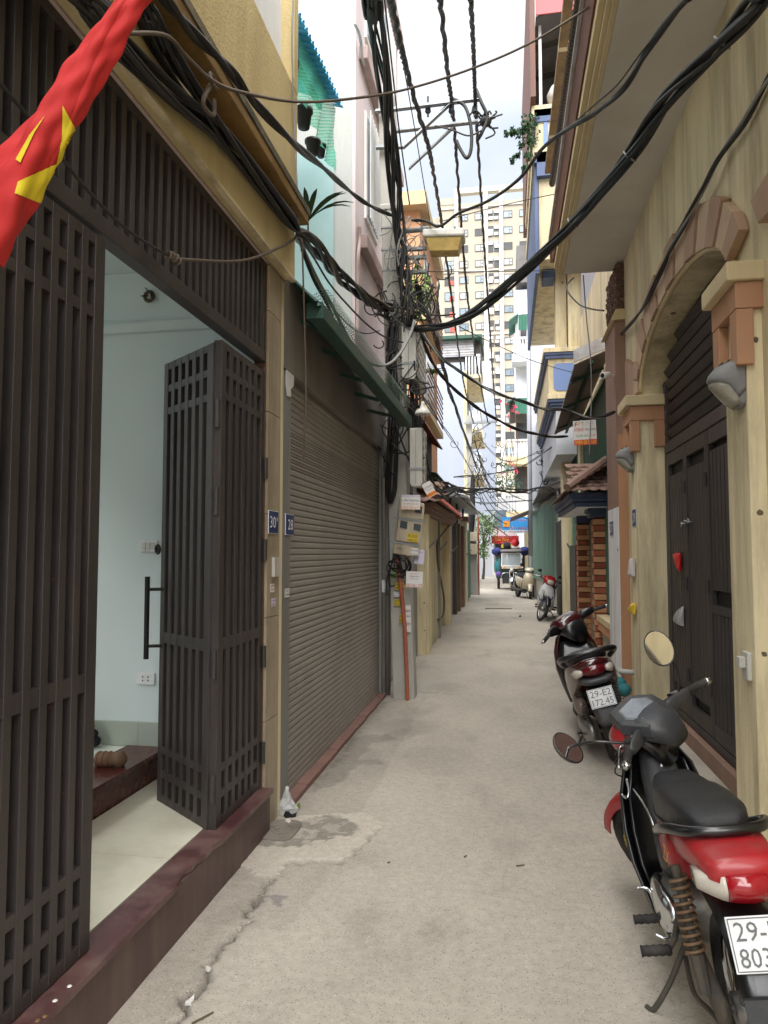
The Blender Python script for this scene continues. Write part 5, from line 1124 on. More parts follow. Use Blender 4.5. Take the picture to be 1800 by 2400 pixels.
obj('roof_underside', MB().obox((a.x + .02, Yb - .3, a.z - .02), (2.4, 0, .5), (0, 6, 0), (0, 0, .03)), 'roof_under', YB)
for f in (.5, 1.5): obj('rafter', MB().obox((a.x + .02, Yb + f, a.z - .1), (2.4, 0, .5), (0, .08, 0), (0, 0, .08)), 'dark_wall', YB)
obj('back_wall', MB().box(2.0, 2.2, Yb + .2, Yb + 6, 8, 12.4), 'grey_wall', YB)
GW = thing('grey_house', 'plain grey rendered wall behind the brown pilaster', 'house', (1.5, 9.5, 0))
obj('wall', MB().box(1.46, 3, 9.0, 13.9, 4.1, 9), 'grey_wall', GW)
# pots on the upper balcony
p = gy(1303, 248, Yb); one('ceramic_jar', MB().lathe([(.15, 0), (.22, .12), (.23, .22), (.15, .38), (.02, .4)], (p.x + .05, Yb, p.z), n=16), 'lamp_white', 'round white jar on the upper yellow balcony rail', 'jar', smooth=True)
p = gy(1340, 248, Yb); t = thing('potted_plant', 'terracotta trough with bushy plant on the upper yellow balcony', 'plant', tuple(p)); obj('trough', MB().box(p.x - .1, p.x + .45, Yb - .1, Yb + .15, p.z, p.z + .24), 'terracotta', t, bevel=.02)
def leaves(c, r, n, size, seed, flat=1.0):
    random.seed(seed); mb = MB(); c = Vector(c)
    for k in range(n):
        d = Vector((random.gauss(0, 1), random.gauss(0, 1), random.gauss(0, 1))); d.normalize(); p = c + Vector((d.x * r[0], d.y * r[1], d.z * r[2])) * random.random() ** .5
        a = Vector((random.uniform(-1, 1), random.uniform(-1, 1), random.uniform(-1, 1))).normalized(); b = a.orthogonal().normalized(); s = size * random.uniform(.6, 1.3)
        mb.add([p - a * s * .5, p + b * s * .28, p + a * s * .5, p - b * s * .28], [(0, 1, 2, 3)])
    return mb
obj('foliage', leaves((p.x + .2, Yb, p.z + .75), (.35, .2, .55), 260, .11, 4), 'leaf', t)
q = gy(1242, 285, Yb - .1); t = thing('creeper', 'trailing green creeper spilling off the upper yellow balcony', 'plant', tuple(q)); mb = MB()
for k, (px, py, r_) in enumerate(((1243, 285, .2), (1240, 310, .22), (1244, 335, .16), (1228, 300, .12), (1215, 312, .1), (1200, 310, .08), (1186, 314, .05), (1222, 340, .08), (1212, 365, .07), (1200, 376, .06), (1228, 395, .06), (1238, 365, .1))):
    m2 = leaves(gy(px, py, Yb - .2), (r_, .15, r_), int(26 + 420 * r_), .085, k); mb.add(m2.v, m2.f)
obj('foliage', mb, 'leaf_dark', t)
mb = MB()
for pts in (((1246, 300), (1225, 298), (1205, 308), (1180, 314)), ((1246, 320), (1225, 345), (1210, 365), (1196, 378)), ((1246, 340), (1238, 370), (1226, 398))): mb.tube(smooth_path([gy(a, b, Yb - .2) for a, b in pts]), .008, 5)
obj('stem', mb, 'twig', t)
# ================================================================ middle distance, left
OH = thing('orange_house', 'narrow orange house with railed balconies on the left beyond the gateway', 'house', (-1.8, 16, 0))
obj('wall', MB().box(-5, -1.78, 14.9, 18.6, 3.0, 9.0), 'orange_wall', OH); obj('eave', MB().box(-5, -1.62, 14.6, 18.9, 9.0, 9.3), 'cream_trim', OH)
for z in (4.6, 6.6):
    obj('balcony_floor', MB().box(-1.9, -1.62, 14.9, 18.6, z, z + .14), 'cream_trim', OH)
    mb = MB(); [mb.box(-1.64, -1.62, 14.9, 18.6, z + .25 + k * .13, z + .29 + k * .13) for k in range(7)]; obj('railing', mb, 'brown_paint', OH)
    wf = obj('window', MB().box(-1.78, -1.76, 15.6, 17.6, z + .3, z + 1.7), 'white_metal', OH); obj('pane', MB().box(-1.76, -1.755, 15.7, 17.5, z + .4, z + 1.6), 'win_glass', wf)
BH = thing('blue_grey_house', 'blank pale blue house wall with yellow side balconies on the left', 'house', (-2.5, 33, 0))
a, b2 = gy(1019, 852, 32), gy(1087, 852, 32)
obj('wall', MB().box(-8, b2.x, 32, 41, 0, a.z), 'blue_grey_wall', BH)
obj('corner_strip', MB().box(b2.x - .02, b2.x + .12, 31.98, 32.3, 0, a.z - .4), 'yellow_bright', BH)
for py in (882, 1003, 1103):
    z = gy(1100, py, 34).z
    obj('balcony_floor', MB().box(b2.x, b2.x + .75, 32.5, 38, z - .45, z - .3), 'yellow_bright', BH); obj('rail', MB().box(b2.x + .55, b2.x + .72, 32.5, 38, z + .55, z + .65), 'white_paint', BH)
    mb = MB(); [mb.cyl((b2.x + .64, 32.6 + k * .3, z - .3), (b2.x + .64, 32.6 + k * .3, z + .55), .05, n=6) for k in range(18)]; [mb.cyl((b2.x + .08 + k * .14, 32.55, z - .3), (b2.x + .08 + k * .14, 32.55, z + .55), .04, n=6) for k in range(5)]; obj('baluster', mb, 'white_paint', BH)
    wf = obj('window', MB().box(b2.x - .01, b2.x + .03, 33.2, 35.5, z - .3, z + 1.9), 'brown_wood', BH); obj('pane', MB().box(b2.x + .03, b2.x + .035, 33.3, 35.4, z - .2, z + 1.8), 'win_dark', wf)
c0, c1_ = gy(1014, 838, 33), gy(1110, 797, 33)
for k in range(12): z = c0.z + k * (c1_.z - c0.z) / 12; obj('siding_board', MB().box(c0.x, c1_.x, 33 - .03 * (k % 2), 33.1, z, z + (c1_.z - c0.z) / 12 - .006), 'flashing', BH)
obj('shed_roof', MB().box(c0.x - .3, c1_.x + .4, 32.6, 36, c1_.z, c1_.z + .15), 'green_sheet', BH); obj('shed_dark', MB().box(c0.x, c1_.x + .3, 33.2, 36, a.z - .1, c1_.z), 'dark_wall', BH)
WB = thing('pale_blue_house', 'pale blue white house rising at the left end of the alley', 'house', (-2, 50, 0))
a, b2 = gy(1096, 848, 50), gy(1150, 868, 50); obj('wall', MB().box(-9, b2.x, 50, 58, 4.2, a.z), 'pale_wall', WB); obj('lower_block', MB().box(b2.x - 1.6, b2.x + .3, 48.5, 50, 4.2, gy(1110, 945, 50).z), 'blue_grey_wall', WB)
obj('ground_floor', MB().box(-9, gy(1150, 1250, 48).x, 48.4, 58, 0, 4.2), 'pale_wall', WB)
# ================================================================ middle distance, right
GT = thing('grey_tall_house', 'tall narrow grey wall with downpipe past the blue balconies on the right', 'house', (1.0, 24, 0))
a, b2 = gy(1242, 690, 24), gy(1276, 690, 24); obj('wall', MB().box(a.x, 4, 24, 29, 3.0, a.z), 'pale_wall', GT); obj('downpipe', MB().cyl((a.x - .06, 24.1, 1.5), (a.x - .06, 24.1, a.z - 1.2), .06, n=8), 'grey_wall', GT, True)
obj('roof_room', MB().box(a.x + .15, 3, 25, 28, a.z, a.z + 2.5), 'win_dark', GT); mb = MB(); [mb.cyl((a.x + .1, 24.2 + k * .25, a.z), (a.x + .1, 24.2 + k * .25, a.z + 1.2), .025, n=5) for k in range(8)]; obj('railing', mb, 'white_metal', GT)
CB = thing('corrugated_shack', 'stained concrete wall clad with green corrugated sheet on the right', 'building', (1.1, 22, 0))
q0, q1 = Vector((.95, 26, 0)), Vector((1.38, 20, 0)); dq = (q1 - q0)
obj('wall', MB().prism([q0, q1, Vector((3, 20, 0)), Vector((3, 26, 0))], (0, 0, 3.2)), 'stained_wall', CB)
nrm = Vector((-dq.y, dq.x, 0)).normalized(); nrm = nrm if nrm.x < 0 else -nrm
obj('sheet_cladding', corr(q0 + nrm * .03 + Vector((0, 0, .72)), (0, 0, 1), dq, 2.35, dq.length, .05, .3, seg=6), 'green_pale', CB)
obj('corner_pipe', MB().cyl(q1 + Vector((0, .1, 0)), q1 + Vector((0, .1, 3.3)), .04, n=8), 'galv', CB); obj('upper_bay', MB().box(.98, 3, 19.8, 23.9, 3.4, 5.8), 'grey_wall', CB); obj('canopy', MB().prism([(1.4, 18.5, 3.38), (.85, 18.5, 3.2), (.85, 18.5, 3.24), (1.4, 18.5, 3.45)], (0, 6, 0)), 'roof_under', CB)
obj('door', MB().box(1.3, 1.4, 16.3, 19.6, -.03, 2.4), 'dark_wall', CB); obj('rail', MB().box(1.0, 1.04, 19.78, 19.8, 5.0, 6.4), 'black_iron', CB)
obj('lean_to', MB().box(.9, 3, 26.2, 31, 0, 3.1), 'dark_wall', CB); obj('lean_to_pipe', MB().cyl((.86, 26.4, 0), (.86, 26.4, 4.2), .06, n=8), 'grey_wall', CB)
obj('side_awning', MB().obox((.9, 27, 3.2), (-.75, 0, -.3), (0, 3.4, 0), (0, 0, .04)), 'awning_dark', CB)
obj('far_wall', MB().box(1.0, 3, 31, 42, 0, 3.4), 'cream_trim', CB)
WH = thing('white_house', 'white house with green canopies and baluster balconies on the right at distance', 'house', (1, 40, 0))
a = gy(1207, 700, 40); obj('wall', MB().box(a.x, 4, 40, 47, 3.6, a.z), 'white_paint', WH)
for k, (py, px0, m_) in enumerate(((742, 1193, 'green_door'), (935, 1185, 'green_door'))):
    z = gy(1200, py, 39).z; x0 = gy(px0, py, 39).x; obj('canopy', MB().obox((x0, 38.6, z - .35), (.5, 0, .35), (0, 3, 0), (0, 0, .05)), m_, WH); obj('canopy_front', corr((x0 + .5, 38.6, z - .9), (0, 0, 1), (1, 0, 0), .85, 1.3, .03, .15), m_, WH)
for k, (py, px0, h_) in enumerate(((830, 1200, .8), (1068, 1188, 1.1), (1195, 1186, .9))):
    z = gy(1200, py, 39).z; x0 = gy(px0, py, 39).x
    obj('balcony_floor', MB().box(x0, 2, 38.7, 40, z - .5, z - .1), 'yellow_bright' if k else 'white_paint', WH); obj('rail', MB().box(x0, 2, 38.7, 38.85, z + .75, z + .85), 'white_paint', WH)
    mb = MB(); [mb.lathe([(.03, 0), (.06, .2), (.035, .5), (.05, .85)], (x0 + .1 + q * .16, 38.78, z - .1), n=6) for q in range(9)]; obj('baluster', mb, 'white_paint', WH)
    wf = obj('window', MB().box(x0 + .5, x0 + 1.2, 39.9, 39.99, z + .9, z + 2.5), 'brown_wood', WH); obj('pane', MB().box(x0 + .56, x0 + 1.14, 39.88, 39.9, z + 1, z + 2.4), 'win_dark', wf)
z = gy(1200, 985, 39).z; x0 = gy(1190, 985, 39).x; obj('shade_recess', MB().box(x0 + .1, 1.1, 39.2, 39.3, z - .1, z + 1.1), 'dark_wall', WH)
a = gy(1205, 640, 60); b2 = gy(1262, 560, 60); DV = thing('grey_block', 'dark tiled rooftop block seen above the grey wall on the right', 'building', (a.x, 60, 0)); obj('wall', MB().box(a.x, 8, 60, 66, 0, gy(1205, 680, 60).z), 'pale_wall', DV); obj('tiled_roof', MB().box(gy(1210, 600, 60).x, 8, 59.5, 66, gy(1205, 668, 60).z, gy(1205, 582, 60).z), 'roof_under', DV)
# ================================================================ apartment tower
YT = 140.0
TW = thing('apartment_tower', 'tall cream apartment tower filling the sky behind the alley', 'tower', (gy(1130, 1290, YT).x, YT, 0))
def tx(px): return gy(px, 900, YT).x
def tz(py, px=1130): return gy(px, py, YT).z
obj('main_wall', MB().box(tx(1030), tx(1330), YT, YT + 18, 0, tz(474)), 'tower_wall', TW); obj('left_wing', MB().box(tx(900), tx(1029.6), YT + 1, YT + 16, 0, tz(497)), 'tower_wall', TW)
obj('plant_room', MB().box(tx(1030), tx(1067), YT - .1, YT + 9, tz(474), tz(458)), 'tower_wall', TW)
for px0, px1 in ((1067, 1076), (1136, 1147), (1173, 1183), (1240, 1250), (1000, 1012)): obj('pier', MB().box(tx(px0), tx(px1), YT - .45, YT - .002, 0, tz(452) if px0 > 1010 else tz(500)), 'tower_white', TW)
obj('roof_beam', MB().box(tx(1067), tx(1250), YT - .5, YT + .8, tz(452), tz(440)), 'tower_white', TW); obj('roof_beam', MB().box(tx(1067), tx(1250), YT + 8, YT + 9, tz(452), tz(440)), 'tower_white', TW)
for k in range(5): py = 486 + k * 150; obj('string_course', MB().box(tx(1030), tx(1250), YT - .25, YT - .003, tz(py), tz(py - 3)), 'tower_white', TW)
wW, wH = 21 * YT / FPX, 17 * YT / FPX
def wmesh(w, h):
    f = MB(); t_ = .12
    f.box(-w / 2, w / 2, -.06, .1, -h / 2, -h / 2 + t_); f.box(-w / 2, w / 2, -.06, .1, h / 2 - t_, h / 2); f.box(-w / 2, -w / 2 + t_, -.06, .1, -h / 2 + t_, h / 2 - t_); f.box(w / 2 - t_, w / 2, -.06, .1, -h / 2 + t_, h / 2 - t_)
    f.box(w * .12, w * .12 + .09, -.06, .1, -h / 2 + t_, h / 2 - t_); f.box(w * .12 + .09, w / 2 - t_, -.055, .1, -.04, .05)
    g_ = MB(); g_.box(-w / 2 + t_, w / 2 - t_, -.02, .06, -h / 2 + t_, h / 2 - t_)
    return me(f, 'window', 'win_frame'), me(g_, 'pane', 'win_glass'), me(g_, 'pane', 'win_dark'), me(g_, 'pane', 'win_curtain'), me(g_, 'pane', 'win_glass')
WM = wmesh(wW, wH); WB_ = wmesh(24 * YT / FPX, 22 * YT / FPX); WA = wmesh(18 * YT / FPX, 16 * YT / FPX)
bal = me(MB().box(-.5, .5, -.05, .1, -1.05, 1.05), 'balcony_opening', 'win_dark'); 
mb = MB(); mb.box(-.42, .42, -.3, -.05, -.3, .3); acm = me(mb, 'air_conditioner', 'ac_white'); mb = MB(); mb.lathe([(.2, 0), (.2, .02)], (.08, -.3, 0), (0, -1, 0), 10); fanm = me(mb, 'fan_grille', 'win_dark')
redm = me(MB().box(-.5, .5, -.08, -.03, -.42, .42), 'red_panel', 'tower_red'); clm = me(MB().box(-.4, .4, -.12, -.06, -.35, .35), 'laundry', 'cloth_pale')
random.seed(31)
def put(m, name, x, y, z, par): o = link(name, m, par); o.location = Vector(o.location) + Vector((x, y, z)); return o
for k in range(19):
    py = 507 + k * 36.8
    for px, mm in ((1089, WM), (1126, WM), (1194, WM), (1232, WM), (1055, WB_), (981, WA)):
        if px == 981: py2 = py + 22
        else: py2 = py
        if px == 1055 and k == 0: continue
        w_ = put(mm[0], 'window', tx(px), YT - .06 if px != 981 else YT + .94, tz(py2), TW); put(random.choice(mm[1:]), 'pane', 0, 0, 0, w_)
        if px == 1055 and k > 3: put(redm, 'red_panel', .45, -.05, -.45, w_)
    for px in (1153, 1167):
        b_ = put(bal, 'balcony_opening', tx(px), YT - .05, tz(py), TW)
        for dz in random.sample((-.65, 0, .65), 2):
            if random.random() < .7: a_ = put(acm, 'air_conditioner', random.uniform(-.1, .1), 0, dz, b_)
            elif random.random() < .6: put(clm, 'laundry', random.uniform(-.1, .1), 0, dz, b_)
    b_ = put(bal, 'balcony_opening', tx(1020), YT + .95, tz(py + 18), TW); b_.scale = (2.2, 1, 1)
# ================================================================ street at the end
EN = thing('street_shops', 'low shopfront row across the street at the end of the alley', 'shop', (0, 64, 0))
obj('wall', MB().box(-14, 10, 64, 70, 0, 6.5), 'white_paint', EN); obj('awning_strip', MB().box(-8, 4, 62.6, 64, 2.6, 2.9), 'tower_red', EN)
for k in range(6): obj('shop_window', MB().box(-7 + k * 2, -5.4 + k * 2, 63.9, 63.99, .5, 2.4), 'win_dark', EN)
obj('upper_window', MB().box(-2, 1.0, 63.9, 63.99, 3.8, 5.4), 'win_glass', EN)
def sign(label, px0, px1, py0, py1, y, mat, rows, cat='sign', name='sign_board', th=.04):
    a, b2 = gy(px0, py0, y), gy(px1, py1, y); t = thing(name, label, cat, (a.x, y, b2.z)); obj('board', MB().box(a.x, b2.x, y, y + th, b2.z, a.z), mat, t); w, h = b2.x - a.x, a.z - b2.z
    for txt, fx, fz, fw, fh, m_ in rows: text(txt, (a.x + w * fx, y - .002, b2.z + h * fz), (1, 0, 0), (0, 0, 1), m_, t, w * fw, h * fh)
    return t, a, b2
t, a, b2 = sign('bright blue laundry signboard with red letters over the alley', 1176, 1242, 1212, 1249, 31, 'sign_blue', [('GIẶT SẤY', .52, .8, .8, .24, 'ink_white'), ('LẤY NGAY', .62, .33, .66, .24, 'ink_white')])
w, h = b2.x - a.x, a.z - b2.z
text('GIẶT SẤY', (a.x + w * .52, 30.99, b2.z + h * .8), (1, 0, 0), (0, 0, 1), 'ink_red', t, w * .78, h * .2); text('LẤY NGAY', (a.x + w * .62, 30.99, b2.z + h * .33), (1, 0, 0), (0, 0, 1), 'ink_red', t, w * .64, h * .2)
obj('lower_strip', MB().box(a.x, b2.x, 30.985, 30.999, b2.z, b2.z + h * .17), 'paper', t); text('ĐT: 0972.89.28.67 / 098', (a.x + w * .5, 30.98, b2.z + h * .08), (1, 0, 0), (0, 0, 1), 'ink_navy', t, w * .85, h * .1); obj('sticker_patch', MB().box(a.x + w * .05, a.x + w * .28, 30.97, 30.984, b2.z + h * .38, b2.z + h * .75), 'ink_orange', t)
t, a, b2 = sign('red welcome banner with yellow script above the far street', 1152, 1216, 1256, 1274, 44, 'sign_red', [('Chào Mừng', .38, .5, .5, .55, 'ink_yellow'), ('NHIỆT LIỆT', .5, .86, .5, .16, 'ink_white'), ('TỔ DÂN PHỐ', .6, .12, .5, .16, 'ink_white')], 'banner', 'banner')
sign('small yellow shop sign below the red banner', 1175, 1212, 1276, 1284, 46, 'ink_yellow', [('NHÀ THUỐC', .5, .5, .7, .6, 'ink_green')])
p = gy(1208, 1272, 30); one('lantern', MB().lathe([(.05, 0), (.14, .06), (.17, .16), (.14, .26), (.05, .32), (.04, .34)], p - Vector((0, 0, .17)), n=14), 'sign_red', 'round red lantern hanging under the dark side awning', 'lantern', smooth=True)
p = gz(1138, 1346); t = thing('striped_post', 'yellow and black striped post at the street corner', 'post', (p.x, p.y, 0))
for k in range(6): obj('stripe_band', MB().cyl((p.x, p.y, k * .14), (p.x, p.y, (k + 1) * .14), .09, n=10), 'ink_yellow' if k % 2 else 'ink_black', t)
# trees and flowers
def tree(name, base, h, label, blobs, mat, size, seed):
    t = thing(name, label, 'tree', tuple(base)); base = Vector(base); random.seed(seed); mb = MB()
    topc = base + Vector((0, 0, h * .45)); mb.tube(smooth_path([base, base + Vector((.08, 0, h * .25)), topc]), [.1 - .006 * i for i in range(13)], 7)
    for c, r in blobs: mb.tube(smooth_path([topc, (topc + Vector(c)) / 2 + Vector((random.uniform(-.2, .2), 0, .1)), Vector(c)], 4), [.045 - .004 * i for i in range(9)], 5)
    obj('trunk', mb, 'twig', t); mb = MB()
    for i, (c, r) in enumerate(blobs): m2 = leaves(c, (r, r, r * .8), int(170 * r), size, seed + i); mb.add(m2.v, m2.f)
    obj('crown', mb, mat, t)
bl = [(gy(px, py, 44), r) for px, py, r in ((1136, 1225, .7), (1148, 1215, .6), (1130, 1245, .65), (1146, 1250, .7), (1138, 1270, .6), (1128, 1288, .5), (1150, 1235, .5), (1135, 1300, .35), (1120, 1215, .6))]
b_ = gy(1132, 1346, 44); b_.z = 0; tree('street_tree', b_, 4.0, 'leafy green street tree behind the far power pole', bl, 'leaf_tree', .17, 5)
bl = [(gy(px, py, 36), r) for px, py, r in ((1180, 1140, .45), (1192, 1122, .5), (1170, 1128, .35), (1205, 1135, .4), (1188, 1100, .3), (1178, 1085, .25))]
t = thing('bougainvillea', 'sparse climber with pink red flowers before the white house', 'plant', tuple(gy(1190, 1140, 36))); mb = MB(); mf = MB()
for i, (c, r) in enumerate(bl): m2 = leaves(c, (r, r * .6, r), int(120 * r), .13, 40 + i); mb.add(m2.v, m2.f)
obj('foliage', mb, 'leaf_dark', t); random.seed(6)
for px, py in ((1180, 930), (1186, 945), (1176, 940), (1206, 955), (1200, 965), (1212, 968), (1192, 975), (1194, 1080), (1207, 1098), (1210, 1106), (1200, 1090), (1180, 1110), (1198, 1005)):
    m2 = leaves(gy(px, py, 36), (.14, .14, .12), 9, .13, px); mf.add(m2.v, m2.f)
obj('blossom', mf, 'petal', t); mb = MB()
for pts in (((1185, 1150), (1190, 1100), (1200, 1060), (1196, 1000), (1184, 935)), ((1195, 1150), (1208, 1105), (1214, 1050), (1206, 960)), ((1180, 1150), (1176, 1090), (1186, 1040))): mb.tube(smooth_path([gy(a, b, 36) for a, b in pts]), .018, 5)
obj('stem', mb, 'twig', t)
fern('balcony_fern', gy(1013, 890, 15.5), 'feathery green plant on the orange house balcony', 12, .5, 'leaf', 8, .7, .03)
bl = gy(985, 690, 12); t = thing('wall_shrub', 'pale green shrub showing behind the cable tangle beside the pole', 'plant', tuple(bl)); obj('foliage', leaves(gy(980, 690, 12), (.28, .2, .5), 300, .1, 3), 'leaf_pale', t)
# ================================================================ cables
def strand(pts, r, n=6, k=8, twist=0, amp=0, ph=0, turns=6):
    path = smooth_path(pts, k)
    if amp:
        L = len(path); out = []
        for i, p in enumerate(path):
            t_ = (path[min(i + 1, L - 1)] - path[max(i - 1, 0)]).normalized(); u = t_.cross(Vector((0, 0, 1))); u = u.normalized() if u.length > .05 else Vector((1, 0, 0)); w = t_.cross(u)
            a = ph + turns * 2 * math.pi * i / L; f = min(1, i / 3, (L - 1 - i) / 3 + .15); out.append(p + (u * math.cos(a) + w * math.sin(a)) * amp * f)
        path = out
    return MB().tube(path, r, n)
def cable(label, pts, r, mat='cable_black', strands=1, amp=0, turns=6, name='cable', k=8, back=0, start=None):
    pts = [Vector(p) for p in pts]
    if back: pts = [pts[0] + (pts[0] - pts[1]).normalized() * back] + pts
    if start: pts = [Vector(start)] + pts
    mats = [mat] if isinstance(mat, str) else mat
    if strands == 1: return one(name, strand(pts, r, k=k), mats[0], label, 'cable', smooth=True)
    t = thing(name + '_bundle', label, 'cable', tuple(Vector(pts[0])))
    random.seed(len(label))
    for s in range(strands):
        a = amp * (.55 + .45 * random.random()); obj('strand', strand(pts, r * random.uniform(.8, 1.15), 5, k, amp=a, ph=s * 2 * math.pi / strands + random.uniform(-.3, .3), turns=turns * random.uniform(.7, 1.2)), mats[s % len(mats)], t, True)
    return t
def Z1(pts, x): return [gx(a / 1.8433, b / 1.8433, x) for a, b in pts]
def mixp(pts):
    """(px, py, 'x'|'y', value) -> points"""
    return [gx(a, b, v) if m_ == 'x' else gy(a, b, v) for a, b, m_, v in pts]
cable('thick black cable bundle running along the lintel beam of number 30', Z1([(300, -60), (370, 0), (540, 215), (760, 430), (960, 590), (1140, 810), (1290, 1000)], -1.28), .011, ['cable_black', 'cable_dark', 'cable_black'], 8, .038, .6, back=3)
cable('black cable bundle under the mossy ledge of number 30', Z1([(560, -60), (630, 60), (720, 230), (900, 500), (1010, 640), (1150, 820), (1290, 1000)], -1.275), .011, ['cable_black', 'cable_black', 'cable_dark'], 8, .04, .7, back=3)
def Z6a(x, y): return 600 + x / 4.1475, 500 + y / 4.1475
pp = []
for (x, y), Yv in zip([(405, 205), (560, 310), (700, 470), (830, 620), (960, 740), (1100, 850), (1230, 900), (1330, 925)], [4.45, 5.0, 5.5, 6.0, 6.5, 7.0, 7.5, 7.75]): a, b = Z6a(x, y); pp.append(gy(a, b, Yv))
cable('twisted black cable bundle sagging from the ledge corner to the pole', pp, .014, ['cable_black', 'cable_dark', 'cable_black', 'cable_brown'], 11, .05, 1.6, k=10)
pp = [gy(*Z6a(x, y), Yv) for (x, y), Yv in zip([(410, 230), (480, 400), (600, 650), (740, 900), (880, 1180), (1000, 1370), (1150, 1470), (1290, 1465), (1400, 1360), (1500, 1180), (1540, 1040)], [4.45, 4.7, 5.0, 5.3, 5.9, 6.5, 7.0, 7.2, 7.4, 7.55, 7.6])]
cable('thick grey cable drooping along the green awning and back up to pole', pp, .016, 'cable_grey')
pp = [gy(*Z6a(x, y), Yv) for (x, y), Yv in zip([(420, 230), (560, 430), (720, 690), (900, 900), (1080, 1080), (1250, 1200), (1430, 1255)], [4.45, 5, 5.5, 6.1, 6.7, 7.2, 7.6])]
cable('thin black cable curving from the ledge corner to the terminal box', pp, .009)
pp = [gy(*Z6a(x, y), Yv) for (x, y), Yv in zip([(420, 250), (520, 520), (650, 740), (800, 980), (960, 1130), (1080, 1170), (1200, 1140)], [4.45, 4.9, 5.2, 5.8, 6.4, 7, 7.5])]
cable('slender cable looping low from the ledge corner towards the pole', pp, .006)
pp = [gy(*Z6a(x, y), Yv) for (x, y), Yv in zip([(450, 350), (560, 640), (680, 860), (740, 1000)], [4.5, 4.8, 5.1, 5.4])]
cable('flat black cable dropping onto the green awning roof', pp, .014)
cable('black cable sweeping over the ledge of number 30 to the pole', mixp([(350, -60, 'x', -1.2), (390, 0, 'x', -1.2), (466, 92, 'x', -1.2), (542, 168, 'x', -1.2), (597, 240, 'x', -1.19), (690, 338, 'x', -1.18), (760, 395, 'y', 5.2), (815, 445, 'y', 6.6), (860, 478, 'y', 7.2), (905, 500, 'y', 7.7), (945, 515, 'y', 7.75)]), .016, ['cable_black', 'cable_dark'], 2, .014, 4)
cable('brown tie cable crossing the alley high from ledge to right balcony', mixp([(300, 78, 'x', -1.22), (390, 84, 'x', -1.2), (440, 135, 'x', -1.2), (500, 190, 'x', -1.18), (570, 217, 'x', -1.16), (705, 239, 'y', 3.55), (850, 228, 'y', 3.9), (965, 206, 'y', 4.2), (1108, 160, 'y', 4.3), (1250, 97, 'y', 4.4), (1405, 0, 'y', 4.5), (1440, -30, 'y', 4.5)]), .008, 'cable_brown')
p = gx(500, 190, -1.19); mb = MB().torus(p, (1, 0, .3), .03, .009, 14, 6); mb.tube(smooth_path([p, gx(480, 225, -1.2), gx(478, 250, -1.21), gx(500, 270, -1.21), gx(502, 235, -1.22)]), .01, 6); one('wire_knot', mb, 'cable_brown', 'knotted loop of brown wire hanging below the ledge', 'wire')
cable('thin grey wire stretched across the dark transom to a knot', mixp([(-20, 170, 'x', -1.38), (0, 195, 'x', -1.38), (110, 325, 'x', -1.37), (205, 445, 'x', -1.36), (300, 540, 'x', -1.36), (396, 600, 'x', -1.36)]), .006, 'cable_dark', name='wire')
p = gx(404, 604, -1.36); random.seed(2); mb = MB()
for k in range(6): mb.torus(p + Vector((random.uniform(-.005, .01), random.uniform(-.03, .03), random.uniform(-.008, .008))), (.2, 1, random.uniform(-.4, .4)), .015, .006, 10, 5)
one('wire_knot', mb, 'cable_brown', 'frayed brown wire knot in front of the transom slats', 'wire')
cable('brown wire sagging from the transom knot to the ledge corner', mixp([(396, 602, 'x', -1.36), (430, 608, 'x', -1.35), (542, 613, 'x', -1.32), (600, 603, 'x', -1.31), (650, 582, 'x', -1.30), (690, 560, 'x', -1.29), (700, 530, 'x', -1.29)]), .008, 'cable_brown', name='wire')
cable('thin vertical wire down the ochre wall corner with frayed end', mixp([(688, -10, 'x', -1.32), (684, 90, 'x', -1.32), (686, 180, 'x', -1.32), (690, 300, 'x', -1.32), (697, 460, 'x', -1.3), (700, 535, 'x', -1.28)]), .006, 'cable_grey', name='wire')
cable('loose brown wire dangling in front of the roller shutter', mixp([(708, 560, 'y', 4.4), (712, 700, 'y', 4.4), (716, 850, 'y', 4.4), (717, 950, 'y', 4.4), (712, 1040, 'y', 4.4), (711, 1075, 'y', 4.4)]), .006, 'cable_brown', name='wire')
# right bundles
cable('thick black cable bundle sweeping from the right wall down to the pole', [gy(a, b, y) for a, b, y in ((1840, -70, 2.6), (1777, 0, 2.8), (1697, 97, 3.1), (1560, 240, 3.6), (1474, 366, 4.1), (1342, 524, 4.9), (1222, 641, 5.7), (1119, 727, 6.5), (1050, 762, 7.1), (990, 770, 7.6), (955, 765, 7.8))], .015, ['cable_black', 'cable_black', 'cable_dark'], 8, .036, 2.2, k=12, back=1.4)
for k, (px, py, y) in enumerate(((1692, 100, 3.12), (1476, 366, 4.1), (1343, 522, 4.9))):
    p = gy(px, py, y); one('cable_tie', MB().torus(p, (-.55, .6, -.55), .042, .006, 16, 5), 'cable_grey', ['wire tie round the black bundle nearest the camera', 'wire tie round the black bundle under the soffit', 'wire tie round the black bundle by the balcony fascia'][k], 'cable tie')
cable('black service cable looping from the right balcony to the street lamp', [gy(a, b, y) for a, b, y in ((1640, -35, 3.2), (1609, 0, 3.3), (1514, 120, 3.8), (1457, 212, 4.2), (1400, 264, 4.6), (1325, 303, 5.1), (1274, 349, 5.6), (1216, 418, 6.2), (1136, 475, 6.8), (1068, 505, 7.3), (1030, 528, 7.5), (1000, 520, 7.6), (965, 515, 7.7))], .014, ['cable_black', 'cable_dark'], 2, .012, 5, back=.9)
cable('thin wire beside the black service cable under the balcony', [gy(a, b, y) for a, b, y in ((1620, -5, 3.3), (1515, 108, 3.75), (1450, 195, 4.2), (1400, 240, 4.5), (1345, 288, 5.0))], .005, 'cable_dark', name='wire')
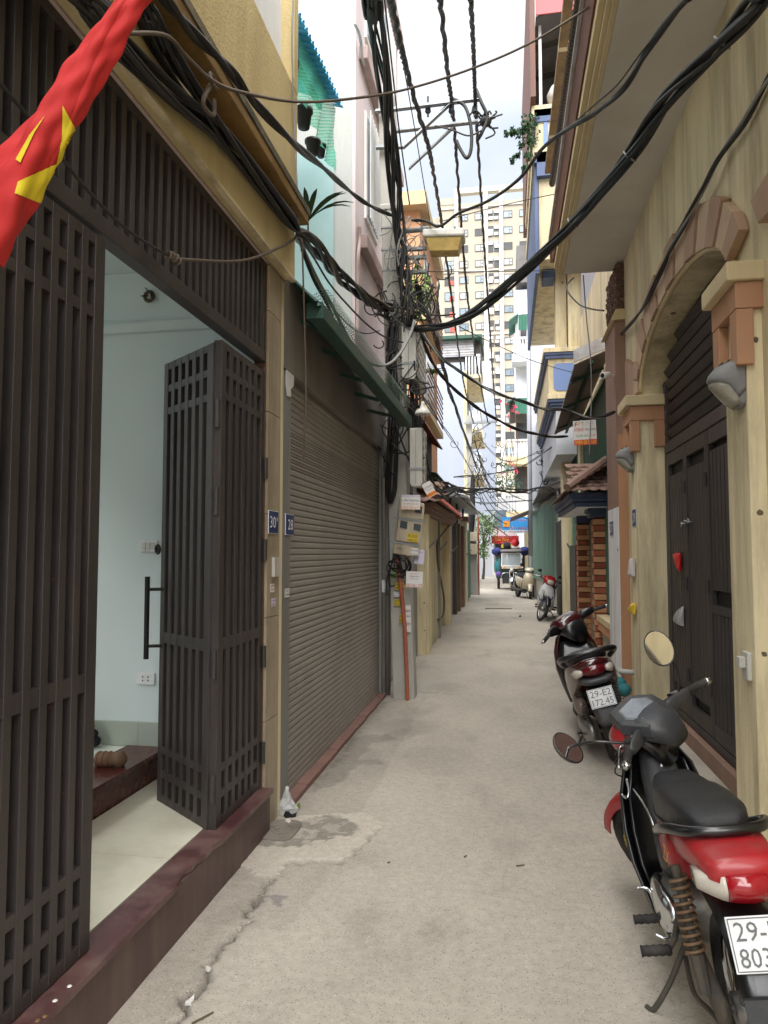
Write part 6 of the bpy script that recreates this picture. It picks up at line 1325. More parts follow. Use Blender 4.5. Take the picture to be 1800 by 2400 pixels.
cable('thin stay wire from the street lamp up to the brown fascia', [gy(a, b, y) for a, b, y in ((1030, 520, 7.6), (1150, 488, 7.8), (1250, 465, 8.0), (1312, 453, 8.2))], .005, 'cable_dark', name='wire')
cable('thin horizontal wire from the pole to the yellow balcony house', [gy(a, b, y) for a, b, y in ((900, 635, 7.9), (1100, 637, 10), (1310, 634, 13))], .007, 'cable_dark', name='wire')
# overhead power lines
def ab(px, py, y): return gy(px, py, y)
cable('left twisted overhead power line running along the alley', [ab(*q) for q in ((895, -90, 3.6), (916, 0, 4.2), (940, 110, 5.0), (964, 206, 5.9), (1004, 345, 7.3), (1018, 420, 8.6), (1033, 510, 10.5), (1045, 600, 12), (1068, 770, 16), (1082, 870, 19.5), (1096, 940, 23.5), (1110, 992, 27.4))], .018, ['cable_dark', 'cable_black', 'cable_dark'], 3, .009, 46, k=36, back=9)
cable('middle twisted overhead power line running along the alley', [ab(*q) for q in ((1024, -110, 4.4), (1032, 0, 5.2), (1050, 180, 7.0), (1058, 236, 7.8), (1067, 330, 9), (1079, 500, 11.5), (1095, 690, 15), (1110, 800, 18.5), (1124, 890, 22.5), (1143, 988, 27.4))], .018, ['cable_dark', 'cable_black', 'cable_dark'], 3, .009, 46, k=36, back=9)
cable('right twisted overhead power line running along the alley', [ab(*q) for q in ((1097, -110, 4.4), (1103, 0, 5.2), (1110, 130, 6.6), (1114, 240, 7.8), (1120, 340, 9), (1131, 520, 11.8), (1143, 700, 15), (1150, 800, 18.5), (1156, 890, 22.5), (1163, 984, 27.4))], .018, ['cable_dark', 'cable_black', 'cable_dark'], 3, .009, 46, k=36, back=9)
cable('drooping jumper loop at the tip of the crossarm', [ab(*q) for q in ((1062, 232, 7.8), (1090, 250, 7.78), (1104, 300, 7.76), (1104, 350, 7.76), (1094, 370, 7.76), (1080, 352, 7.78), (1070, 330, 7.8))], .02, 'cable_dark')
cable('second jumper cable bending to the clamp at the crossarm tip', [ab(*q) for q in ((1116, 210, 7.8), (1128, 240, 7.78), (1142, 275, 7.8), (1130, 310, 7.8), (1118, 330, 7.85))], .02, 'cable_dark')
cable('thin jumpers between crossarm insulators', [ab(*q) for q in ((1020, 295, 7.8), (1060, 305, 7.75), (1100, 318, 7.75), (1138, 300, 7.8))], .009, 'cable_dark')
cable('dense black communication bundle descending over the pole top', [ab(*q) for q in ((862, -80, 4.6), (872, 0, 5.0), (888, 110, 5.6), (902, 220, 6.3), (914, 330, 7.0), (926, 430, 7.4), (935, 520, 7.6), (944, 600, 7.68), (952, 700, 7.7), (956, 765, 7.7))], .013, ['cable_black', 'cable_black', 'cable_dark'], 11, .075, 1.5, k=8, back=7)
cable('single thin line left of the descending bundle', [ab(*q) for q in ((858, -10, 5.2), (880, 130, 6.0), (900, 260, 6.8), (918, 400, 7.5))], .007, back=6)
cable('thin line right of the descending bundle', [ab(*q) for q in ((900, -10, 5.2), (916, 130, 6.0), (935, 300, 6.9), (960, 480, 7.6))], .007, 'cable_dark', back=6)
cable('fine wire falling from the sky towards the street lamp', [ab(*q) for q in ((915, 0, 5), (945, 150, 6), (975, 320, 7), (1008, 520, 8))], .005, 'cable_dark', name='wire', back=6)
cable('black riser cables strapped down the pole below the tangle', [ab(*q) for q in ((925, 740, 7.75), (918, 850, 7.75), (925, 950, 7.76), (920, 1060, 7.78), (915, 1180, 7.8))], .014, ['cable_black', 'cable_black', 'cable_dark'], 9, .06, .5)
cable('black drop cables falling past the bell lamp to the terminal boxes', [ab(*q) for q in ((968, 880, 7.9), (975, 960, 7.9), (985, 1060, 7.9), (1005, 1130, 8.2), (1040, 1160, 9.5), (1075, 1148, 11)) ], .013, ['cable_black', 'cable_dark'], 6, .06, .6)
cable('black line from the pole descending to the far pole', [ab(*q) for q in ((975, 660, 7.9), (990, 720, 8.4), (1014, 770, 9.5), (1034, 842, 11.5), (1055, 920, 14.5), (1083, 1000, 19), (1118, 1100, 27))], .018, ['cable_black', 'cable_dark', 'cable_black'], 4, .03, 6)
cable('black line sagging from the pole to the dark awning on the right', [ab(*q) for q in ((985, 780, 7.8), (1014, 850, 8.0), (1051, 898, 8.2), (1100, 942, 8.5), (1141, 970, 8.8), (1201, 1002, 9.2), (1250, 1016, 9.6), (1286, 1023, 10), (1330, 1023, 10.6))], .013, ['cable_black', 'cable_dark'], 2, .012, 4)
cable('double black line sagging from the pole to the brown pilaster', [ab(*q) for q in ((985, 775, 7.8), (1010, 810, 7.8), (1048, 850, 7.8), (1100, 885, 7.8), (1141, 910, 7.8), (1185, 930, 7.8), (1231, 943, 7.85), (1277, 958, 7.9), (1322, 961, 7.9), (1370, 978, 7.95), (1410, 975, 7.97), (1442, 965, 8.0))], .011, ['cable_black', 'cable_dark', 'cable_grey'], 3, .014, 4)
cable('long thin wire slanting from the pole to the blue panel balcony', [ab(*q) for q in ((1075, 765, 9), (1150, 802, 10.5), (1250, 846, 12.5), (1342, 873, 14.1))], .006, 'cable_dark', name='wire')
cable('thin dark wire looping under the balcony to the pilaster cap', [ab(*q) for q in ((1345, 650, 9.5), (1328, 670, 9.5), (1335, 690, 9.2), (1360, 715, 8.9), (1390, 725, 8.5), (1415, 728, 8.1))], .01, 'cable_black', name='wire')
cable('straight thin wire hanging beside the advert board', [ab(*q) for q in ((1367, 645, 8.2), (1374, 740, 8.2), (1384, 840, 8.2), (1386, 930, 8.3), (1381, 1068, 8.4))], .007, 'cable_grey', name='wire')
cable('black cable bundle clipped along the upper right wall and over the arch', [gx(a, b, x) for a, b, x in ((1860, 90, 1.27), (1830, 140, 1.27), (1788, 205, 1.27), (1740, 290, 1.26), (1690, 360, 1.25), (1650, 440, 1.23), (1612, 512, 1.215), (1570, 585, 1.21), (1553, 625, 1.21), (1515, 705, 1.215), (1489, 745, 1.24), (1465, 775, 1.26), (1446, 802, 1.285), (1441, 850, 1.29), (1439, 900, 1.292), (1440, 935, 1.292), (1452, 962, 1.29))], .011, ['cable_black', 'cable_dark', 'cable_grey'], 3, .013, 4, start=(1.28, 1.2, 4.75))
cable('brown hose dangling on the yellow gateway door', [gx(880 + a / 5.53, 1100 + b / 5.53, -1.26) for a, b in ((985, 700), (880, 820), (810, 930), (800, 1050), (815, 1250), (860, 1500), (890, 1700), (880, 1880), (810, 1950))], .018, 'cable_brown', name='hose')
for k, (pts, lab) in enumerate(((((1040, 1130, 11), (1075, 1148, 12), (1120, 1150, 14), (1165, 1148, 15), (1230, 1152, 16), (1270, 1145, 17), (1305, 1150, 17.5)), 'thick cable bundle crossing the alley at canopy height'), (((1060, 1150, 13), (1110, 1190, 18), (1160, 1235, 24), (1200, 1262, 29)), 'cable sloping down from the gateway towards the blue sign'), (((1020, 1120, 10), (1075, 1160, 13), (1140, 1180, 20), (1240, 1172, 22), (1320, 1160, 18)), 'cable sagging across below the thick crossing bundle'), (((1110, 1060, 27), (1150, 1120, 28), (1200, 1160, 27), (1255, 1180, 24)), 'cable curving from the far pole to the grey canopy'), (((1112, 1100, 27), (1140, 1190, 30), (1176, 1222, 31)), 'cable from the far pole to the blue signboard'), (((1112, 1080, 27), (1160, 1150, 29), (1230, 1215, 30), (1262, 1200, 26)), 'cable dipping in front of the blue signboard'), (((1050, 1140, 12), (1100, 1160, 16), (1130, 1170, 27)), 'short line linking the gateway roof to the far pole'), (((1118, 1020, 27), (1180, 1080, 24), (1260, 1060, 20), (1320, 1030, 15)), 'thin line rising from the far pole to the yellow house'), (((1064, 1118, 12), (1140, 1112, 18), (1220, 1095, 21), (1305, 1040, 15)), 'thin line from the gateway roof to the dark awning'), (((960, 870, 9), (1010, 960, 11), (1080, 1060, 20), (1112, 1120, 27)), 'thin line from the terminal boxes down to the far pole'))):
    cable(lab, [ab(*q) for q in pts], .014 if k in (0,) else .010, ['cable_black', 'cable_dark', 'cable_black'], 5 if k == 0 else 2, .05 if k == 0 else .02, 3)
for k in range(7):
    random.seed(60 + k); x0 = 1112 + random.uniform(-8, 8); x1 = 1150 + k * 14
    cable('fine line %s of the fan leaving the far pole' % ('first', 'second', 'third', 'fourth', 'fifth', 'sixth', 'seventh')[k], [ab(x0, 1010 + k * 22, 27.4), ab((x0 + x1) / 2, 1100 + k * 20, 30), ab(x1, 1150 + k * 14, 34)], .014, 'cable_dark', name='wire')
# tangle of loose wire round the pole
def tangle(label, centre, spread, n, seed, r=.006, mats=('cable_black', 'cable_dark', 'cable_brown', 'cable_grey')):
    random.seed(seed); mb = MB(); centre = Vector(centre)
    for k in range(n):
        c = centre + Vector((random.gauss(0, spread[0]), random.gauss(0, spread[1]) - .05, random.gauss(0, spread[2])))
        if random.random() < .5:
            R_ = random.uniform(.05, .16); ax = Vector((random.gauss(0, .4), 1, random.gauss(0, .4))); mb.torus(c, ax, R_, r * random.uniform(.7, 1.2), 16, 5, 0, random.uniform(3, 6.2))
        else:
            d0 = Vector((random.gauss(0, .1), 0, random.gauss(0, .26))); sg = Vector((random.gauss(0, .07), random.gauss(0, .03), -abs(random.gauss(0, .08)))); pts = [c - d0, c - d0 * .4 + sg * .8, c + d0 * .3 + sg, c + d0]; mb.tube(smooth_path(pts, 6), r * random.uniform(.7, 1.3), 5)
    return tag(obj('cable_tangle', mb, mats[seed % len(mats)], None, True), label, 'cable tangle', kind='stuff')
tangle('tangle of loose black wires round the pole below the street lamp', gy(948, 605, 7.75), (.09, .04, .24), 28, 7, .006)
tangle('mat of knotted brown wires round the pole at bundle height', gy(945, 725, 7.75), (.17, .05, .05), 34, 5, .008)
tangle('mesh of dark wires right of the pole above the terminal box', gy(985, 690, 8.0), (.14, .08, .25), 22, 9, .006)
tangle('nest of black wires between the terminal boxes', gy(950, 950, 7.78), (.10, .04, .3), 26, 8, .008)
tangle('coil of dark cables under the lowest meter box', gy(935, 1322, 7.74), (.05, .02, .035), 12, 4, .008)
tangle('bristle of wires on the far power pole', gy(1125, 1090, 27.5), (.35, .2, .9), 60, 12, .012)
tangle('nest of wires on the right under the blue balcony', gy(1283, 1085, 19.6), (.12, .1, .25), 26, 16, .012)
# ================================================================ flag
fb, ft = gx(-60, 560, -1.30), gy(395, -120, 1.62); fa = (ft - fb)
FL = thing('flag', 'furled red flag with yellow star slanting out from the gate of number 30', 'flag', tuple(fb))
obj('flagpole', MB().cyl(fb - fa * .1, ft + fa * .3, .011, n=8), 'white_metal', FL)
nU, nV = 460, 150; tdir = fa.normalized(); e1 = tdir.cross(Vector((0, 1, 0))).normalized(); e2 = tdir.cross(e1)
def flag_pt(u, v, off=0.0):
    a = v * 2 * math.pi; s = 1 - u
    r = .020 + .021 * math.sin(min(1, s * 1.1) * math.pi * .6) ** 1.1 + .03 * max(0, s - .6) * 2.0
    b = a + u * 5.5
    r *= 1 + .20 * abs(math.sin(1.5 * b)) ** .7 + .10 * math.sin(4 * b + u * 6 + .6) + .05 * math.sin(7 * b - u * 9)
    r += .0035 * math.sin(34 * u + 3 * b) * (1 - u) + .002 * math.sin(61 * u - 5 * b)
    p = fb.lerp(ft, u * .98) + e1 * ((r + off) * math.cos(a + u * 2.6)) + e2 * ((r + off) * math.sin(a + u * 2.6))
    p.z -= .05 * max(0, s - .4) ** 1.3; return p
pts = [flag_pt(i / nU, j / nV) for i in range(nU + 1) for j in range(nV)]
fs = [(i * nV + j, i * nV + (j + 1) % nV, (i + 1) * nV + (j + 1) % nV, (i + 1) * nV + j) for i in range(nU) for j in range(nV)]
obj('cloth', MB().add(pts, fs), 'flag_red', FL, True)
stars = [[(a / 1.8433, b / 1.8433) for a, b in q] for q in (((270, 458), (326, 566), (262, 690), (236, 716), (180, 878), (62, 834), (76, 785), (238, 704), (262, 600)), ((197, 500), (150, 575), (88, 705), (70, 690), (130, 585)))]
from mathutils.geometry import delaunay_2d_cdt
fv = []
for i in range(0, nU + 1, 2):
    for j in range(0, nV, 1):
        c = pts[i * nV + j]; axp_ = fb.lerp(ft, max(0, min(1, (c - fb).dot(fa) / fa.length_squared)))
        if (c - axp_).dot(c - CAM) < .004: x, y = proj(c); fv.append((x, y, i / nU, j / nV))
fv = np.array(fv); v0 = np.median(fv[(fv[:, 0] > 20) & (fv[:, 0] < 180) & (fv[:, 1] > 230) & (fv[:, 1] < 480), 3])
def to_uv(x, y):
    d = (fv[:, 0] - x) ** 2 + (fv[:, 1] - y) ** 2; k = np.argsort(d)[:5]; w = 1 / (d[k] + .5)
    vv_ = (fv[k, 3] - v0 + .5) % 1.0 - .5 + v0
    return Vector((float((fv[k, 2] * w).sum() / w.sum()), float((vv_ * w).sum() / w.sum())))
for q in stars:
    bd = []
    for (x1, y1), (x2, y2) in zip(q, q[1:] + q[:1]):
        n = max(2, int(math.hypot(x2 - x1, y2 - y1) / 3)); bd += [(x1 + (x2 - x1) * i / n, y1 + (y2 - y1) * i / n) for i in range(n)]
    nb = len(bd); allp = bd[:]
    x0, x1 = min(p[0] for p in bd), max(p[0] for p in bd); y0, y1 = min(p[1] for p in bd), max(p[1] for p in bd)
    for a in np.arange(x0, x1, 3.5):
        for b in np.arange(y0, y1, 3.5):
            if inpoly(a, b, q): allp.append((a, b))
    vv2, ee, ff, *_ = delaunay_2d_cdt([Vector(p) for p in allp], [(i, (i + 1) % nb) for i in range(nb)], [], 1, 1e-4)
    P3 = []
    for p in vv2: uv = to_uv(p.x, p.y); P3.append(flag_pt(uv.x, uv.y, .004))
    ff = [f for f in ff if inpoly(sum(vv2[i].x for i in f) / len(f), sum(vv2[i].y for i in f) / len(f), q)]
    obj('star', MB().add(P3, ff), 'flag_yellow', FL, True)
# ================================================================ motorbikes (local frame: x forward, y left, z up)
SEY = 1.0
def se(stations, n=18, pw=2.6, mb=None):
    """loft of superellipse sections: (x, y, z, half width, half height)"""
    rings = []
    for x, y, z, hw, hh in stations:
        y, hw = y * SEY, hw * SEY; r = []
        for k in range(n):
            a = 2 * math.pi * k / n; c, s = math.cos(a), math.sin(a)
            r.append(Vector((x, y + hw * math.copysign(abs(c) ** (2 / pw), c), z + hh * math.copysign(abs(s) ** (2 / pw), s))))
        rings.append(r)
    return (mb or MB()).loft(rings)
def arc_band(cx, cz, R_, a0, a1, w, th=.006, n=16, droop=.35):
    """fender: curved band round the wheel axis, rounded across its width"""
    rings = []
    for i in range(n + 1):
        a = a0 + (a1 - a0) * i / n; r = []
        prof = [(-w, -droop * w), (-w * .75, -.1 * w), (-w * .3, 0), (w * .3, 0), (w * .75, -.1 * w), (w, -droop * w)]
        for y, d in prof: r.append(Vector((cx + (R_ + d) * math.cos(a), y, cz + (R_ + d) * math.sin(a))))
        for y, d in reversed(prof): r.append(Vector((cx + (R_ + d - th) * math.cos(a), y * .96, cz + (R_ + d - th) * math.sin(a))))
        rings.append(r)
    return MB().loft(rings)
def wheel(parent, cx, cz, R_, tw, name, spokes=18, T=None, alloy=False, hub=.05):
    T = T or Matrix.Identity(4)
    w = obj(name, MB().torus((cx, 0, cz), (0, 1, 0), R_ - tw * .95, tw, 30, 10).xf(T), 'rubber', parent, True)
    rr = R_ - tw * 1.75; mb = MB().torus((cx, 0, cz), (0, 1, 0), rr, tw * .42, 30, 6)
    obj('rim', mb.xf(T), 'chrome' if not alloy else 'alloy', w, True)
    mb = MB().cyl((cx, -.045, cz), (cx, .045, cz), hub, n=14); mb.cyl((cx, -.07, cz), (cx, .07, cz), .015, n=8)
    if alloy:
        for k in range(5):
            a = k * 2 * math.pi / 5; d = Vector((math.cos(a), 0, math.sin(a))); mb.tube([Vector((cx, 0, cz)) + d * .03, Vector((cx, 0, cz)) + d * rr], [.026, .018], 6)
    else:
        for k in range(spokes):
            a = k * 2 * math.pi / spokes; b = a + (.5 if k % 2 else -.5); s = .03 if k % 4 < 2 else -.03
            mb.cyl((cx + hub * math.cos(b), s, cz + hub * math.sin(b)), (cx + rr * math.cos(a), 0, cz + rr * math.sin(a)), .0024, n=4)
    obj('hub', mb.xf(T), 'alloy', w, True); return w
def plate(parent, o, u, v, rows, w=.19, h=.14):
    o, u, v = Vector(o), Vector(u).normalized(), Vector(v).normalized(); n = u.cross(v)
    p = obj('number_plate', sheet(MB(), o, u, v, w, h, .003), 'plate_white', parent, bevel=.004)
    mb = MB()
    for s in (-1, 1): sheet(mb, o + v * s * h * .46 + n * .001, u, v, w * .94, .003, .0008); sheet(mb, o + u * s * w * .47 + n * .001, u, v, .003, h * .92, .0008)
    obj('rim_line', mb, 'ink_grey', p)
    for k, r in enumerate(rows): text(r, o + v * h * (.23 - .46 * k) + n * .001, u, v, 'ink_grey', p, w * .82, h * .34)
    return p
def steer_mat(hx, hz, rake, ang):
    ax = Vector((-math.sin(rake), 0, math.cos(rake))); c = Vector((hx, 0, hz)); return Matrix.Translation(c) @ Matrix.Rotation(ang, 4, ax) @ Matrix.Translation(-c)
def place(t, x, y, heading, lean, s=1.0):
    t.matrix_world = Matrix.Translation((x, y, 0)) @ Matrix.Rotation(R(heading), 4, 'Z') @ Matrix.Rotation(R(-lean), 4, 'X') @ Matrix.Scale(s, 4)
def bike_root(name, label, cat='motorbike'):
    o = bpy.data.objects.new(name, None); C.objects.link(o); return tag(o, label, cat)
def mirror(parent, base, head, facing, T, rx=.055, rz=.075, glass='mirror_glass', mid=None):
    base, head = Vector(base), Vector(head); f = Vector(facing).normalized(); mid = Vector(mid) if mid else Vector((base.x, base.y, head.z - .08))
    m = obj('mirror_stalk', MB().tube(smooth_path([base, mid, head]), .006, 6).xf(T), 'moto_black', parent, True)
    u = f.cross(Vector((0, 0, 1))); u = u.normalized() if u.length > .05 else Vector((0, 1, 0)); v = u.cross(f).normalized(); n = 20
    def ring(s, d): return [head + u * (rx * s * math.cos(k * 2 * math.pi / n)) + v * (rz * s * math.sin(k * 2 * math.pi / n)) + f * d for k in range(n)]
    obj('mirror_shell', MB().loft([ring(.5, -.03), ring(.9, -.018), ring(1.0, -.002), ring(1.0, .004), ring(.94, .003)]).xf(T), 'moto_black', m, True)
    obj('mirror_face', MB().loft([ring(.94, .001), ring(.93, .0045)]).xf(T), glass, m)
    return m
def handlebar(parent, hx, hz, w, T, drop=.02, back=.1, lever=True, red=False):
    mb = MB().tube(smooth_path([(hx - back, -w, hz - drop), (hx - .04, -w * .55, hz), (hx, 0, hz), (hx - .04, w * .55, hz), (hx - back, w, hz - drop)]), .012, 8); h = obj('handlebar', mb.xf(T), 'chrome', parent, True)
    for s in (-1, 1):
        a = Vector((hx - back, s * w, hz - drop)); b = Vector((hx - .05, s * w * .62, hz - .002)); d = (a - b).normalized(); g = a - d * .12; mb = MB()
        path = [g.lerp(a, i / 14) for i in range(15)]; mb.tube(path, [.017 + .0016 * (i % 2) for i in range(15)], 10); obj('grip', mb.xf(T), 'rubber', h, True)
        obj('bar_end', MB().cyl(a, a + d * .025, .018, .014, 10).xf(T), 'chrome', h, True)
        obj('switch_box', MB().obox(g - d * .06 + Vector((-.022, 0, -.02)), d * .055, Vector((.044, 0, 0)), Vector((0, 0, .042))).xf(T), 'moto_black', h, bevel=.006)
        if lever: obj('brake_lever', MB().tube(smooth_path([g - d * .03 + Vector((.03, 0, 0)), g + Vector((.055, 0, -.005)), a + Vector((.045, 0, -.01)) + d * .02]), .006, 6).xf(T), 'chrome', h, True)
    return h
def underbone(name, label, steer, colr, near=True):
    B = bike_root(name, label); T = steer_mat(.36, .86, R(26), R(steer))
    main, body, shield = colr['main'], colr['body'], colr['shield']
    wheel(B, .61, .29, .29, .034, 'front_wheel', T=T); wheel(B, -.61, .29, .29, .038, 'rear_wheel')
    mb = MB()
    for s in (-1, 1): mb.cyl((.61, s * .07, .29), (.375, s * .07, .80), .021, .026, 10)
    obj('fork', mb.xf(T), 'alloy', B, True)
    obj('front_fender', arc_band(.61, .29, .325, R(20), R(150), .062, droop=.8).xf(T), colr['fender'], B, True)
    # head: front cowl, upper housing, gauge
    obj('head_cowl', se([(.52, 0, .93, .03, .03), (.50, 0, .93, .10, .07), (.45, 0, .945, .135, .085), (.38, 0, .965, .15, .08), (.31, 0, .985, .13, .055)], 20, 2.4).xf(T), main, B, True)
    obj('headlight', se([(.535, 0, .93, .02, .02), (.525, 0, .93, .08, .05), (.49, 0, .93, .09, .06)], 18, 2.4).xf(T), 'lens_clear', B, True)
    hous = obj('handlebar_cover', se([(.44, 0, .985, .10, .05), (.38, 0, 1.0, .125, .055), (.30, 0, .995, .12, .055), (.23, 0, .965, .095, .055), (.19, 0, .93, .06, .05)], 20, 3.2).xf(T), colr['trim'], B, True)
    for s in (-1, 1): obj('bar_shroud', se([(.30, s * .10, .985, .05, .04), (.27, s * .17, .99, .045, .032), (.24, s * .235, .995, .022, .022)], 12, 2.6).xf(T), colr['trim'], hous, True)
    hexa = [(.42, -.065), (.42, .065), (.35, .112), (.265, .078), (.265, -.078), (.35, -.112)]
    def gp(x, y, d): return Vector((x, y, 1.052 - (.36 - x) * -.18 * -1 + d)) if False else Vector((x, y, 1.03 + (x - .34) * .32 + d))
    obj('gauge_bezel', MB().loft([[gp((x - .34) * 1.45 + .34, y * 1.3, -.03) for x, y in hexa], [gp((x - .34) * 1.3 + .34, y * 1.2, .018) for x, y in hexa], [gp((x - .34) * .95 + .34, y * .95, .022) for x, y in hexa]]).xf(T), colr['trim'], hous, bevel=.004)
    obj('gauge_glass', MB().loft([[gp((x - .34) * .9 + .34, y * .88, .018) for x, y in hexa], [gp((x - .34) * .78 + .34, y * .78, .029) for x, y in hexa]]).xf(T), 'gauge', hous, bevel=.003)
    obj('steering_column', se([(.36, 0, .93, .09, .05), (.33, 0, .9, .08, .06), (.29, 0, .84, .07, .06)], 14, 2.4).xf(T), 'moto_black', B, True)
    handlebar(B, .33, 1.0, .335, T, drop=.01, back=.12)
    # leg shield
    def sect(z, xf, w, xb, th=.014):
        f = [(xb, -w), (xb + .05, -w * .92), (xf - .02, -w * .55), (xf, 0), (xf - .02, w * .55), (xb + .05, w * .92), (xb, w)]
        return [Vector((x, y, z)) for x, y in f] + [Vector((x - th * 1.2, y * .95, z)) for x, y in reversed(f)]
    obj('leg_shield', MB().loft([sect(.91, .47, .06, .40), sect(.86, .485, .10, .37), sect(.78, .485, .155, .36), sect(.66, .47, .19, .35), sect(.52, .44, .20, .31), sect(.40, .40, .195, .25), sect(.28, .34, .165, .16), sect(.20, .28, .14, .10)]), shield, B, True)
    obj('shield_lining', MB().loft([sect(.80, .455, .12, .345), sect(.66, .44, .155, .33), sect(.52, .41, .165, .29), sect(.40, .37, .16, .23), sect(.30, .31, .135, .15)]), 'moto_black', B, True)
    obj('centre_tunnel', se([(.40, 0, .84, .075, .07), (.33, 0, .74, .085, .075), (.24, 0, .62, .09, .08), (.14, 0, .52, .10, .09), (.04, 0, .50, .11, .10), (-.06, 0, .56, .12, .12), (-.14, 0, .64, .125, .12)], 18, 2.4), 'moto_grey' if near else shield, B, True)
    # engine
    mb = MB().lathe([(.10, -.10), (.125, -.09), (.13, 0), (.125, .09), (.10, .12), (.02, .125)], (-.02, 0, .33), (0, 1, 0), 18); mb.cyl((.02, 0, .34), (.24, 0, .37), .075, .06, 14)
    for k in range(6): mb.lathe([(.08, 0), (.08, .008)], (.06 + k * .028, 0, .345 + k * .004), (1, 0, .13), 14)
    obj('engine', mb, 'alloy', B, True)
    obj('engine_cover', se([(.12, .11, .36, .03, .05), (.04, .125, .35, .035, .085), (-.08, .125, .34, .035, .085), (-.17, .11, .35, .025, .05)], 14, 2.6), 'chrome' if near else 'alloy', B, True)
    # seat and tail
    global SEY
    SEY = .86
    obj('seat', se([(.09, 0, .775, .045, .03), (.06, 0, .785, .075, .055), (.0, 0, .79, .10, .07), (-.09, 0, .785, .13, .075), (-.16, 0, .785, .142, .075), (-.22, 0, .80, .148, .08), (-.40, 0, .83, .145, .08), (-.55, 0, .855, .132, .07), (-.63, 0, .865, .108, .05), (-.66, 0, .865, .06, .025)], 26, 4.0), 'vinyl', B, True)
    obj('seat_piping', MB().tube(smooth_path([(.03, .088, .755), (-.12, .118, .748), (-.26, .130, .768), (-.45, .124, .805), (-.6, .095, .84)]), .006, 6), 'moto_grey', B, True)
    obj('side_panel', se([(.02, 0, .62, .115, .08), (-.12, 0, .64, .14, .11), (-.3, 0, .67, .155, .10), (-.45, 0, .705, .15, .09)], 18, 2.8), main, B, True)
    tail = obj('tail_cowl', se([(-.36, 0, .735, .135, .065), (-.5, 0, .775, .145, .07), (-.64, 0, .805, .148, .06), (-.76, 0, .815, .135, .05), (-.83, 0, .815, .12, .042), (-.855, 0, .815, .10, .032)], 20, 3.4), main, B, True)
    def lamp_band(y0, y1, n=8):
        rings = []
        for i in range(n + 1):
            y = (y0 + (y1 - y0) * i / n) * .88; x = -.875 + 5.2 * y * y; h = .038 - .22 * max(0, abs(y) - .07); rings.append([Vector((x + .05, y, .775 + h)), Vector((x - .006, y, .775 + h * .92)), Vector((x - .014, y, .775)), Vector((x - .002, y, .775 - h * .9)), Vector((x + .05, y, .775 - h))])
        return MB().loft(rings)
    obj('tail_light', lamp_band(-.066, .066), 'tail_red', tail, True)
    for s in (-1, 1): obj('indicator', lamp_band(min(s * .068, s * .148), max(s * .068, s * .148)), 'lens_clear', tail, True)
    obj('grab_rail', MB().tube(smooth_path([(-.30, .145, .74), (-.44, .162, .80), (-.58, .155, .855), (-.69, .10, .88), (-.715, 0, .885), (-.69, -.10, .88), (-.58, -.155, .855), (-.44, -.162, .80), (-.30, -.145, .74)]), .018, 10), 'moto_black', B, True)
    obj('rear_fender', MB().loft([[Vector((x, y * w, z + abs(y) * -.03)) for y in (-1, -.6, 0, .6, 1)] + [Vector((x + .012, y * w * .93, z + abs(y) * -.03 - .008)) for y in (1, .6, 0, -.6, -1)] for x, z, w in ((-.62, .70, .09), (-.78, .69, .09), (-.87, .62, .085), (-.93, .5, .08), (-.965, .38, .07), (-.97, .3, .05))]), 'moto_black', B, True)
    obj('reflector', MB().obox((-.885, -.03, .70), (-.02, 0, -.06), (0, .06, 0), (.004, 0, .004)), 'tail_red', B)
    SEY = 1.0
    mb = MB()
    for s in (-1, 1): mb.obox((-.64, s * .075 - .012, .27), (.55, 0, .03), (0, .024, 0), (0, 0, .04))
    obj('swing_arm', mb, 'dirty_iron', B)
    for s in (-1, 1):
        a, b = Vector((-.50, s * .135, .70)), Vector((-.59, s * .12, .33)); d = b - a; mb = MB(); n = 110
        u = d.normalized().cross(Vector((0, 1, 0))).normalized(); w = d.normalized().cross(u)
        mb.tube([a + d * (.08 + .62 * i / n) + (u * math.cos(i * 2 * math.pi / 11) + w * math.sin(i * 2 * math.pi / 11)) * .030 for i in range(n + 1)], .0058, 5)
        sh = obj('shock_spring', mb, 'spring', B, True); obj('damper', MB().tube([a, a + d * .1, a + d * .68, a + d * .7, b], [.016, .014, .014, .024, .02], 8), 'dirty_iron', sh)
    obj('chain_case', se([(-.66, .085, .29, .018, .06), (-.5, .09, .33, .02, .055), (-.2, .095, .36, .02, .05), (-.08, .095, .35, .015, .03)], 10, 3), 'dirty_iron', B, True)
    for s in (-1, 1):
        obj('footpeg', MB().tube([Vector((.02, s * (.13 + .013 * i), .27)) for i in range(10)], [.017 + .003 * (i % 2) for i in range(10)], 8), 'rubber', B, True)
        obj('rear_footpeg', MB().tube([Vector((-.27, s * (.16 + .012 * i), .30)) for i in range(10)], [.018 + .003 * (i % 2) for i in range(10)], 8), 'rubber', B, True)
        obj('peg_bracket', MB().tube([(-.12, s * .09, .36), (-.26, s * .14, .33), (-.27, s * .17, .30)], .012, 6), 'dirty_iron', B)
    obj('gear_pedal', MB().tube(smooth_path([(.16, .2, .33), (.15, .15, .32), (.05, .14, .25), (-.12, .14, .26), (-.12, .19, .28)]), .008, 6), 'chrome', B, True)
    obj('side_stand', MB().tube(smooth_path([(-.16, .09, .26), (-.20, .17, .15), (-.19, .245, .045), (-.16, .27, .035)]), .011, 6), 'dirty_iron', B, True)
    obj('brake_rod', MB().tube(smooth_path([(-.18, .10, .22), (-.36, .12, .20), (-.5, .1, .22), (-.6, .09, .24)]), .009, 6), 'dirty_iron', B, True)
    obj('exhaust', se([(.1, -.12, .22, .02, .02), (-.2, -.15, .22, .03, .03), (-.4, -.16, .26, .045, .045), (-.85, -.17, .33, .045, .045), (-.88, -.17, .33, .02, .02)], 12, 2), 'chrome', B, True)
    return B, T
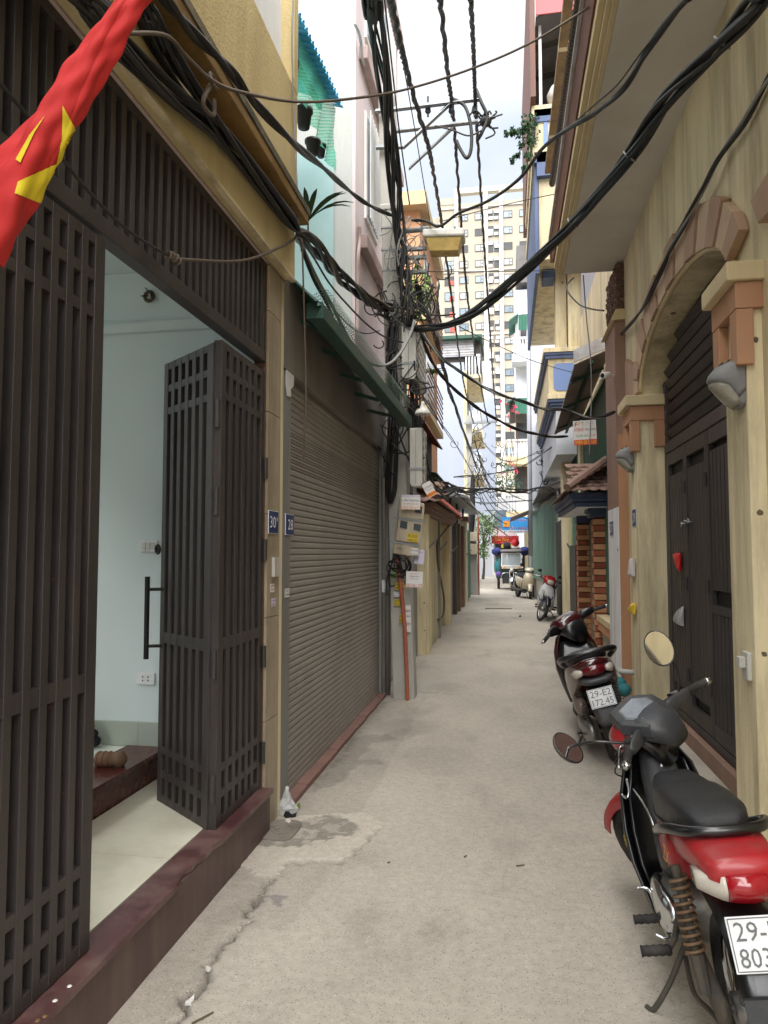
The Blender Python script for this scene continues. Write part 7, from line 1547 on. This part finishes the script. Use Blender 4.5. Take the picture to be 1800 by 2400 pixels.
# --- near red and black motorbike
B1, T1 = underbone('motorbike', 'red and black motorbike in the right foreground with plate 29-H1', 46, dict(main='moto_red', body='moto_red', shield='moto_black', fender='moto_red', trim='moto_grey'))
plate(B1, (-.945, 0, .665), (0, -1, 0), (.30, 0, 1), ['29-H1', '803.93'])
obj('fender_flap', MB().loft([[Vector((x, y * w, z)) for y in (-1, 0, 1)] + [Vector((x + .01, y * w, z)) for y in (1, 0, -1)] for x, z, w in ((-.95, .52, .085), (-.985, .4, .085), (-1.0, .27, .08), (-1.0, .25, .05))]), 'moto_grey', B1)
text('SALON CAR', (-.992, 0, .41), (0, -1, 0), (.2, 0, 1), 'ink_red', B1, .10, .03); text('ZX', (-.50, .158, .735), (-1, 0, 0), (0, -.15, 1), 'ink_orange', B1, .085, .05)
text('HONDA', (.24, .207, .50), (-.35, .0, -.1), (.1, -.25, 1), 'ink_yellow', B1, .07, .02)
mirror(B1, (.27, -.20, 1.0), (.245, -.20, 1.245), (-.80, .95, 1.0), T1, .062, .09, mid=(.24, -.235, 1.12))
mirror(B1, (.27, .20, 1.0), (.51, .335, 1.06), (-.8, -.1, .42), T1, .06, .08, mid=(.38, .30, 1.07))
obj('chrome_lever', MB().tube(smooth_path([(.30, .13, .70), (.22, .10, .64), (.14, .09, .58), (.10, .085, .50)]), .006, 6), 'chrome', B1, True)
hk = obj('bag_hook', MB().tube(smooth_path([(.32, .15, .74), (.31, .15, .69), (.30, .165, .66), (.30, .185, .68)]), .006, 6), 'chrome', B1, True)
obj('cyan_hook', MB().tube(smooth_path([(.25, -.12, .72), (.25, -.12, .69), (.24, -.14, .665), (.235, -.17, .67), (.235, -.175, .70)]), .008, 8), 'hook_cyan', B1, True)
for q_ in (.06, .1, .14): obj('control_cable', MB().tube(smooth_path([(.26, .2, 1.0), (.40 + q_ * .4, .16 + q_ * .3, .99 - q_), (.45, .05, .86 - q_), (.38, .03, .74)]), .0035, 5).xf(T1), 'cable_black', B1, True)
for zz_, yy_ in ((.62, .04), (.75, .0), (.55, -.05)): obj('bolt', MB().lathe([(.008, 0), (.008, .004), (.003, .006)], (.33 - (.74 - zz_) * .75 - .078, yy_, zz_ + .052), (-.8, 0, .6), 8), 'chrome', B1)
place(B1, .72, 2.88, 90.5, 8, .92)
# --- red and white cub further on
B2, T2 = underbone('motorbike', 'red and white step-through motorbike facing the camera by the yellow pier', 25, dict(main='moto_red', body='moto_red', shield='moto_white', fender='moto_black', trim='moto_red'), False)
for s in (-1, 1): mirror(B2, (.27, s * .2, 1.0), (.24, s * .26, 1.12), (-.9, 0, .2), T2, .05, .04)
obj('basket_rail', MB().tube(smooth_path([(.5, -.16, .6), (.56, -.12, .5), (.58, .0, .48), (.56, .12, .5), (.5, .16, .6)]), .012, 6), 'cloth_navy', B2)
place(B2, .86, 17.75, -97, 9, 1.0)
# --- scooters
def scooter(name, label, steer, main, side, near=True):
    B = bike_root(name, label, 'scooter'); T = steer_mat(.40, .9, R(26), R(steer))
    wheel(B, .64, .25, .25, .05, 'front_wheel', T=T, alloy=True); wheel(B, -.64, .25, .25, .058, 'rear_wheel', alloy=True, hub=.07)
    mb = MB(); [mb.cyl((.64, s * .08, .25), (.45, s * .08, .68), .022, n=8) for s in (-1, 1)]; obj('fork', mb.xf(T), 'alloy', B, True)
    obj('front_fender', arc_band(.64, .25, .29, R(5), R(150), .075, droop=.6).xf(T), main, B, True)
    def sect(z, xf, w, xb, th=.05):
        f = [(xb, -w), (xf - .05, -w * .75), (xf, 0), (xf - .05, w * .75), (xb, w)]; return [Vector((x, y, z)) for x, y in f] + [Vector((x - th, y * .85, z)) for x, y in reversed(f)]
    obj('front_apron', MB().loft([sect(.96, .45, .08, .36), sect(.90, .50, .15, .38), sect(.78, .56, .2, .40), sect(.62, .58, .225, .40), sect(.45, .53, .21, .36), sect(.32, .46, .19, .32)]), main, B, True)
    obj('leg_panel', MB().loft([sect(.86, .38, .13, .35, .03), sect(.7, .36, .2, .33, .03), sect(.5, .34, .21, .30, .03), sect(.32, .34, .19, .26, .03)]), 'moto_black', B, True)
    obj('floor_board', se([(.34, 0, .29, .17, .03), (.1, 0, .27, .2, .035), (-.12, 0, .29, .19, .04)], 16, 3.5), 'moto_grey', B, True)
    cw = obj('handlebar_cowl', se([(.50, 0, 1.0, .05, .03), (.47, 0, 1.0, .13, .06), (.40, 0, 1.03, .165, .065), (.32, 0, 1.04, .15, .055), (.25, 0, 1.01, .10, .05)], 20, 2.6).xf(T), main, B, True)
    obj('gauge_glass', se([(.41, 0, 1.082, .08, .012), (.35, 0, 1.085, .105, .018), (.29, 0, 1.07, .07, .012)], 16, 2.6).xf(T), 'gauge', cw, True)
    obj('rear_cowl', se([(.33, 0, .985, .14, .07), (.26, 0, .95, .12, .09), (.22, 0, .90, .08, .08)], 16, 2.6).xf(T), 'moto_black', cw, True)
    obj('headlight', se([(.525, 0, .99, .03, .02), (.50, 0, .99, .11, .045), (.47, 0, .99, .13, .05)], 16, 2.4).xf(T), 'lens_clear', cw, True)
    for s in (-1, 1): obj('bar_shroud', se([(.34, s * .13, 1.01, .06, .05), (.30, s * .2, 1.02, .05, .042), (.27, s * .25, 1.02, .025, .025)], 12, 2.6).xf(T), 'moto_black', cw, True)
    handlebar(B, .36, 1.02, .36, T, drop=.02, back=.14)
    obj('body', se([(-.06, 0, .5, .12, .18), (-.18, 0, .54, .17, .22), (-.36, 0, .60, .19, .19), (-.55, 0, .67, .185, .15), (-.72, 0, .74, .16, .10), (-.84, 0, .79, .12, .06), (-.9, 0, .81, .06, .03)], 22, 2.6), main, B, True)
    for s in (-1, 1): obj('side_panel', se([(-.12, s * .135, .52, .05, .16), (-.34, s * .155, .58, .05, .16), (-.55, s * .15, .66, .05, .11), (-.74, s * .125, .73, .045, .07), (-.84, s * .1, .77, .02, .03)], 14, 2.4), side, B, True)
    obj('seat', se([(.0, 0, .73, .06, .03), (-.06, 0, .755, .12, .05), (-.25, 0, .775, .155, .06), (-.45, 0, .80, .165, .065), (-.64, 0, .835, .15, .055), (-.74, 0, .85, .11, .035), (-.77, 0, .85, .05, .015)], 22, 3), 'vinyl', B, True)
    obj('grab_rail', MB().tube(smooth_path([(-.5, .19, .78), (-.66, .22, .85), (-.8, .17, .885), (-.84, 0, .895), (-.8, -.17, .885), (-.66, -.22, .85), (-.5, -.19, .78)]), .022, 10), 'moto_black', B, True)
    obj('tail_light', se([(-.80, 0, .755, .11, .05), (-.87, 0, .76, .10, .05), (-.92, 0, .765, .07, .035), (-.93, 0, .765, .03, .015)], 16, 2.4), 'tail_dark', B, True)
    for s in (-1, 1): obj('indicator', se([(-.74, s * .145, .74, .025, .035), (-.83, s * .125, .75, .035, .035), (-.885, s * .105, .76, .02, .02)], 12, 2.4), 'lens_clear', B, True)
    obj('tail_bracket', se([(-.76, 0, .695, .13, .03), (-.86, 0, .69, .14, .03), (-.92, 0, .685, .11, .025), (-.94, 0, .68, .07, .02)], 14, 3), 'moto_grey', B, True)
    obj('rear_fender', MB().loft([[Vector((x, y * w, z)) for y in (-1, -.5, 0, .5, 1)] + [Vector((x + .015, y * w, z - .004)) for y in (1, .5, 0, -.5, -1)] for x, z, w in ((-.80, .64, .09), (-.90, .60, .095), (-.96, .50, .1), (-.985, .39, .085), (-.985, .36, .05))]), 'moto_grey', B, True)
    obj('reflector', sheet(MB(), (-.962, 0, .605), (0, -1, 0), (.3, 0, 1), .09, .035, .006), 'tail_red', B)
    for s in (-1, 1):
        a, b = Vector((-.60, s * .14, .60)), Vector((-.68, s * .13, .25)); d = b - a; n = 90; u = d.normalized().cross(Vector((0, 1, 0))).normalized(); w = d.normalized().cross(u)
        sh = obj('shock_spring', MB().tube([a + d * (.05 + .6 * i / n) + (u * math.cos(i * 2 * math.pi / 9) + w * math.sin(i * 2 * math.pi / 9)) * .032 for i in range(n + 1)], .006, 5), 'dirty_iron', B, True); obj('damper', MB().cyl(a, b, .016, n=8), 'dirty_iron', sh)
    obj('transmission_case', se([(-.2, .13, .27, .04, .07), (-.4, .15, .27, .055, .1), (-.62, .15, .27, .055, .1), (-.76, .13, .27, .03, .06)], 16, 2.6), 'alloy', B, True)
    obj('air_filter', se([(-.34, .15, .44, .03, .05), (-.5, .155, .46, .05, .085), (-.66, .15, .46, .04, .07)], 14, 2.8), 'moto_taupe', B, True)
    obj('muffler', se([(-.3, -.15, .24, .03, .03), (-.5, -.19, .27, .055, .07), (-.8, -.2, .33, .06, .075), (-.9, -.2, .35, .05, .06), (-.92, -.2, .35, .02, .02)], 14, 2.4), 'dirty_iron', B, True)
    obj('side_stand', MB().tube(smooth_path([(-.2, .15, .2), (-.27, .23, .1), (-.25, .275, .02), (-.2, .29, .02)]), .011, 6), 'moto_black', B, True)
    obj('kick_lever', MB().tube(smooth_path([(-.52, .2, .27), (-.66, .22, .25), (-.78, .22, .3), (-.8, .25, .31)]), .009, 6), 'moto_black', B, True)
    return B, T
B3, T3 = scooter('scooter', 'dark maroon scooter leaning by the brick porch with plate 29-E2', 26, 'moto_maroon', 'moto_taupe')
plate(B3, (-.985, .01, .575), (0, -1, 0), (.25, 0, 1), ['29-E2', '172.45'])
place(B3, .82, 6.46, 91, 15.5, .98)
B4, T4 = scooter('scooter', 'beige scooter parked nose out in front of the cargo tricycle', -20, 'moto_beige', 'moto_beige')
for s in (-1, 1): mirror(B4, (.3, s * .2, 1.03), (.27, s * .27, 1.2), (-.9, 0, .2), T4, .05, .07)
place(B4, .55, 25.9, -74, 8, 1.0)
# --- cargo tricycle
t = bike_root('cargo_tricycle', 'loaded cargo tricycle with white framed windscreen parked in the alley', 'tricycle')
wheel(t, 1.25, .28, .28, .05, 'front_wheel'); 
for s in (-1, 1): w_ = wheel(t, -.55, .29, .29, .06, 'rear_wheel', T=Matrix.Translation((0, s * .52, 0)))
mb = MB(); [mb.cyl((1.25, s * .08, .28), (1.0, s * .08, .85), .025, n=8) for s in (-1, 1)]; obj('fork', mb, 'alloy', t); obj('front_fender', arc_band(1.25, .28, .33, R(20), R(150), .08), 'chrome', t, True)
for s in (-1, 1): obj('leg_guard', MB().tube(smooth_path([(1.05, s * .1, .75), (1.1, s * .38, .72), (1.1, s * .42, .45), (1.0, s * .36, .28)]), .02, 8), 'chrome', t, True); obj('guard_panel', MB().prism([(1.06, s * .12, .3), (1.06, s * .38, .3), (1.06, s * .4, .66), (1.06, s * .14, .7)], (.012, 0, 0)), 'moto_grey', t)
obj('engine', MB().lathe([(.1, -.12), (.14, -.1), (.14, .1), (.1, .12)], (.7, 0, .38), (0, 1, 0), 14), 'alloy', t); obj('fuel_tank', se([(.95, 0, .78, .08, .06), (.75, 0, .82, .14, .1), (.5, 0, .8, .12, .08)], 14), 'moto_maroon', t, True)
obj('cowl_bar', MB().box(1.0, 1.06, -.42, .42, .93, 1.02), 'lamp_white', t); obj('headlight', MB().lathe([(.03, 0), (.08, .03), (.085, .08)], (1.0, 0, .86), (1, 0, 0), 14), 'lens_clear', t, True)
for s in (-1, 1): obj('indicator', MB().box(1.06, 1.09, s * .32 - .05, s * .32 + .05, .94, 1.0), 'ink_orange', t)
mb = MB(); 
for a, b in (((1.05, -.42, 1.02), (.95, -.40, 1.58)), ((1.05, .42, 1.02), (.95, .40, 1.58)), ((1.05, -.42, 1.04), (1.05, .42, 1.04)), ((.95, -.4, 1.58), (.95, .4, 1.58)), ((1.0, -.2, 1.04), (.95, -.18, 1.58))): mb.tube([a, b], .025, 6)
obj('windscreen_frame', mb, 'white_metal', t); obj('windscreen', MB().prism([(1.045, -.4, 1.05), (1.045, .4, 1.05), (.955, .38, 1.57), (.955, -.38, 1.57)], (-.006, 0, 0)), 'windscreen', t)
obj('roof', se([(1.05, 0, 1.66, .40, .03), (.95, 0, 1.68, .46, .06), (.5, 0, 1.7, .47, .06), (.2, 0, 1.69, .46, .05)], 18, 4), 'roof_under', t, True)
mb = MB(); [mb.cyl((.25, s * .44, .5), (.25, s * .44, 1.66), .02, n=6) for s in (-1, 1)]; obj('roof_post', mb, 'steel_dark', t)
obj('seat', se([(.5, 0, .72, .16, .05), (.25, 0, .74, .18, .06), (.05, 0, .76, .16, .05)], 14, 3), 'vinyl', t, True)
obj('cargo_bed', MB().box(-1.3, .15, -.62, .62, .48, .56), 'green_metal', t); mb = MB(); mb.box(-1.3, .15, .60, .63, .56, .95); mb.box(-1.3, .15, -.63, -.60, .56, .95); mb.box(.12, .15, -.6, .6, .56, .95); obj('bed_side', mb, 'green_metal', t)
for s in (-1, 1): mb = MB(); [mb.cyl((x, s * .6, .95), (x, s * .6, 1.75), .02, n=6) for x in (-1.25, -.6, .1)]; obj('bed_stake', mb, 'steel_dark', t)
TRX, TRY, TRH = .16, 31.9, -88
place(t, TRX, TRY, TRH, 0, 1.0); MTR = Matrix.Translation((TRX, TRY, 0)) @ Matrix.Rotation(R(TRH), 4, 'Z')
random.seed(12)
for nm, lab, c, r, m_ in (('cloth_bundle', 'teal sack on the left side of the cargo tricycle', (-.1, -.52, 1.0), (.3, .2, .42), 'cloth_teal'), ('cloth_bundle', 'purple bundle low on the left of the tricycle bed', (.12, -.5, .68), (.14, .16, .12), 'cloth_purple'), ('cloth_bundle', 'navy tarpaulin bundle bulging right over the tricycle roof', (-.2, .62, 1.68), (.4, .26, .2), 'cloth_navy'), ('cloth_bundle', 'navy tarpaulin bundle bulging left over the tricycle roof', (-.2, -.60, 1.66), (.4, .22, .18), 'cloth_navy'), ('cloth_bundle', 'black bag perched highest on the tricycle load', (-.1, -.15, 1.9), (.2, .17, .2), 'cloth_dark'), ('cloth_bundle', 'pale bags on top right of the tricycle load', (-.2, .22, 1.84), (.25, .2, .13), 'cloth_pale'), ('cloth_bundle', 'dark main load filling the tricycle bed', (-.6, 0, 1.2), (.55, .56, .55), 'cloth_dark')):
    mb = MB(); n, m2 = 18, 12; rings = []
    for i in range(m2 + 1):
        th = max(.03, min(math.pi - .03, math.pi * i / m2)); rings.append([Vector((c[0] + r[0] * math.sin(th) * math.cos(a) * random.uniform(.9, 1.08), c[1] + r[1] * math.sin(th) * math.sin(a) * random.uniform(.9, 1.08), c[2] - r[2] * math.cos(th) * random.uniform(.92, 1.05))) for a in [k * 2 * math.pi / n for k in range(n)]])
    mb.loft(rings); mb.xf(MTR); one(nm, mb, m_, lab, 'bundle', smooth=True)
# rag under the pipe beside the maroon scooter
random.seed(8); p = gx(1470, 1610, 1.12); mb = MB()
for k in range(5): mb.ball((1.08 + random.uniform(-.05, .05), 7.6 + random.uniform(-.12, .12), .08 + .05 * k), .09, .1, .07, 9, 6)
one('plastic_sack', mb, 'cloth_teal', 'bluish plastic sack behind the maroon scooter at the wall foot', 'sack', smooth=True)
for o in bpy.data.objects:
    if '_w' in o: del o['_w']
